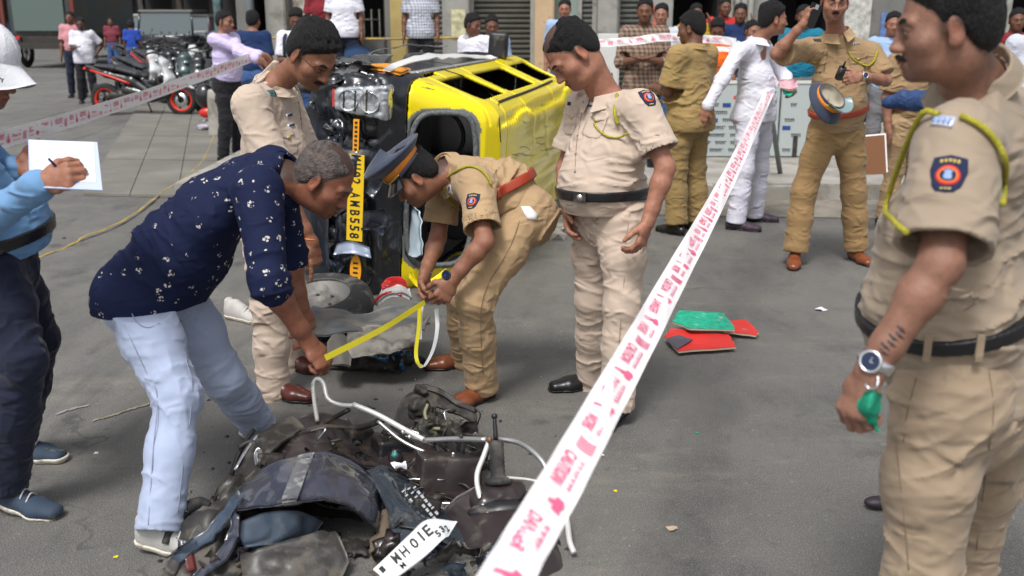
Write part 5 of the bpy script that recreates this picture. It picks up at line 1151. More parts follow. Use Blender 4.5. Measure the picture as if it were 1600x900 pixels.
# meshed at the world grid; the pieces meet with a seam between them
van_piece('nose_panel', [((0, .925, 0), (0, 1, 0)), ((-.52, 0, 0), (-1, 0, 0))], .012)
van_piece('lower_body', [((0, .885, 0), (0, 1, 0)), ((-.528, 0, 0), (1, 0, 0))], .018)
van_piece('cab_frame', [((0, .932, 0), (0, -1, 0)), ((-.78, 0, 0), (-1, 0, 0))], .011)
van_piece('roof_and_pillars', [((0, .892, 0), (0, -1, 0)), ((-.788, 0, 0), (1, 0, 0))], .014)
SEAL = mat('window_seal', (.13, .14, .145), .75, var=.5, vscale=60, bump=.8, bscale=90)
def vpts(l): return [V_(*p) for p in l]
def wsp(s_, z, off=.012):     # a point in the windscreen plane
    return V_(-.315-.592*s_+.806*off, 1.125+.806*s_+.592*off, z)
ring = []
for i in range(40):
    a = 2*math.pi*i/40; c_, s__ = math.cos(a), math.sin(a); ex = .5; ring.append(wsp(.222*abs(c_)**ex*np.sign(c_), .71+.482*abs(s__)**ex*np.sign(s__), .004))
ring.append(ring[0]); tube('windscreen_seal', ring, .017, SEAL, van, 8, 1)
# seats, dashboard and pillars seen in the dark cab
for z in (.42, 1.0):
    S = Sdf(); S.ell(V_(-1.05, 1.0, z), (.07, .27, .2), VM); S.ell(V_(-.95, .75, z), (.2, .07, .2), VM, k=.05); sdf_obj('seat', S, .02, mat('seat_cloth', (.03, .03, .034), .8), van)
multi('dashboard', [box_vf(V_(-.42, .92, .71), (.25, .12, 1.15), VM)], BLACKPLASTIC, van, False)
sw = [V_(-.62+.06*math.cos(a), 1.0+.17*math.sin(a), 1.02+.17*math.cos(a)) for a in np.linspace(0, 2*math.pi, 17)]; tube('steering_wheel', sw, .014, BLACKPLASTIC, van, 8, 2)
multi('grab_rail', [tube_vf(vpts([(-.9, .9, .7), (-.9, 1.38, .7)]), .018, 8, 1)], DARKMETAL, van)
# lamps
CHR = mat('lamp_chrome', (.85, .86, .88), .12, .6); CLEAR = mat('lamp_glass', (.42, .45, .48), .12, .55, var=.5, vscale=24, spec=.8, coat=1)
for zc, nm in ((1.26, 1),):
    S = Sdf(); zc_ = zc; cc_ = f32(V_(.05, .74, zc))
    def lampf(P, cc_=cc_):
        q = (P-cc_) @ VMf; q1 = np.abs(q-f32((0, 0, .0)))-f32((.06, .165, 0))+.02; qz = np.abs(q[:, 2])-(.085+.12*q[:, 1])+.02
        m = np.stack([q1[:, 0], q1[:, 1], qz], 1); return np.sqrt((np.maximum(m, 0)**2).sum(1))+np.minimum(m.max(1), 0)-.02
    S.add(lampf, cc_-.22, cc_+.22, k=0); S.disp(lambda P: .006*(np.exp(-np.abs(noise3(P*17))*8)-.3)+.002*noise3(P*60))
    hl = sdf_obj('headlight', S, .007, CLEAR, van)
    multi('reflector', [lathe_vf([(.06, .05), (.045, .02), (.015, 0), (.001, 0)], V_(.075, yy, zc), VM[:, 0], 16) for yy in (.67, .80)], CHR, hl)
    for k in range(3): multi('lamp_rib', [box_vf(V_(.115, .64+.07*k, zc), (.008, .007, .10+.02*k), VM)], DARKMETAL, hl, False)
multi('side_marker', [box_vf(V_(.04, .555, 1.26), (.03, .018, .10), VM)], REDP, van, False)
OI = mat('indicator_orange', (.85, .32, .01), .25, coat=.5)
sheet('indicator', [[V_(-.20, .66, 1.425), V_(-.28, .66, 1.44), V_(-.36, .66, 1.43)], [V_(-.18, .76, 1.43), V_(-.28, .77, 1.45), V_(-.38, .77, 1.44)], [V_(-.20, .87, 1.41), V_(-.28, .88, 1.42), V_(-.40, .87, 1.42)]], OI, van, .02, 3)
STK = mat('sticker_orange', (.85, .36, .01), .5); PLY = mat('plate_yellow', (.80, .52, .01), .45); INK = mat('plate_ink', (.01, .01, .012), .6)
FX = .105
multi('sticker', [box_vf(V_(FX-.01, .715, 1.06), (.006, .036, .19), VM)], STK, van, False)
dn, rtv = -VM[:, 2], VM[:, 1]
pl = mesh_np('number_plate', *box_vf(V_(FX, .725, .69), (.006, .10, .52), VM), PLY, van, False)
pc = V_(FX+.0045, .725, .69)
for i, (ch, z) in enumerate(zip('MH02AMB558', [.26, .205, .155, .11, .02, -.035, -.095, -.145, -.195, -.245])):
    multi('plate_character', [text_vf(ch, pc+VM[:, 2]*z*.93, dn, rtv, .062, .034)], INK, pl, False)
multi('plate_bolt', [lathe_vf([(.008, .002), (.001, .006)], pc+VM[:, 2]*.27, VM[:, 0], 10)], METAL, pl)
el = [(.045*math.cos(a), .095*math.sin(a)) for a in np.linspace(0, 2*math.pi, 21)[:-1]]; ce = V_(FX-.01, .735, .245)
st_ = mesh_np('round_sticker', [ce+VM[:, 1]*x*.8+VM[:, 2]*y for x, y in el]+[ce+VM[:, 0]*.004+VM[:, 1]*x*.8+VM[:, 2]*y for x, y in el], [tuple(range(20, 40))]+[(i, (i+1) % 20, 20+(i+1) % 20, 20+i) for i in range(20)], STK, van, False)
for i in range(4): multi('sticker_mark', [box_vf(ce+VM[:, 0]*.005+VM[:, 2]*(.045-.03*i), (.002, .03, .011), VM)], INK, st_, False)
for i in range(7): multi('sticker_mark', [box_vf(V_(FX-.005, .715, 1.135-.026*i), (.003, .016, .013), VM)], INK, van, False)
GLS = mat('torn_black_sheet', (.02, .025, .035), .16, coat=.8)
sheet('torn_grille', [[V_(.06, .47, 1.0), V_(.09, .6, .98), V_(.07, .75, .99), V_(-.02, .9, .95)], [V_(.05, .45, .9), V_(.14, .6, .86), V_(.11, .75, .9), V_(.0, .9, .86)], [V_(.02, .46, .78), V_(.09, .6, .82), V_(.06, .75, .76), V_(-.02, .9, .8)]], GLS, van, .005, 5, .03, 12)
sheet('bent_bumper', [[V_(.10, .36, 1.2), V_(.04, .36, .9), V_(.12, .34, .6), V_(.08, .36, .2), V_(-.05, .34, .02)], [V_(.12, .46, 1.18), V_(.10, .45, .9), V_(.15, .46, .6), V_(.12, .48, .2), V_(-.02, .46, .04)], [V_(.08, .54, 1.15), V_(.05, .56, .9), V_(.09, .55, .6), V_(.10, .57, .25), V_(-.03, .57, .06)]], GLS, van, .006, 5, .02, 14)
sheet('bent_bracket', [[V_(.11, .62, .40), V_(.12, .72, .43), V_(.10, .82, .40)], [V_(.12, .60, .33), V_(.15, .72, .36), V_(.12, .84, .34)]], mat('scratched_sheet', (.30, .35, .45), .3, .5), van, .004, 4, .01, 20)
# white stripe pieces and torn trim along the raised side, mirror, wheels
sheet('torn_trim', [[V_(-.15, .78, 1.44), V_(-.8, .80, 1.49), V_(-1.6, .80, 1.47), V_(-2.6, .82, 1.42)], [V_(-.15, .83, 1.43), V_(-.8, .86, 1.47), V_(-1.6, .86, 1.45), V_(-2.6, .88, 1.40)]], mat('white_stripe', (.70, .70, .70), .35), van, .006, 5, .02, 6)
sheet('torn_trim', [[V_(-.3, .45, 1.43), V_(-1.0, .55, 1.52), V_(-1.9, .6, 1.50)], [V_(-.3, .48, 1.44), V_(-1.0, .59, 1.53), V_(-1.9, .66, 1.50)]], METAL, van, .004, 6, .02, 9)
for x, y, z, r in ((-.55, .26, 1.3, .26), (-2.85, .26, 1.3, .26), (-2.85, .26, .14, .26)):
    prof = [(.12, -.07), (.19, -.078), (.245, -.06), (.262, -.03), (.262, .03), (.245, .06), (.19, .078), (.12, .07)]
    wl = multi('wheel', [lathe_vf(prof, V_(x, y, z), VM[:, 2], 28)], RUBBER, van); multi('rim', [lathe_vf([(.001, .03), (.05, .035), (.10, .01), (.15, .05), (.16, .06)], V_(x, y, z), VM[:, 2], 24)], mat('steel_rim', (.30, .30, .30), .45, .7), wl)
S = Sdf(); cm_ = f32(V_(-2.7, .86, 1.50)); S.add(lambda P: (lambda m: np.sqrt((np.maximum(m, 0)**2).sum(1))+np.minimum(m.max(1), 0)-.03)(np.abs((P-cm_) @ VMf)-f32((.02, .05, .08))), cm_-.16, cm_+.16, k=0); sdf_obj('mirror', S, .015, BLACKPLASTIC, van)
tube('mirror_arm', vpts([(-2.7, .86, 1.38), (-2.7, .86, 1.45)]), .02, BLACKPLASTIC, van, 6, 1)
sheet('crushed_wing', [[V_(.0, .35, 1.40), V_(-.25, .4, 1.44), V_(-.6, .4, 1.40)], [V_(.06, .46, 1.34), V_(-.2, .5, 1.46), V_(-.6, .5, 1.47)], [V_(.04, .6, 1.36), V_(-.2, .66, 1.42), V_(-.6, .68, 1.46)]], mat('bare_sheet_metal', (.28, .28, .28), .3, .85, dirt=(.03, .03, .035), dirtscale=10, dirtlo=.5), van, .006, 6, .05, 9)
for k in range(6):
    r_ = random.Random(k); a = V_(.05-.1*k*.3, .36+.04*k, 1.38+.02*r_.random()); tube('bent_rod', [a, a+VM @ A(r_.uniform(-.1, .1), -.08, .05), a+VM @ A(r_.uniform(-.2, .05), -.16+r_.random()*.1, .02), a+VM @ A(-.15, -.2, -.1)], .008, METAL, van, 6, 4)
YEL = mat('yellow_plastic', (.78, .62, .01), .35)
tag(sheet('bumper_piece', [[W(642, 425, 6.1), W(655, 440, 5.95), W(675, 436, 5.9), W(697, 420, 5.95)], [W(640, 433, 6.1), W(655, 450, 5.9), W(678, 444, 5.85), W(699, 428, 5.9)]], YEL, None, .01, 4), 'broken yellow plastic strip lying under the front of the van', 'debris')
tag(sheet('glass_sheet', [[W(630, 330, 6.5), W(645, 322, 6.3), W(655, 330, 6.2)], [W(632, 365, 6.4), W(648, 370, 6.2), W(658, 362, 6.15)], [W(636, 395, 6.3), W(650, 402, 6.15), W(660, 398, 6.1)]], mat('broken_lamp', (.45, .55, .62), .15, spec=.8), None, .012, 4, .02, 20), 'broken clear lamp piece at the lower edge of the van', 'debris')

rv = random.Random(17)
for i in range(22):
    y, z = rv.uniform(.40, .86), rv.uniform(.05, 1.35)
    if abs(y-.72) < .09 and .15 < z < 1.2: y = .5+.1*rv.random()
    L = rv.uniform(.06, .16); an = rv.uniform(0, 3.1); dy, dz = math.cos(an)*L, math.sin(an)*L; x = .045+rv.uniform(0, .05)
    rows = [[V_(x+rv.uniform(-.03, .035), y+dy*t-dz*.35*u, z+dz*t+dy*.35*u) for t in (-.5, 0, .5)] for u in (-1, 0, 1)]
    sheet('torn_sheet', rows, [GLS, GLS, BLACKPLASTIC, mat('torn_blue_grey', (.05, .07, .11), .25, coat=.4)][i % 4], van, .004, 3, .015, 16)
for i in range(9):
    x, y = -rv.uniform(0, .5), rv.uniform(.4, .85); rows = [[V_(x+rv.uniform(-.1, .1)-.12*t, y+rv.uniform(-.03, .03)+.1*u, 1.41+rv.uniform(-.01, .06)) for t in (-.5, 0, .5)] for u in (-1, 0, 1)]
    sheet('torn_sheet', rows, [GLS, MATS['bare_sheet_metal'], BLACKPLASTIC][i % 3], van, .004, 3, .02, 14)
# ------------------------------------------------------------------ crushed scooter in the foreground
def Wr(l): return [[W(*p) for p in r] for r in l]
PNL = mat('grey_blue_panel', (.042, .046, .066), .2, coat=.5, dirt=(.085, .078, .07), dirtscale=9, dirtlo=.60); BRN = mat('dark_brown_panel', (.030, .022, .023), .32, coat=.2, dirt=(.09, .075, .062), dirtscale=8, dirtlo=.56)
DST = mat('dusty_plastic', (.034, .032, .030), .42, dirt=(.10, .088, .072), dirtscale=12, dirtlo=.5); INR = mat('inner_plastic', (.018, .016, .015), .6, dirt=(.09, .075, .06), dirtscale=8, dirtlo=.5); BLP = mat('blue_black_panel', (.022, .032, .045), .22, coat=.5, dirt=(.12, .11, .10), dirtscale=8, dirtlo=.58)
BLUESH = mat('blue_scuffed_panel', (.045, .065, .095), .28, coat=.3, dirt=(.10, .09, .078), dirtscale=10, dirtlo=.53)
wk = empty('wrecked_scooter', G(600, 860), 'crushed dark grey scooter lying in pieces in the foreground with white plate', 'scooter')
sheet('front_mudguard', Wr([[(362, 772, 3.15), (400, 745, 3.2), (445, 718, 3.25), (500, 706, 3.3), (548, 720, 3.3), (578, 752, 3.3), (596, 785, 3.3)],
    [(366, 790, 3.02), (410, 768, 3.02), (452, 748, 3.04), (505, 738, 3.08), (552, 752, 3.1), (583, 780, 3.12), (594, 812, 3.15)],
    [(372, 800, 2.95), (415, 792, 2.92), (455, 784, 2.92), (505, 780, 2.95), (545, 790, 2.98), (572, 812, 3.02), (585, 826, 3.05)]]), PNL, wk, .006, 6, .012, 14)
sheet('panel_stripe', Wr([[(466, 714, 3.24), (478, 711, 3.25), (492, 709, 3.26)], [(452, 750, 3.02), (464, 747, 3.03), (478, 745, 3.04)], [(440, 784, 2.90), (452, 782, 2.90), (464, 781, 2.91)]]), mat('scratched_stripe', (.16, .17, .19), .3, .3, dirt=(.3, .3, .3), dirtscale=30, dirtlo=.5), wk, .012, 5)
sheet('inner_guard', Wr([[(378, 800, 3.0), (430, 792, 3.1), (500, 786, 3.2), (560, 806, 3.2)], [(375, 835, 2.95), (430, 815, 3.1), (500, 812, 3.25), (575, 840, 3.2)], [(380, 880, 2.9), (440, 862, 3.0), (510, 850, 3.15), (570, 885, 3.1)], [(385, 925, 2.85), (450, 915, 2.9), (520, 905, 3.0), (575, 930, 3.0)]]), INR, wk, .006, 6, .03, 12)
sheet('scuffed_panel', Wr([[(378, 815, 2.88), (420, 800, 2.92), (470, 800, 2.98), (505, 815, 3.05)], [(376, 838, 2.85), (415, 832, 2.88), (455, 835, 2.92), (480, 842, 3.0)], [(382, 856, 2.84), (410, 852, 2.86), (440, 850, 2.9), (460, 852, 2.95)]]), BLUESH, wk, .006, 6, .014, 14)
sheet('lower_shell', Wr([[(375, 868, 2.82), (430, 850, 2.86), (480, 838, 2.9), (520, 832, 2.95)], [(380, 900, 2.78), (440, 880, 2.8), (500, 868, 2.84), (535, 850, 2.9)], [(385, 940, 2.74), (450, 930, 2.76), (520, 915, 2.8), (545, 880, 2.86)]]), DST, wk, .008, 6, .02, 12)
sheet('crumpled_shell', Wr([[(300, 800, 3.05), (330, 770, 3.1), (365, 745, 3.2), (400, 735, 3.25)], [(275, 850, 2.95), (320, 815, 2.98), (350, 800, 3.05), (378, 790, 3.1)], [(250, 905, 2.85), (300, 870, 2.85), (340, 850, 2.9), (375, 840, 2.95)], [(235, 960, 2.78), (290, 930, 2.76), (340, 915, 2.78), (385, 905, 2.8)]]), DST, wk, .006, 7, .05, 13)
for i, (a, b, c) in enumerate([((270, 870, 2.86), (330, 820, 2.9), (372, 765, 3.05)), ((300, 905, 2.8), (350, 850, 2.86), (365, 800, 2.95)), ((255, 890, 2.84), (285, 850, 2.9), (330, 800, 3.0))]):
    sheet('torn_strip', Wr([[a, b, c], [(a[0]+14, a[1]+10, a[2]-.03), (b[0]+16, b[1]+8, b[2]-.03), (c[0]+10, c[1]+10, c[2]-.02)]]), [BLUESH, PNL, DST][i], wk, .005, 7, .02, 22)
tube('tyre_piece', [W(*p) for p in [(258, 850, 2.95), (272, 815, 3.0), (292, 795, 3.05), (312, 786, 3.08), (328, 790, 3.08)]], [.012, .022, .024, .022, .012], RUBBER, wk, 10, 6)
sheet('reflector_piece', Wr([[(290, 870, 2.84), (302, 862, 2.84)], [(294, 895, 2.8), (306, 890, 2.8)]]), mat('dark_red_lens', (.10, .02, .015), .2), wk, .01, 4)
# blue-black side panel with small writing
sheet('side_panel', Wr([[(572, 735, 3.4), (600, 728, 3.45), (640, 745, 3.45), (670, 775, 3.4), (705, 800, 3.3)], [(595, 775, 3.22), (620, 768, 3.25), (655, 790, 3.25), (690, 812, 3.2), (722, 835, 3.12)], [(612, 830, 3.05), (640, 815, 3.08), (675, 830, 3.08), (712, 860, 3.02), (735, 890, 2.95)], [(600, 900, 2.9), (640, 890, 2.92), (680, 900, 2.9), (715, 915, 2.86), (745, 935, 2.8)]]), BLP, wk, .006, 6, .010, 10)
r_ = random.Random(4); rw = []
for ln, (x, y) in enumerate([(627, 768), (636, 764), (645, 762)]):
    for k in range(11 - 2*ln):
        x0, y0 = x+k*5.6, y+k*6.4; Yd = 3.235-.0085*k-.003*ln
        p = W(x0, y0, Yd); q = W(x0+4.0, y0+4.6, Yd-.006); u_ = W(x0+4, y0-3.0, Yd)-p; rw.append(([p, q, q+u_*.8, p+u_*.9], [(0, 1, 2, 3)]) if r_.random() > .35 else ([p, p*.6+q*.4, p*.6+q*.4+u_, p+u_], [(0, 1, 2, 3)]))
tag(multi('small_lettering', rw, mat('worn_white_print', (.42, .43, .44), .7), wk, False), kind='stuff')
# number plate, bent
sheet_pl = sheet('number_plate', Wr([[(583, 890, 2.78), (608, 866, 2.80), (640, 835, 2.84), (668, 812, 2.88), (714, 815, 2.93)], [(592, 898, 2.76), (620, 878, 2.78), (652, 850, 2.82), (682, 828, 2.86), (706, 828, 2.9)], [(606, 912, 2.73), (640, 888, 2.75), (668, 866, 2.79), (692, 843, 2.84), (700, 838, 2.87)]]), mat('plate_white', (.72, .74, .76), .45), wk, .004, 6)
bvp = bvh_of(sheet_pl); dpl = W(690, 822, 2.87)-W(610, 890, 2.77)
def plate_text(ch, x, y, h_, w_, m=INK):
    p, n = cast(bvp, x, y)
    if p is None: return
    d = nrm(dpl-n*np.dot(dpl, n)); u = np.cross(n, d); w_ = None if ch == '1' else w_; multi('plate_character', [text_vf(ch, p+n*.003, d, u, h_, w_)], m, sheet_pl, False)
for ch, x, y in (('M', 619, 872), ('H', 632, 862), ('0', 647, 849), ('1', 658, 838), ('E', 668, 829)): plate_text(ch, x, y, .036, .022)
for ch, x, y in (('M', 630, 884), ('3', 690, 827), ('5', 684, 834), ('2', 697, 826)): plate_text(ch, x, y, .022, .015)
p, n = cast(bvp, 598, 890)
if p is not None: multi('plate_emblem', [box_vf(p+n*.003, (.014, .002, .022), np.stack([nrm(dpl), n, np.cross(nrm(dpl), n)], 1))], INK, sheet_pl, False)
# hard moulded parts: boxes, brackets, springs and bolts among the torn sheets
def hardbox(name, c, hs, f, u, m, r=.012, dz=.003):
    S = Sdf(); M_ = f32(frame(f, u)); c_ = f32(c); h_ = f32(hs)
    def fn(P):
        q = np.abs((P-c_) @ M_)-h_+r; return np.sqrt((np.maximum(q, 0)**2).sum(1))+np.minimum(q.max(1), 0)-r
    S.add(fn, np.asarray(c)-max(hs)*1.7, np.asarray(c)+max(hs)*1.7, k=0); S.disp(lambda P: dz*(noise3(P*22)+.8*np.exp(-np.abs(noise3(P*11))*10))); return sdf_obj(name, S, .006, m, wk)
hardbox('storage_box', W(700, 745, 3.46), (.115, .075, .085), A(.25, -.9, .2), A(.1, .1, 1), BRN)
hardbox('battery_box', W(612, 702, 3.62), (.07, .06, .045), A(.4, -.8, .1), A(.1, .2, 1), BLACKPLASTIC)
hardbox('lamp_bracket', W(560, 680, 3.70), (.06, .03, .03), A(.7, -.6, .1), A(.1, .2, 1), DARKMETAL)
hardbox('fuse_cover', W(735, 705, 3.56), (.05, .04, .06), A(.2, -.9, .2), A(.2, .1, 1), BLACKPLASTIC)
hardbox('hub_cover', W(420, 725, 3.42), (.05, .05, .04), A(.4, -.8, .3), A(.2, .1, 1), DARKMETAL)
hardbox('air_filter', W(660, 800, 3.24), (.05, .05, .05), A(.4, -.8, .3), A(.3, .1, 1), INR)
sx_ = W(650, 716, 3.55); ex_ = W(676, 742, 3.46); e1 = nrm(ex_-sx_); e2 = nrm(np.cross(e1, UPZ)); e3 = np.cross(e1, e2)
tube('spring', [sx_+(ex_-sx_)*t+.018*(math.cos(t*44)*e2+math.sin(t*44)*e3) for t in np.linspace(0, 1, 60)], .0032, METAL, wk, 6, 1)
rz_ = random.Random(77)
for i in range(14):
    p_ = W(rz_.uniform(500, 760), rz_.uniform(670, 790), 3.5-rz_.uniform(0, .1)); multi('bolt', [lathe_vf([(.008, 0), (.008, .007), (.004, .009), (.0001, .009)], p_, nrm(A(rz_.uniform(-1, 1), -1, rz_.uniform(0, 1))), 6)], [METAL, DARKMETAL][i % 2], wk)
for i in range(16):
    x, y = rz_.uniform(480, 740), rz_.uniform(665, 770); Y0 = 3.62-(y-665)*.0022; tube('loose_cable', [W(x, y, Y0), W(x+rz_.uniform(-20, 30), y+rz_.uniform(-8, 22), Y0-.04), W(x+rz_.uniform(-10, 50), y+rz_.uniform(-4, 35), Y0-.05)], rz_.uniform(.0022, .0045), [BLACKPLASTIC, DARKMETAL, METAL, DST][i % 4], wk, 6, 5)
for i in range(20):
    x, y = rz_.uniform(470, 760), rz_.uniform(668, 790); Y0 = 3.60-(y-665)*.0026; L = rz_.uniform(14, 34); an = rz_.uniform(-.4, 1.4); dx, dy = math.cos(an)*L, math.sin(an)*L
    sheet('torn_piece', [[W(x+dx*t-dy*.3*u+rz_.uniform(-3, 3), y+dy*t+dx*.3*u+rz_.uniform(-3, 3), Y0+rz_.uniform(-.02, .02)) for t in (0, .5, 1)] for u in (-1, 0, 1)], [BRN, INR, BLACKPLASTIC, PNL, DST][i % 5], wk, .004, 4, .02, 20)
# shards and torn pieces filling the mangled front and the gap under the plate
rsd = random.Random(31)
for i in range(46):
    if i < 28: x, y = rsd.uniform(262, 400), rsd.uniform(790, 895)
    else: x, y = rsd.uniform(560, 770), rsd.uniform(850, 895)
    if i < 28 and y < 980-.6*x-0: y += 25
    Y0 = 2.80+(900-y)*.0032+rsd.uniform(-.03, .03); L = rsd.uniform(18, 46); an = rsd.uniform(-1.3, .6); dx, dy = math.cos(an)*L, math.sin(an)*L; nx, ny = -dy*.28, dx*.28
    rows = [[(x+dx*t+nx*u+rsd.uniform(-5, 5), y+dy*t+ny*u+rsd.uniform(-5, 5), Y0+rsd.uniform(-.025, .025)) for t in (0, .5, 1)] for u in (-1, 0, 1)]
    sheet('torn_piece', Wr(rows), [BLUESH, PNL, DST, INR, BRN, PNL][i % 6], wk, .004, 4, .02, 24)
# footboard, brown body, frame, engine
sheet('floor_shell', Wr([[(400, 690, 3.65), (450, 660, 3.75), (500, 645, 3.8), (545, 655, 3.8)], [(415, 715, 3.5), (465, 690, 3.6), (520, 680, 3.65), (570, 690, 3.7)], [(440, 735, 3.4), (490, 715, 3.45), (550, 712, 3.5), (600, 720, 3.55)]]), BRN, wk, .006, 6, .02, 10)
sheet('grey_cover', Wr([[(378, 745, 3.35), (392, 700, 3.5), (420, 668, 3.65), (455, 652, 3.75)], [(402, 762, 3.25), (420, 715, 3.4), (445, 690, 3.55), (480, 668, 3.7)]]), DST, wk, .008, 6, .02, 14)
sheet('body_panel', Wr([[(500, 665, 3.75), (560, 672, 3.75), (620, 680, 3.72), (665, 690, 3.7), (720, 712, 3.62), (752, 735, 3.55)], [(520, 700, 3.55), (570, 710, 3.55), (630, 722, 3.52), (680, 735, 3.5), (722, 752, 3.46), (748, 775, 3.4)], [(560, 728, 3.45), (600, 735, 3.42), (650, 755, 3.4), (690, 775, 3.36), (725, 790, 3.32), (745, 812, 3.25)]]), BRN, wk, .008, 6, .014, 9)
sheet('rear_shell', Wr([[(690, 800, 3.3), (720, 775, 3.35), (765, 757, 3.38), (815, 765, 3.36), (850, 800, 3.3)], [(710, 840, 3.12), (745, 815, 3.14), (790, 800, 3.16), (845, 815, 3.14), (872, 850, 3.1)], [(730, 890, 2.95), (765, 870, 2.94), (815, 860, 2.95), (868, 870, 2.95), (884, 900, 2.92)], [(745, 940, 2.8), (785, 935, 2.78), (835, 930, 2.78), (875, 930, 2.8), (886, 945, 2.8)]]), BRN, wk, .008, 6, .012, 8)
tube('shell_edge', [W(*p) for p in [(838, 790, 3.3), (862, 825, 3.15), (880, 870, 3.0), (884, 905, 2.88), (882, 950, 2.78)]], .008, BLACKPLASTIC, wk, 8, 6)
sheet('headlamp_shell', Wr([[(612, 670, 3.85), (628, 632, 3.95), (650, 605, 4.0), (672, 605, 4.0), (700, 622, 3.95), (745, 640, 3.85)], [(640, 690, 3.72), (652, 655, 3.82), (668, 636, 3.9), (690, 640, 3.9), (715, 650, 3.85), (745, 665, 3.78)]]), INR, wk, .01, 6, .02, 14)
sheet('headlamp_lip', Wr([[(668, 601, 3.98), (690, 608, 3.95), (715, 625, 3.9), (748, 640, 3.82)], [(668, 609, 3.97), (690, 616, 3.94), (713, 633, 3.88), (742, 644, 3.82)]]), DST, wk, .012, 5)
S = Sdf()
for q, r0 in [((655, 640, 3.86), .05), ((680, 660, 3.82), .055), ((705, 672, 3.76), .05), ((728, 690, 3.7), .045), ((665, 672, 3.78), .05), ((745, 710, 3.62), .04), ((658, 612, 3.95), .028)]: S.ell(W(*q), (r0, r0*.8, r0*.75), k=.02)
S.disp(lambda P: .016*noise3(P*28)+.008*noise3(P*70)); sdf_obj('engine_block', S, .006, mat('grimy_engine', (.035, .032, .028), .6, .3, dirt=(.16, .15, .11), dirtscale=16, dirtlo=.55), wk)
for i in range(10):
    a = r_.uniform(640, 745); b = r_.uniform(630, 700); Y0 = 3.9-(b-630)*.003; tube('loose_cable', [W(a, b, Y0), W(a+r_.uniform(-18, 18), b+r_.uniform(-12, 18), Y0-.06), W(a+r_.uniform(-22, 22), b+r_.uniform(-5, 25), Y0-.08), W(a+r_.uniform(-15, 25), b+r_.uniform(5, 32), Y0-.04)], r_.uniform(.0025, .0045), [DARKMETAL, METAL, BLACKPLASTIC, DST][i % 4], wk, 6, 5)
tube('hose', [W(*p) for p in [(668, 632, 3.84), (664, 648, 3.8), (675, 668, 3.77), (698, 668, 3.76), (706, 655, 3.8)]], .007, mat('old_hose', (.22, .21, .13), .6), wk, 7, 6)
STEEL = SCRAPEDMETAL; WP = mat('white_painted_tube', (.66, .66, .64), .35, .3, dirt=(.30, .28, .26), dirtscale=18, dirtlo=.6)
for nm, pts, r0, m in [('carrier_tube', [(496, 658, 3.72), (491, 625, 3.74), (490, 600, 3.76), (497, 592, 3.76), (506, 600, 3.74), (512, 622, 3.7), (530, 632, 3.68), (556, 634, 3.66)], .0085, WP), ('carrier_tube', [(552, 632, 3.66), (590, 648, 3.62), (630, 670, 3.58), (664, 688, 3.54)], .0105, WP), ('guard_tube', [(590, 658, 3.6), (630, 690, 3.56), (680, 712, 3.52), (722, 722, 3.5)], .007, STEEL),
    ('cross_tube', [(662, 688, 3.54), (710, 686, 3.48), (760, 687, 3.4)], .010, STEEL), ('curved_tube', [(775, 686, 3.4), (805, 690, 3.36), (828, 702, 3.3), (848, 722, 3.24), (858, 745, 3.2)], .010, STEEL), ('drop_tube', [(764, 690, 3.38), (756, 712, 3.34), (745, 745, 3.28), (752, 782, 3.22), (770, 815, 3.14), (785, 842, 3.05)], .0095, WP),
    ('thin_rod', [(792, 746, 3.3), (830, 750, 3.25), (870, 762, 3.2)], .005, WP), ('torn_tube', [(878, 782, 3.15), (886, 815, 3.08), (890, 845, 3.0), (897, 864, 2.96)], .010, WP),
    ('frame_tube', [(415, 735, 3.5), (450, 700, 3.6), (500, 665, 3.72), (545, 640, 3.68)], .010, DARKMETAL), ('frame_tube', [(440, 690, 3.6), (500, 668, 3.7), (560, 668, 3.68), (600, 655, 3.62)], .012, DARKMETAL)]:
    tube(nm, [W(*p) for p in pts], r0, m, wk, 10, 7)
multi('tube_bolt', [lathe_vf([(.012, 0), (.012, .008), (.004, .012), (.0001, .012)], W(765, 687, 3.37), nrm(A(0, 0, CAMZ)-W(765, 687, 3.37)), 10)], mat('rusty_bolt', (.20, .11, .07), .6, .6), wk)
a, b = W(779, 757, 3.3), W(775, 690, 3.36); ax = nrm(b-a); L = np.linalg.norm(b-a)
prof = [(.020, -.005), (.047, 0), (.050, .012), (.044, .022), (.028, .028)]+[(.0245 if i % 2 else .0275, .032+i*.0075) for i in range(15)]+[(.022, .15), (.012, .155)]
gp = multi('handle_grip', [lathe_vf(prof, a, ax, 20)], RUBBER, wk)
e = a+ax*.155; multi('brake_lever', [tube_vf([e, e+ax*.05, e+ax*.078], [.009, .0075, .006], 8, 3), lathe_vf([(.0001, .094), (.009, .092), (.012, .084), (.009, .076), (.005, .072)], e, ax, 12)], BLACKPLASTIC, gp)
S = Sdf(); S.ell(W(783, 768, 3.3), (.09, .07, .035)); S.ell(W(760, 790, 3.25), (.06, .05, .05), k=.04); S.disp(lambda P: .006*noise3(P*30)); sdf_obj('handlebar_cowl', S, .006, BRN, wk)
S = Sdf(); S.ell(W(785, 800, 3.2), (.11, .04, .04)); S.disp(lambda P: .008*noise3(P*26)); sdf_obj('seat_hinge', S, .007, BLACKPLASTIC, wk)
sheet('paper_scrap', Wr([[(612, 726, 3.42), (622, 722, 3.42), (634, 722, 3.42)], [(618, 735, 3.38), (626, 733, 3.36), (633, 735, 3.38)]]), WHITEC, wk, .004, 5, .02, 40)
multi('teal_cap', [lathe_vf([(.012, 0), (.012, .014), (.006, .018), (.0001, .018)], W(618, 712, 3.5), A(-.3, -.6, .7), 12)], mat('teal_plastic', (.03, .22, .2), .4), wk)
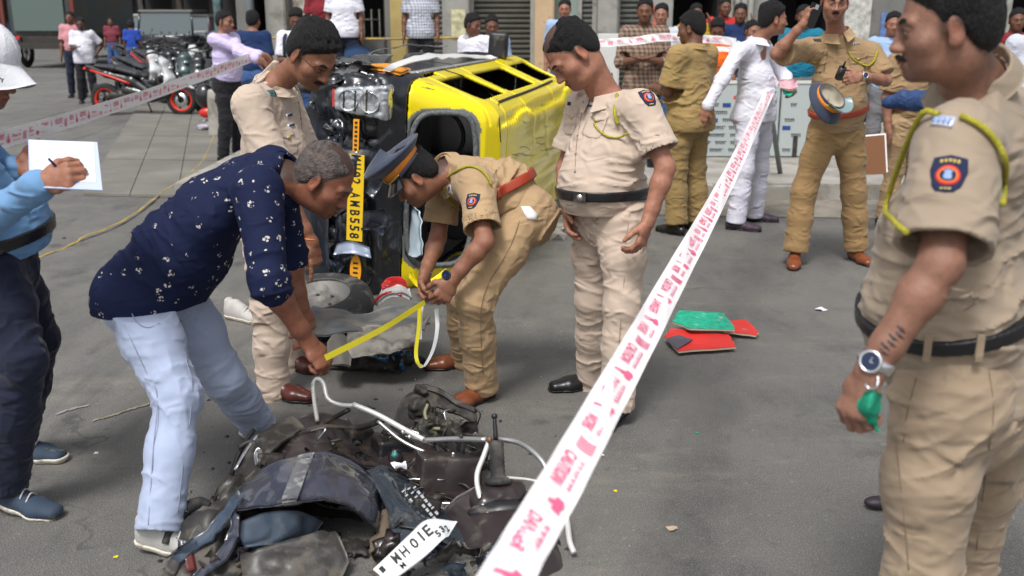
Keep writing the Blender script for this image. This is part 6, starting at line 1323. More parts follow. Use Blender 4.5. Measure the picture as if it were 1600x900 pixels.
sheet('side_mirror', Wr([[(398, 712, 3.42), (404, 702, 3.44), (410, 712, 3.42)], [(402, 728, 3.36), (406, 726, 3.34), (410, 728, 3.36)]]), METAL, wk, .012, 5)
for i, l in enumerate([[(362, 742, 3.45), (372, 712, 3.5), (385, 688, 3.55), (396, 672, 3.6)], [(368, 735, 3.42), (388, 700, 3.5), (402, 680, 3.55)], [(372, 700, 3.5), (392, 690, 3.52), (408, 705, 3.5)]]): tube('bent_strut', [W(*p) for p in l], .009, [DARKMETAL, METAL, DST][i], wk, 7, 5)
sheet('tan_foam', Wr([[(590, 810, 3.15), (602, 800, 3.18), (612, 815, 3.15)], [(585, 850, 3.05), (598, 850, 3.02), (610, 850, 3.05)], [(580, 900, 2.88), (592, 905, 2.85), (604, 900, 2.88)]]), mat('tan_foam', (.13, .10, .07), .9, bump=.6, bscale=60), wk, .02, 5, .02, 20)
S = Sdf(); S.ell(W(480, 880, 3.0)-A(0, 0, .05), (.30, .16, .13)); S.ell(W(640, 870, 3.1)-A(0, 0, .08), (.25, .2, .14), k=.05); S.ell(W(560, 760, 3.5)-A(0, 0, .08), (.34, .16, .12), k=.08); S.ell(W(770, 860, 3.1)-A(0, 0, .1), (.2, .2, .14), k=.05); S.seg(W(330, 880, 2.95)-A(0, 0, .09), W(780, 870, 3.1)-A(0, 0, .1), .07, .07, k=.05); S.ell(W(330, 880, 2.95)-A(0, 0, .08), (.16, .12, .08), k=.05)
S.disp(lambda P: .022*noise3(P*17)+.01*noise3(P*45)); S.cut((0, 0, .012), (0, 0, -1)); tag(sdf_obj('mangled_underframe', S, .011, INR, wk), kind='stuff')
for i in range(16):
    x = r_.uniform(300, 700); y = r_.uniform(820, 900); Y0 = 2.86+(900-y)*.003; tube('loose_cable', [W(x, y, Y0), W(x+r_.uniform(-25, 25), y+r_.uniform(-20, 12), Y0-.03), W(x+r_.uniform(-40, 40), y+r_.uniform(-15, 25), Y0-.02)], r_.uniform(.003, .006), [DARKMETAL, DST, BLACKPLASTIC, DARKMETAL][i % 4], wk, 6, 5)
# ------------------------------------------------------------------ debris between the wreck and the van
DUSTY = mat('dusty_rubber', (.028, .028, .03), .8, dirt=(.13, .12, .10), dirtscale=7, dirtlo=.5)
wc = W(500, 460, 5.35); wc[2] = .14
t = empty('loose_wheel', A(wc[0], wc[1], 0), 'muddy wheel with steel rim lying flat beside the van front', 'wheel')
ax = nrm(A(-.05, -.22, 1)); wc = wc+A(0, 0, .02)
multi('tyre', [lathe_vf([(.17, .075), (.20, .085), (.25, .078), (.28, .05), (.292, .0), (.28, -.06), (.25, -.085), (.18, -.08)], wc, ax, 40)], DUSTY, t)
multi('rim', [lathe_vf([(.178, .08), (.172, .065), (.160, .06), (.150, .02), (.115, .01), (.095, .028), (.06, .03), (.05, .012), (.001, .012)], wc, ax, 36)], mat('dirty_steel', (.20, .195, .185), .55, .3, dirt=(.13, .12, .10), dirtscale=10, dirtlo=.50), t)
for k in range(5): a_ = k*2*math.pi/5; u = nrm(np.cross(ax, A(0, 1, 0))); v = np.cross(ax, u); multi('wheel_bolt', [lathe_vf([(.010, 0), (.010, .012), (.0001, .014)], wc+ax*.025+.075*(math.cos(a_)*u+math.sin(a_)*v), ax, 8)], DARKMETAL, t)
SIL = mat('silver_scuffed', (.13, .14, .15), .4, .3, dirt=(.22, .20, .17), dirtscale=5, dirtlo=.46)
t = empty('torn_bumper', G(580, 560), 'grey torn off bumper shell lying below the loose wheel', 'bumper')
sheet('bumper_skin', Wr([[(470, 474, 5.05), (510, 484, 5.0), (560, 488, 5.0), (610, 482, 5.05), (655, 475, 5.1)], [(472, 500, 4.85), (515, 505, 4.8), (565, 508, 4.8), (615, 505, 4.85), (668, 495, 4.9)], [(482, 522, 4.72), (520, 524, 4.68), (565, 520, 4.66), (620, 518, 4.7), (672, 505, 4.8)]]), SIL, t, .008, 6, .025, 8)
sheet('bumper_end', Wr([[(545, 520, 4.7), (590, 512, 4.72), (635, 512, 4.72), (672, 500, 4.8)], [(540, 540, 4.55), (585, 532, 4.52), (625, 538, 4.52), (655, 525, 4.6)], [(552, 560, 4.5), (590, 552, 4.45), (620, 550, 4.48), (648, 540, 4.55)]]), mat('dusty_white_plastic', (.20, .19, .165), .6, dirt=(.1, .09, .08), dirtscale=8, dirtlo=.48), t, .008, 6, .03, 10)
sheet('bumper_bracket', Wr([[(512, 535, 4.65), (528, 516, 4.7), (545, 530, 4.65)], [(510, 555, 4.55), (530, 550, 4.5), (548, 556, 4.52)], [(520, 572, 4.45), (535, 570, 4.42), (548, 572, 4.44)]]), mat('brown_grey_plate', (.12, .112, .10), .7), t, .01, 5, .01, 14)
S = Sdf(); S.ell(G(585, 572)+A(0, 0, .03), (.22, .12, .05)); S.ell(G(560, 560)+A(0, 0, .05), (.16, .1, .06), k=.04); S.disp(lambda P: .02*noise3(P*20)); S.cut((0, 0, .006), (0, 0, -1)); sdf_obj('underside', S, .01, INR, t)
t = empty('broken_lamp', G(615, 478), 'broken red and white lamp housing lying in front of the van', 'lamp')
sheet('lamp_housing', Wr([[(585, 476, 5.5), (600, 452, 5.55), (622, 446, 5.55), (640, 455, 5.5)], [(590, 478, 5.4), (606, 462, 5.4), (626, 458, 5.4), (640, 470, 5.4)]]), mat('lamp_white', (.55, .55, .55), .3), t, .02, 5, .02, 20)
sheet('red_lens', Wr([[(596, 448, 5.55), (608, 438, 5.6), (624, 437, 5.6), (634, 442, 5.58)], [(598, 454, 5.5), (610, 445, 5.5), (626, 445, 5.5), (636, 452, 5.5)]]), mat('red_plastic', (.50, .012, .012), .25, coat=.5), t, .02, 5, .01, 20)
tube('red_edge', [W(*p) for p in [(580, 480, 5.4), (592, 464, 5.42), (610, 457, 5.42), (628, 462, 5.4)]], .008, MATS['red_plastic'], t, 6, 5)
BAG = mat('blue_bag', (.02, .10, .22), .2, coat=.6, var=.5, vscale=25)
t = empty('plastic_bag', G(610, 578), 'crumpled shiny blue plastic bag with a dark red patch beside the torn bumper', 'bag')
S = Sdf(); S.ell(G(612, 574)+A(0, 0, .035), (.10, .07, .045)); S.disp(lambda P: .022*(1-3*np.abs(noise3(P*26)))+.008*noise3(P*60)); S.cut((0, 0, .004), (0, 0, -1)); sdf_obj('bag_film', S, .006, BAG, t)
S = Sdf(); S.ell(G(628, 560)+A(0, 0, .05), (.07, .05, .04)); S.disp(lambda P: .014*noise3(P*30)); sdf_obj('red_wrap', S, .007, mat('dark_red_cloth', (.14, .012, .02), .5), t)
def board(name, label, pts, m, z, th=.012, edge=None):
    t = empty(name, G(*pts[0]), label, 'broken panel'); q = [G(x, y, z_) for (x, y), z_ in zip(pts, z)]; n = len(q)
    r2 = random.Random(len(label)); qq = []
    for i in range(n):
        a, b = q[i], q[(i+1) % n]
        for k in range(5): f = k/5; p = a*(1-f)+b*f; qq.append(p+(A(r2.uniform(-1, 1), r2.uniform(-1, 1), 0)*.007 if k else 0))
    n = len(qq); up = A(0, 0, th); mesh_np('coloured_face', [p+up for p in qq]+[p+up*.75 for p in qq], [tuple(range(n))]+[(i+n, (i+1) % n+n, (i+1) % n, i) for i in range(n)], m, t, False)
    mesh_np('backing', [p+up*.74 for p in qq]+[p for p in qq], [tuple(range(n)), tuple(range(n, 2*n))[::-1]]+[(i+n, (i+1) % n+n, (i+1) % n, i) for i in range(n)], edge or mat('panel_edge', (.42, .36, .28), .8), t, False); return t
REDB = mat('red_board', (.60, .035, .03), .4, dirt=(.3, .15, .12), dirtscale=9, dirtlo=.6); GRB = mat('green_board', (.01, .36, .22), .5, var=.3, vscale=30, dirt=(.25, .4, .3), dirtscale=14, dirtlo=.58)
board('sheet_debris', 'red broken panel with grey corner and frayed pale edge, lowest in the small heap', [(1038, 528), (1060, 552), (1150, 545), (1138, 526), (1048, 516)], REDB, [.03, .02, .02, .05, .06])
board('sheet_debris', 'small red broken panel sticking out at the right of the heap', [(1130, 520), (1180, 527), (1186, 522), (1165, 502), (1128, 505)], REDB, [.03, .015, .02, .04, .05])
board('sheet_debris', 'green broken panel lying on top of the red ones on the road', [(1050, 505), (1078, 516), (1148, 518), (1130, 492), (1062, 488)], GRB, [.09, .085, .08, .09, .10])
mesh_np('grey_patch', [G(1040, 529, .044), G(1058, 546, .036), G(1083, 530, .05), G(1060, 523, .06)], [(0, 1, 2, 3)], mat('grey_print', (.08, .07, .09), .5), [o for o in COL.objects if o.name == 'sheet_debris'][0], False)
r3 = random.Random(9)
def scrap(label, x, y, s_, m, cat='litter'):
    c = G(x, y, .003); n = 9; pts = [c+A(math.cos(a)*s_*r3.uniform(.5, 1), math.sin(a)*s_*r3.uniform(.5, 1), r3.uniform(0, s_*.3)) for a in np.linspace(0, 2*math.pi, n+1)[:-1]]
    V = [c+A(0, 0, s_*.18)]+pts; tag(mesh_np('litter', V+[p-A(0, 0, .002) for p in pts], [(0, i+1, (i+1) % n+1) for i in range(n)]+[(i+1, n+1+i, n+1+(i+1) % n, (i+1) % n+1) for i in range(n)], m, None, False), label, cat)
scrap('crumpled cream paper scrap on the road near the foreground officer', 1050, 826, .026, mat('cream_scrap', (.5, .4, .28), .8)); scrap('white torn paper strip on the asphalt right of the red panels', 1283, 484, .045, WHITEC)
scrap('tiny teal fragment on the asphalt below the heap of panels', 1089, 676, .010, GRB); scrap('small pale fragment lying right of the diagonal tape', 942, 711, .010, WHITEC); scrap('small yellow leaf scrap near the white tape', 962, 767, .010, YEL)
scrap('pale fragment on the dark road by the left shoes', 150, 708, .012, WHITEC); scrap('yellowish speck on the road beside the white sneaker', 181, 870, .010, YEL); scrap('white scrap lying on the road left of the yellow strip', 45, 377, .06, WHITEC); scrap('brown pebble near the left edge of the yellow strip', 100, 372, .022, DST)
# brown-strapped shoe tip seen beyond the foreground officer's leg
t = empty('sandal', G(1355, 800), 'dark sandal toe showing beside the trouser leg of the foreground officer', 'sandal')
S = Sdf(); S.ell(G(1362, 795)+A(.02, 0, .025), (.05, .03, .022)); S.cut((0, 0, .004), (0, 0, -1)); sdf_obj('toe_strap', S, .006, mat('dark_sandal', (.03, .02, .03), .5), t)
t = empty('sneaker', G(372, 505), 'white sneaker with red trim behind the bending man in the printed shirt', 'shoe')
make_shoe(t, G(372, 500)+A(0, 0, .1), G(372, 500)+A(.3, -.15, .1), A(1, -.3, 0), 'sneaker', mat('white_red_sneaker', (.45, .43, .41), .7, dirt=(.25, .03, .04), dirtscale=9, dirtlo=.6), .007)

# loose grit on the road, broken glass near the crash
def grit(name, n_, area, s0, s1, m, seed):
    rg = np.random.RandomState(seed); V = []; F = []
    for k in range(n_):
        x, y = rg.uniform(area[0], area[2]), rg.uniform(area[1], area[3]); c = G(x, y); s_ = rg.uniform(s0, s1)**1; a = rg.uniform(0, 6.28, 4); o = len(V)
        V += [c+A(math.cos(t+j*1.57)*s_*rg.uniform(.6, 1.2), math.sin(t+j*1.57)*s_*rg.uniform(.6, 1.2), .001) for j, t in enumerate([a[0]]*4)]+[c+A(rg.uniform(-.2, .2)*s_, rg.uniform(-.2, .2)*s_, s_*rg.uniform(.3, .9))]
        F += [(o, o+1, o+4), (o+1, o+2, o+4), (o+2, o+3, o+4), (o+3, o, o+4)]
    return tag(mesh_np(name, V, F, m, None, False), kind='stuff')
tag(grit('gravel', 1500, (0, 300, 1600, 940), .002, .0065, mat('grit', (.17, .16, .145), .9, var=.5, vscale=30), 3), 'fine pale grit and small stones scattered over the asphalt', 'gravel')
tag(grit('gravel', 350, (820, 330, 1350, 400), .004, .013, MATS['grit'], 4), 'coarser stones and crumbs along the dusty verge', 'gravel')
tag(grit('glass_fragments', 220, (430, 410, 900, 600), .002, .006, mat('glass_crumbs', (.3, .33, .34), .1, spec=.8), 5), 'broken glass crumbs spread around the van front', 'glass')
tag(grit('plastic_fragments', 160, (240, 600, 900, 930), .004, .014, BLACKPLASTIC, 6), 'small black plastic fragments around the wrecked scooter', 'debris')
# ------------------------------------------------------------------ people further off
def stander(label, px_, Y, face, st, basez=0.0, height=1.68, arms=None, lean=0, stance=.11, head=None, hpitch=-.05, group=None, cx=None):
    """upright figure at pixel column px_, distance Y, facing the horizontal direction 'face'; arms: joint offsets from the shoulders in body axes (right, forward, up)"""
    s = height/1.70; f = nrm(A(face[0], face[1], 0)); r = np.cross(f, UPZ); x = X_(px_, Y); b = A(x, Y, basez); L = lambda a, c, z: b+r*a*s+f*c*s+A(0, 0, z*s)
    J = dict(h=L(0, .035+lean, 1.585), n=L(0, -.01+lean*.8, 1.445), sL=L(-.175, lean*.7, 1.39), sR=L(.175, lean*.7, 1.39), wst=L(0, 0, 1.02), pL=L(-.085, 0, .90), pR=L(.085, 0, .90), kL=L(-stance, .03, .50), kR=L(stance, .03, .50), aL=L(-stance-.02, -.02, .10), aR=L(stance+.02, -.02, .10))
    hf = f if head is None else nrm(A(*head, 0)); J['hf'] = hf+A(0, 0, hpitch); J['hu'] = UPZ-hf*hpitch*-1
    ar = dict(down=((.05, -.02, -.29), (.06, .05, -.54)), crossed=((.04, .06, -.27), (-.16, .22, -.23)), hips=((.17, -.10, -.22), (.05, .03, -.42)), front=((.03, .06, -.28), (-.06, .27, -.26)), up=((.10, .10, -.22), (.0, .12, .06)), back=((.10, -.1, -.26), (-.1, -.2, -.42)))
    for i, sd_ in enumerate('LR'):
        a = (arms or ('down', 'down'))[i]; sg = -1 if sd_ == 'L' else 1
        if isinstance(a, str): e, w_ = ar[a]; J['e'+sd_] = J['s'+sd_]+r*e[0]*sg*s+f*e[1]*s+A(0, 0, e[2]*s); J['w'+sd_] = J['s'+sd_]+r*w_[0]*sg*s+f*w_[1]*s+A(0, 0, w_[2]*s)
        else: J['e'+sd_], J['w'+sd_] = W(*a[0]), W(*a[1])
    d = dict(h=.015, hb=.0095, belt=None, stub=.2, hair_t=.012, knee=.075, ankle=.066, basez=basez, collar=False, fat=0); d.update(st); d.setdefault('groundL', basez)
    J['groundL'] = J['groundR'] = basez; return person(label, J, d, group)
C_ = cloth
OR = C_('orange', (.75, .13, .015)); LIL = C_('lilac', (.55, .48, .72)); RED = C_('maroon', (.20, .02, .03)); DBLUE = C_('dark_blue', (.012, .03, .10)); BBLUE = C_('bright_blue', (.02, .06, .35)); PINKC = C_('pink', (.55, .25, .28)); LBLUE = C_('pale_blue', (.30, .42, .62)); YELC = C_('mustard', (.45, .30, .02)); DEN = C_('denim', (.04, .09, .22)); GREYC = C_('grey', (.15, .15, .16)); TEALC = C_('teal', (.01, .16, .26))
PLB = pattern_mat('brown_check', plaid((.28, .20, .15), (.09, .055, .045), 150, 150)); PLR = pattern_mat('red_check', plaid((.25, .06, .08), (.10, .015, .03), 80, 80)); PLW = pattern_mat('white_check', plaid((.52, .54, .60), (.20, .22, .28), 160, 160))
dk = (.15, .065, .04); md = (.27, .125, .08)
# officer on the phone
def off(J, **k): J.update(k); return J
J = dict(h=W(1304, 4, 6.85), n=W(1308, 52, 6.95), sR=W(1262, 78, 6.98), sL=W(1362, 84, 7.0), eR=W(1213, 84, 6.75), wR=W(1256, 36, 6.68), eL=W(1384, 126, 6.9), wL=W(1346, 119, 6.68), wst=W(1306, 172, 7.0), pR=W(1286, 205, 7.02), pL=W(1328, 205, 7.02), kR=W(1256, 300, 6.98), kL=W(1334, 300, 7.05), aR=W(1243, 390, 6.95), aL=W(1338, 386, 7.08))
J['hf'] = A(-.12, -1, -.12); J['hu'] = A(.05, -.1, 1); J['tR'] = J['aR']+A(-.08, -.25, 0); J['tL'] = J['aL']+A(.05, -.25, 0)
P7 = person('officer in ochre khaki talking on a phone and holding his peaked cap', J, dict(h=.009, hb=.0058, shirtmat=KM, trmat=C_('ochre_trousers', (.29, .185, .085)), belt=REDBELT, buckle=GOLD, belly=.05, moustache=1.2, shoemat=BROWNLEATHER, W=1.0, slr=.074, slen=.8, slend=1.2, skin=(.30, .14, .09), hair_t=.012, knee=.084, ankle=.08, thigh=.1, crease=.75, tall=.5, handR=dict(f=A(.3, .1, 1), n=A(.9, .1, .1), t=A(0, .9, .2), curl=.9), handL=dict(f=A(-.95, -.3, -.1), n=A(0, .9, -.3), t=A(0, .2, .9), curl=.9)))
P7['shirt'].data.materials[0] = C_('ochre_shirt', (.32, .215, .115))
# man in white
J = dict(h=W(1209, 30, 8.2), n=W(1185, 62, 8.25), sL=W(1152, 82, 8.1), sR=W(1200, 84, 8.5), eL=W(1128, 125, 7.95), wL=W(1103, 170, 7.9), eR=W(1226, 120, 8.4), wR=W(1235, 140, 8.1), wst=W(1182, 158, 8.3), pL=W(1170, 182, 8.2), pR=W(1190, 182, 8.4), kL=W(1162, 265, 8.15), kR=W(1186, 262, 8.45), aL=W(1150, 345, 8.15), aR=W(1178, 335, 8.5))
J['hf'] = A(.97, .1, -.05); J['hu'] = A(0, 0, 1); J['tL'] = J['aL']+A(.25, -.12, 0); J['tR'] = J['aR']+A(.25, -.05, 0)
P8 = person('man in white shirt and white trousers with sandals looking to the right', J, dict(h=.010, hb=.0065, shirtmat=WHITEC, trmat=C_('white_trousers', (.62, .62, .72)), tucked=False, hem=(W(1180, 188, 8.3), A(0, 0, -1)), sleeve='long', cufffr=.9, belly=.02, W=.93, crease=.6, tall=.6, slr=.06, arm=.92, skin=(.30, .135, .085), hair_t=.02, knee=.078, ankle=.074, shoemat=mat('purple_sandal', (.05, .03, .05), .6), handL=dict(f=A(-.3, 0, -.95), n=A(.3, .9, 0), t=A(.9, -.2, 0), curl=.4)))
# officer with his back turned
P9 = stander('officer in ochre khaki seen from behind, standing left of the white shirted man', 1072, 8.05, (-.62, .78), dict(h=.009, hb=.0065, shirtmat=C_('ochre_shirt_b', (.32, .22, .09)), trmat=C_('ochre_trousers_b', (.25, .17, .07)), tucked=False, slr=.076, slend=1.25, W=1.0, knee=.088, ankle=.082, skin=dk, shoemat=BLACKLEATHER, collar=True, belly=.02), height=1.70, arms=('front', 'front'), head=(-.9, .45), hpitch=-.2)
# officer with hair in a bun holding a brown folder
P10 = stander('officer with hair tied back partly hidden behind the large foreground officer', 1404, 8.3, (.35, -.9), dict(h=.011, hb=.008, shirtmat=MATS['cloth_ochre_shirt'], trmat=KM, belt=REDBELT, skin=md, hair_t=.014, W=.9, slr=.068), height=1.62, arms=('front', 'down'), head=(.8, -.4), hpitch=-.3)
fd = empty('folder', W(1366, 244, 7.9), 'brown folder with papers held low beside the phoning officer', 'folder')
q = [W(1350, 214, 7.9), W(1382, 211, 7.9), W(1385, 272, 7.85), W(1349, 273, 7.85)]; mesh_np('cover', q+[p+A(0, .01, 0) for p in q], [(3, 2, 1, 0), (4, 5, 6, 7), (0, 1, 5, 4), (1, 2, 6, 5), (2, 3, 7, 6), (3, 0, 4, 7)], mat('folder_brown', (.20, .085, .035), .6), fd, False); q2 = [p+A(.015, .013, .012) for p in q]; mesh_np('papers', q2+[p+A(0, .01, 0) for p in q2], [(3, 2, 1, 0), (4, 5, 6, 7), (0, 1, 5, 4), (1, 2, 6, 5), (2, 3, 7, 6), (3, 0, 4, 7)], PAP, fd, False)
S = Sdf(); S.chain([W(1388, 160, 7.9), W(1412, 156, 7.85), W(1442, 158, 7.9), W(1452, 168, 7.9)], [.05, .07, .075, .04], k=.03); S.disp(lambda P: .012*noise3(P*16)); tag(sdf_obj('bag', S, .01, fold_bump(mat('navy_bag', (.02, .05, .15), .7), .6, 16), None), 'dark blue cloth bag carried by the officer behind the foreground officer', 'bag')
N = dict(); down2 = ('down', 'down')
stander('man in orange vest over a navy collar standing behind the barricade', 1112, 12.4, (-.2, -1), dict(shirtmat=OR, trmat=OR, skin=dk, hair_t=.018, tucked=False), height=1.62, hpitch=-.5, arms=('front', 'front'))
stander('man in brown checked shirt with his arms crossed', 1000, 10.7, (-.15, -1), dict(shirtmat=PLB, trmat=BLACKC, skin=dk, tucked=False, sleeve='rolled', cufffr=.1, h=.012), height=1.84, arms=('crossed', 'crossed'))
stander('bystander in dark clothes whose face shows behind the checked shirt', 1026, 12.2, (-.2, -1), dict(shirtmat=C_('pale_stripe', (.45, .48, .52)), trmat=DEN, skin=md), height=1.8)
stander('man in lilac shirt and black trousers holding the end of the barrier tape', 362, 12.1, (.85, -.4), dict(shirtmat=LIL, trmat=BLACKC, skin=(.24, .11, .07), sleeve='long', h=.011, hb=.007, hair_t=.008, belly=.03), height=1.72, arms=((( 372, 82, 11.8), (402, 93, 11.7)), ((376, 78, 11.9), (408, 86, 11.8))), head=(.95, -.3), hpitch=-.1)
stander('man in dark blue shirt behind the grey post', 405, 13.6, (.2, 1), dict(shirtmat=DBLUE, trmat=DEN, skin=md), height=1.72)
stander('young man in white t shirt with backpack straps looking down', 473, 12.8, (.1, -1), dict(shirtmat=WHITEC, trmat=DEN, skin=dk, hair_t=.02, belly=0), height=1.74, hpitch=-.4, arms=('front', 'front'))
bs = empty('backpack', (X_(473, 12.95), 12.95, 1.2), 'dark backpack worn by the young man in the white t shirt', 'backpack')
for sx in (-.12, .12): tube('strap', [A(X_(473, 12.8)+sx, 12.9, 1.46), A(X_(473, 12.8)+sx*1.02, 12.66, 1.42), A(X_(473, 12.8)+sx*1.05, 12.62, 1.25), A(X_(473, 12.8)+sx*1.2, 12.72, 1.1)], .022, C_('strap_dark', (.02, .03, .045)), bs, 6, 4)
S = Sdf(); S.ell((X_(473, 12.8), 12.98, 1.22), (.16, .09, .22)); sdf_obj('pack', S, .02, MATS['cloth_strap_dark'], bs)
stander('man in long white shirt and navy trousers standing on the shop step', 545, 14.6, (0, -1), dict(shirtmat=WHITEC, trmat=NAVY, skin=dk, tucked=False, W=1.05), basez=.56, height=1.7, arms=down2)
stander('man in white checked shirt and dark jeans standing on the shop step', 661, 14.6, (0, -1), dict(shirtmat=PLW, trmat=BLACKC, skin=dk, tucked=False), basez=.56, height=1.68, arms=down2)
stander('person in maroon top behind the white shirted man on the step', 512, 15.1, (.2, -1), dict(shirtmat=RED, trmat=BLACKC, skin=dk), basez=.56, height=1.66)
stander('man in white shirt crouched low with dark hair behind the van', 744, 12.4, (-.6, -.8), dict(shirtmat=WHITEC, trmat=GREYC, skin=dk, hair_t=.016), basez=-.02, height=1.70, head=(.8, -.6), hpitch=-.2)
stander('bystander in pale blue shirt with a dark strap behind the van', 768, 13.0, (.2, -1), dict(shirtmat=LBLUE, trmat=GREYC, skin=dk), height=1.66, hpitch=-.2)
stander('man in light blue shirt with a red strap by the beige pillar', 880, 13.8, (-.1, -1), dict(shirtmat=LBLUE, trmat=DEN, skin=md), basez=.14, height=1.72)
tube('red_strap', [A(X_(880, 13.8)+.12, 13.72, 1.6), A(X_(880, 13.8)+.09, 13.62, 1.45), A(X_(880, 13.8)+.0, 13.58, 1.25)], .03, mat('red_strap', (.6, .02, .04), .6), None, 6, 4); tag(COL.objects[-1], 'red strap over the shoulder of the light blue shirt', 'strap')
stander('person in mustard top behind the man in orange', 1078, 13.4, (.1, -1), dict(shirtmat=YELC, trmat=GREYC, skin=dk), basez=.14, height=1.66, arms=('up', 'down'))
stander('person in navy and red top right of the man in orange', 1146, 13.2, (-.2, -1), dict(shirtmat=DBLUE, trmat=GREYC, skin=dk), basez=.14, height=1.66, arms=('up', 'down'))
stander('bystander in pale shirt leaning behind the man in white', 1163, 12.2, (.3, -1), dict(shirtmat=C_('pale_shirt', (.42, .48, .58)), trmat=GREYC, skin=md), height=1.60)
stander('bystander in teal shirt behind the phoning officer', 1240, 12.0, (-.1, -1), dict(shirtmat=TEALC, trmat=GREYC, skin=dk), height=1.78)
stander('bystander in dark clothes behind the elbow of the phoning officer', 1234, 12.3, (-.1, -1), dict(shirtmat=BLACKC, trmat=BLACKC, skin=dk), height=1.45, arms=('front', 'front'))
stander('bystander in pale striped shirt between the two khaki officers on the right', 1375, 10.9, (-.2, -1), dict(shirtmat=LBLUE, trmat=GREYC, skin=md), height=1.70)
stander('bystander in white shirt at the right edge of the crowd', 1592, 8.6, (-.3, -1), dict(shirtmat=C_('pale_white', (.5, .52, .6)), trmat=GREYC, skin=md, moustache=1, h=.012, hb=.008), height=1.78)
stander('bystander in dark red top far right behind the foreground officer', 1562, 11.5, (-.2, -1), dict(shirtmat=RED, trmat=GREYC, skin=dk), height=1.74)
stander('bystander in red shirt between pipes and the man in white', 1122, 14.3, (.1, -1), dict(shirtmat=C_('scarlet', (.5, .03, .03)), trmat=GREYC, skin=dk), basez=.14, height=1.75)
# street on the left
stander('man in white polo and black trousers walking in the street with a tablet', 138, 20.2, (.25, -1), dict(shirtmat=WHITEC, trmat=BLACKC, skin=(.08, .04, .03), tucked=False, stub=0, h=.016, hb=.010, belly=.04), height=1.6, arms=('hips', 'front'), hpitch=-.1)
stander('man in pink shirt just behind the man in the white polo', 122, 21.6, (.1, -1), dict(shirtmat=PINKC, trmat=NAVY, skin=dk, h=.018, hb=.013), height=1.72)
stander('man in red checked shirt and blue jeans in the far street', 180, 31, (.1, -1), dict(shirtmat=PLR, trmat=DEN, skin=dk, h=.022, hb=.018), height=1.55)
stander('man in bright blue t shirt seen from behind near the parked scooters', 212, 27, (0, 1), dict(shirtmat=BBLUE, trmat=DEN, skin=dk, h=.02, hb=.015), height=1.5)
stander('person in navy top beside the truck', 109, 36, (0, -1), dict(shirtmat=DBLUE, trmat=DEN, skin=dk, h=.025, hb=.02), height=1.6)
stander('person in yellow top at the far left behind the truck wheels', 45, 38, (0, -1), dict(shirtmat=YELC, trmat=GREYC, skin=dk, h=.025, hb=.02), height=1.6)
stander('person in white by the far jeep', 145, 40, (0, -1), dict(shirtmat=WHITEC, trmat=GREYC, skin=dk, h=.025, hb=.02), height=1.6)
flush()
# kit of the phoning officer
sh7 = P7['shirt']; bv = bvh_of(sh7); bm7 = sh7.data.materials[0]
for x in (1277, 1340): pocket(bv, x, 98, UPZ, sh7, bm7, .12, .12)
marks(bv, 1277, 63, UPZ, sh7, PRINT, .05, .02, PRINT, 1); marks(bv, 1338, 68, UPZ, sh7, PRINT, .05, .012, TAGM, 3); buttons(bv, [(1307, 60), (1308, 80), (1307, 105), (1306, 130), (1305, 150)], sh7, BEIGESEAM)
cord_on(bv, [(1352, 56), (1366, 62), (1370, 80), (1366, 95), (1358, 103)], sh7, .008); cord_on(bv, [(1325, 80), (1332, 92), (1345, 100), (1358, 103)], sh7, .006)
watch(W(1348, 119, 6.68), A(-1, -.2, 0), A(.1, -1, .2), P7['root'], METAL, METAL, .03)
hp = W(1266, 28, 6.62); ph = empty('phone', hp, 'black phone held to the ear of the officer in ochre khaki', 'phone')
box('phone_body', tuple(W(1270, 24, 6.66)), (.078, .012, .15), mat('phone_black', (.012, .012, .014), .2), ph, bevel=.004, M=Matrix.Rotation(R(20), 4, 'Y')); box('phone_camera', tuple(W(1270, 24, 6.66)+A(.02, -.008, .05)), (.022, .004, .03), METAL, ph, M=Matrix.Rotation(R(20), 4, 'Y'))
rd = empty('radio', W(1320, 112, 6.6), 'dark handheld radio gripped with the peaked cap', 'radio'); tube('radio_body', [W(1310, 122, 6.6), W(1317, 106, 6.55)], .026, BLACKPLASTIC, rd, 8, 1); tube('antenna', [W(1317, 106, 6.55), W(1321, 96, 6.53)], .007, BLACKPLASTIC, rd, 6, 1)
cp = empty('peaked_cap', W(1297, 150, 6.62), 'navy and orange peaked cap held at the belt, lining towards the camera', 'cap')
peaked_cap(cp, W(1300, 150, 6.62), nrm(A(.55, -.45, -.75)), nrm(A(-.55, .75, -.3)), NAVYC, ORB, mat('pale_peak', (.2, .27, .28), .25))
# white cloth with green in the hand near the man in white
tag(sheet('cloth', [[W(1218, 126, 8.0), W(1232, 124, 7.95), W(1246, 126, 8.0)], [W(1220, 138, 7.95), W(1234, 140, 7.9), W(1246, 136, 7.95)]], C_('pink_cloth', (.6, .35, .4)), None, .01, 4, .02, 30), 'pink cloth held beside the man in white', 'cloth')
tag(sheet('flag', [[W(1222, 138, 8.0), W(1232, 144, 7.95), W(1245, 140, 8.0)], [W(1224, 147, 7.95), W(1234, 150, 7.9), W(1240, 145, 7.95)]], GRB, None, .008, 4, .01, 30), 'small green cloth hanging beside the man in white', 'cloth')
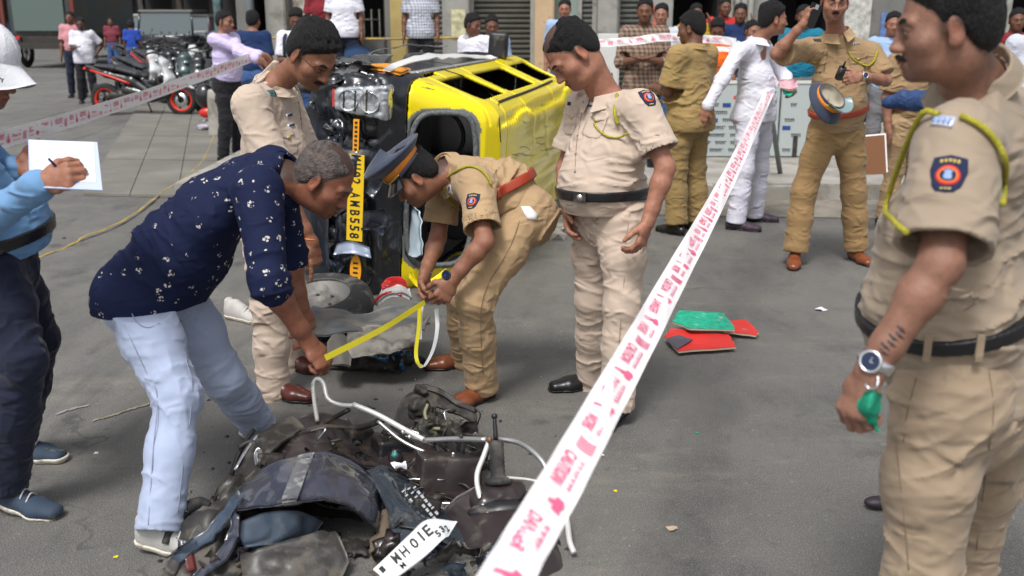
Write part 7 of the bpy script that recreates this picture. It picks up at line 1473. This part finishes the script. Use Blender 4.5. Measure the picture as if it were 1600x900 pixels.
# ------------------------------------------------------------------ parked scooters and motorcycles
RW = mat('red_rim', (.62, .03, .01), .4); TY = mat('tyre_black', (.015, .015, .016), .8); BP = mat('bike_black', (.012, .013, .016), .25, coat=.5); BW = mat('bike_white', (.62, .64, .66), .3, coat=.4); BR = mat('bike_red', (.55, .02, .01), .3); SEATM = mat('bike_seat', (.03, .033, .038), .6)
def wheel_at(root, c, ax, r, rimm, disc=True):
    w_ = empty('wheel', (0, 0, 0)); w_.parent = root; w_.location = -root.location
    multi('tyre', [lathe_vf([(r*.72, -.05), (r*.88, -.058), (r*.98, -.035), (r, 0), (r*.98, .035), (r*.88, .058), (r*.72, .05)], c, ax, 26)], TY, w_)
    multi('rim', [lathe_vf([(r*.60, -.035), (r*.74, -.045), (r*.74, .045), (r*.60, .035), (r*.60, -.035)], c, ax, 26)], rimm, w_)
    u = nrm(np.cross(ax, UPZ)); v = np.cross(ax, u)
    multi('spokes', [tube_vf([c, c+r*.66*(math.cos(a)*u+math.sin(a)*v)], .016, 5, 1) for a in np.linspace(0, 2*math.pi, 6)[:-1]]+[lathe_vf([(.05, -.05), (.05, .05)], c, ax, 12)], BP, w_)
    if disc: multi('brake_disc', [lathe_vf([(.055, .05), (.12, .05), (.12, .056), (.055, .056)], c+ax*(-.1 if ax[1] > 0 else 0), ax, 20)], METAL, w_)
def scooter(label, c, d, cols, group=None, s=1.0):
    d = nrm(A(*d, 0)); sd_ = np.cross(d, UPZ); t = empty('scooter', c, label, 'scooter', group); p = lambda x, y, z: c+d*x*s+sd_*y*s+A(0, 0, z*s)
    wheel_at(t, p(.68, 0, .27), sd_, .27*s, cols['rim']); wheel_at(t, p(-.66, 0, .27), sd_, .27*s, cols['rim'], False)
    def sd(name, chain_, rs, m, k=.05, disp=0):
        S = Sdf(); S.chain([p(*q) for q in chain_], [(a*s, b*s) for a, b in rs], [sd_]*len(rs), k=k)
        if disp: S.disp(lambda P: disp*noise3(P*20))
        return sdf_obj(name, S, .014, m, t)
    sd('tail_body', [(-.95, 0, .82), (-.6, 0, .70), (-.15, 0, .58), (.1, 0, .42)], [(.04, .03), (.10, .07), (.12, .10), (.13, .09)], cols['body'])
    sd('floor_body', [(-.25, 0, .42), (.15, 0, .33), (.42, 0, .40)], [(.12, .12), (.13, .10), (.13, .12)], BP)
    sd('front_apron', [(.40, 0, .42), (.50, 0, .62), (.42, 0, .88), (.34, 0, .98)], [(.12, .06), (.14, .075), (.11, .06), (.08, .04)], cols['front'])
    sd('front_mudguard', [(.90, 0, .46), (.72, 0, .56), (.52, 0, .50)], [(.05, .02), (.07, .03), (.06, .03)], cols['front'], .03)
    sd('seat', [(-.78, 0, .83), (-.45, 0, .80), (-.05, 0, .70), (.08, 0, .66)], [(.07, .035), (.12, .05), (.12, .05), (.07, .04)], SEATM)
    sd('engine', [(-.62, -.04, .32), (-.3, -.02, .34), (-.05, 0, .36)], [(.09, .09), (.11, .12), (.10, .09)], DARKMETAL, .04, .015)
    tube('exhaust', [p(-.15, -.12, .30), p(-.5, -.17, .32), p(-.95, -.19, .47)], [.03*s, .055*s, .062*s], BP, t, 10, 4)
    tube('side_stripe', [p(-.85, -.095, .76), p(-.5, -.125, .66), p(-.15, -.135, .54)], .022*s, cols['trim'], t, 6, 4); tube('side_stripe', [p(-.85, .095, .76), p(-.5, .125, .66), p(-.15, .135, .54)], .022*s, cols['trim'], t, 6, 4)
    tube('handlebar', [p(.24, -.34, 1.02), p(.32, -.2, 1.06), p(.36, 0, 1.02), p(.32, .2, 1.06), p(.24, .34, 1.02)], .017*s, BP, t, 8, 4)
    for y in (-1, 1):
        tube('fork', [p(.68, y*.085, .27), p(.50, y*.06, .70)], .022*s, DARKMETAL, t, 7, 1); m_ = tube('mirror_stalk', [p(.34, y*.2, 1.06), p(.36, y*.30, 1.22)], .007*s, BP, t, 5, 1)
        S = Sdf(); S.ell(p(.36, y*.32, 1.26), A(.016, .05, .032)*s); sdf_obj('mirror', S, .012, BP, t)
    S = Sdf(); S.ell(p(.52, 0, .80), A(.05, .06, .035)*s); sdf_obj('headlight', S, .012, CLEAR, t)
    S = Sdf(); S.ell(p(-.98, 0, .78), A(.04, .06, .03)*s); sdf_obj('tail_light', S, .012, BR, t)
    tube('side_stand', [p(.0, -.12, .26), p(.03, -.22, .02)], .013*s, DARKMETAL, t, 6, 1); return t
c0 = G(228, 181); c0 = A(X_(230, 17.9), 17.75, 0)
scooter('black and white scooter with red wheels parked side on in the street', c0, (.995, -.09), dict(rim=RW, body=BP, front=BW, trim=BR))
rs = random.Random(21)
spots = [(225, 20.6, 'black scooter with white nose right behind the red wheeled one', (.8, -.6), BP), (262, 21.6, 'dark motorcycle second in the row behind the red wheeled scooter', (.6, -.8), BP), (292, 20.2, 'grey green scooter parked against the row beside the lilac shirt', (.35, -.95), mat('bike_grey_green', (.04, .07, .075), .3, coat=.4)), (320, 19.0, 'black scooter with red lamp nearest the concrete block', (.15, -1), BP), (240, 24.5, 'black motorcycle in the middle of the second parked row', (.7, -.7), BP), (275, 25.0, 'dark scooter at the right of the second parked row', (.5, -.85), mat('bike_navy', (.015, .02, .05), .3, coat=.4)), (305, 24, 'black scooter half hidden at the end of the parked row', (.3, -.95), BP), (215, 29, 'small dark motorcycle farthest away beside the blue shirt', (.8, -.5), BP)]
for x, Y, lab, d, m in spots:
    scooter(lab, A(X_(x, Y), Y, 0), d, dict(rim=[DARKMETAL, BP][rs.random() < .5], body=m, front=[BP, m, BW][int(rs.random()*3)], trim=[BP, METAL, BR][int(rs.random()*3)]), 'scooters and motorcycles parked in the far row', 1.0)
# ------------------------------------------------------------------ truck, jeeps and the far buildings
def car(label, x, Y, w_, h_, body, roof, cat='car'):
    cx = X_(x, Y); t = empty('parked_jeep' if cat == 'jeep' else 'parked_car', (cx, Y, 0), label, cat)
    S = Sdf(); S.ell((cx, Y+.3, .8), (w_*.56, 1.5, .45), k=.1); S.cut((cx, 0, 1.05), (0, 0, 1), .05); S.cut((cx, 0, .32), (0, 0, -1), .04); S.cut((cx+w_/2, 0, 0), (1, 0, 0), .08); S.cut((cx-w_/2, 0, 0), (-1, 0, 0), .08); S.cut((0, Y-.9, 0), (0, -1, 0), .12); sdf_obj('body', S, .04, body, t)
    box('roof', (cx, Y+.6, h_), (w_*.92, 1.7, .09), roof, t, bevel=.03)
    for sx in (-1, 1):
        tube('pillar', [A(cx+sx*w_*.46, Y-.35, 1.02), A(cx+sx*w_*.43, Y-.2, h_)], .035, body, t, 6, 1); wheel_at(t, A(cx+sx*w_*.42, Y-.35, .33), A(1, 0, 0), .33, METAL, False)
        S = Sdf(); S.ell((cx+sx*w_*.36, Y-.88, .78), (.1, .05, .08)); sdf_obj('headlight', S, .02, CLEAR, t)
    mesh_np('windscreen', [A(cx-w_*.44, Y-.34, 1.03), A(cx+w_*.44, Y-.34, 1.03), A(cx+w_*.41, Y-.2, h_-.05), A(cx-w_*.41, Y-.2, h_-.05)], [(0, 1, 2, 3)], mat('car_glass', (.08, .11, .12), .08, spec=.8), t, False)
    box('bumper', (cx, Y-.93, .48), (w_*.95, .12, .16), BLACKPLASTIC, t, bevel=.02); box('grille', (cx, Y-.91, .74), (w_*.4, .03, .16), DARKMETAL, t)
WB = mat('car_white', (.5, .52, .5), .35); GB = mat('car_grey', (.12, .13, .14), .3, coat=.4)
car('white roofed jeep parked facing the camera behind the red checked shirt', 158, 42, 1.7, 1.75, GB, WB, 'jeep'); car('pale car parked behind the bright blue shirt', 214, 45, 1.7, 1.6, WB, WB); car('dark jeep with a pale roof edge behind the parked scooters', 268, 34, 1.9, 1.75, BP, mat('canvas_grey', (.2, .2, .19), .8), 'jeep'); car('dark car near the right end of the parked scooters', 300, 40, 1.8, 1.6, GB, GB)
tr = empty('truck', (X_(72, 33), 33, 0), 'dark truck with a rusty red frame seen from behind at far left', 'truck'); tx = X_(72, 33)
box('cargo_box', (tx-.15, 36, 2.3), (2.0, 5.5, 2.6), mat('truck_dark', (.04, .05, .05), .6, dirt=(.1, .09, .07), dirtscale=2, dirtlo=.5), tr, bevel=.04); box('tailgate', (tx-.15, 33.2, 1.75), (1.6, .06, 1.2), mat('truck_panel', (.10, .14, .13), .5), tr); box('chassis', (tx-.1, 36, .85), (1.3, 5.6, .3), DARKMETAL, tr)
for x in (-1.25, .95): box('frame_post', (tx+x, 33.15, 2.2), (.12, .12, 2.8), mat('rust_red', (.14, .03, .02), .7), tr)
box('frame_post', (tx-1.7, 33.3, 2.2), (.14, .14, 3.2), mat('wood_post', (.25, .19, .13), .8), tr)
for x in (-.9, .75):
    for yy in (33.7, 38): wheel_at(tr, A(tx+x, yy, .5), A(1, 0, 0), .5, DARKMETAL, False)
box('rear_bumper', (tx-.1, 33.05, .7), (1.8, .12, .2), DARKMETAL, tr); 
for x in (-.8, .62): box('tail_light', (tx+x, 32.98, .95), (.14, .04, .1), REDP, tr)
FM = [mat('facade_%s' % n_, c_, .85, var=.2, vscale=.7, dirt=(.05, .045, .04), dirtscale=.8, dirtlo=.5) for n_, c_ in (('brown', (.05, .036, .03)), ('grey', (.08, .08, .078)), ('dark', (.035, .032, .033)), ('teal', (.12, .22, .24)), ('cream', (.14, .12, .09)))]
rf = random.Random(5)
def shop(label, x0, x1, Y, m, awn, hgt=9):  # height above the shop openings is out of view, added to shade the street
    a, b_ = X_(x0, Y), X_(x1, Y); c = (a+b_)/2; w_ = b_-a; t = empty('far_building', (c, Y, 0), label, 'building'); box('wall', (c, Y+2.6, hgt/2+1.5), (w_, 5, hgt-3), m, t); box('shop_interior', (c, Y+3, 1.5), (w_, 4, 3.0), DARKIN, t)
    for s_ in (a+.12, b_-.12): box('pillar', (s_, Y+.1, 1.5), (.24, .3, 3.0), m, t)
    bm = bmesh.new(); bm_box(bm, (c, Y-.5, 2.55), (w_*.9, 1.5, .05), Matrix.Rotation(R(12), 4, 'X')); bm_obj('awning', bm, awn, t)
    for i in range(3):
        xx = a+w_*(i+.5)/3; g_ = box('goods', (xx, Y+.4, .6+.3*rf.random()), (w_/3.6, .5, .9+.5*rf.random()), mat('goods_%d' % rf.randint(0, 5), (rf.random()*.35, rf.random()*.2, rf.random()*.2), .7), t, bevel=.04)
    for fl in range(2):
        for i in range(3): w1 = box('window', (a+w_*(i+.5)/3, Y+.06, 4.4+fl*2.6), (w_/5, .08, 1.3), MATS['window_frame'], t); box('pane', (a+w_*(i+.5)/3, Y+.01, 4.4+fl*2.6), (w_/5.8, .02, 1.15), MATS['window_pane'], w1)
AW = [mat('awning_%d' % i, c_, .8) for i, c_ in enumerate([(.05, .04, .035), (.16, .06, .04), (.07, .10, .11), (.22, .2, .16)])]
shop('dark brown market building at the far left end of the street', -320, 40, 52, FM[2], AW[0]); shop('grey far building behind the truck with a dark awning', 40, 150, 55, FM[0], AW[0]); shop('far shop with a red framed opening above the jeeps', 150, 222, 54, FM[2], AW[1]); shop('pale grey far shop with square windows', 222, 282, 52, FM[1], AW[2]); shop('far shop with a cream awning and dark opening', 282, 340, 50, FM[0], AW[3]); shop('teal side building behind the man in the lilac shirt', 340, 460, 34, FM[3], AW[2])
hl = empty('helmet', G(325, 190), 'dark helmet shaped pannier with red lamp low beside the concrete block', 'pannier')
S = Sdf(); S.ell(A(X_(323, 16.6), 16.6, .42), (.16, .16, .20)); sdf_obj('pannier_box', S, .02, BP, hl); S = Sdf(); S.ell(A(X_(324, 16.5), 16.48, .16), (.13, .06, .08)); S.cut((0, 0, .03), (0, 0, -1)); sdf_obj('red_lamp', S, .015, BR, hl)
flush()

# seams, gutter and scrapes on the van body
VP = [o for o in van.children if o.name.startswith(('roof_and', 'cab_frame', 'nose', 'lower'))]; bvs = [bvh_of(o) for o in VP]
def vline(name, pix, r, m):
    pts = []
    for q in pix:
        best = None
        for b_ in bvs:
            p, n = cast(b_, *q)
            if p is not None and (best is None or p[1] < best[0][1]): best = (p, n)
        if best: pts.append(best[0]+best[1]*r*.3)
    if len(pts) > 2: tube(name, pts, r, m, van, 6, 4)
GUT = mat('gutter_dark', (.035, .032, .022), .6); SCR = mat('scrape_grey', (.20, .19, .17), .6)
vline('roof_gutter', [(779, 160), (800, 152), (820, 145), (842, 136), (862, 127)], .010, GUT)
vline('panel_seam', [(779, 162), (780, 185), (781, 205), (782, 222)], .004, GUT)
vline('panel_seam', [(655, 98), (690, 108), (725, 120), (755, 136), (776, 156)], .004, GUT)
rq = random.Random(41)
for i in range(12):
    x, y = rq.uniform(790, 860), rq.uniform(165, 270); L = rq.uniform(6, 22); vline('scrape', [(x, y), (x+L*.5, y+rq.uniform(-2, 3)), (x+L, y+rq.uniform(-3, 5))], .0022, [SCR, GUT][i % 2])
for i in range(6):
    x, y = rq.uniform(655, 740), rq.uniform(108, 140); vline('scrape', [(x, y), (x+6, y+2), (x+13, y+4)], .0022, [SCR, GUT][i % 2])
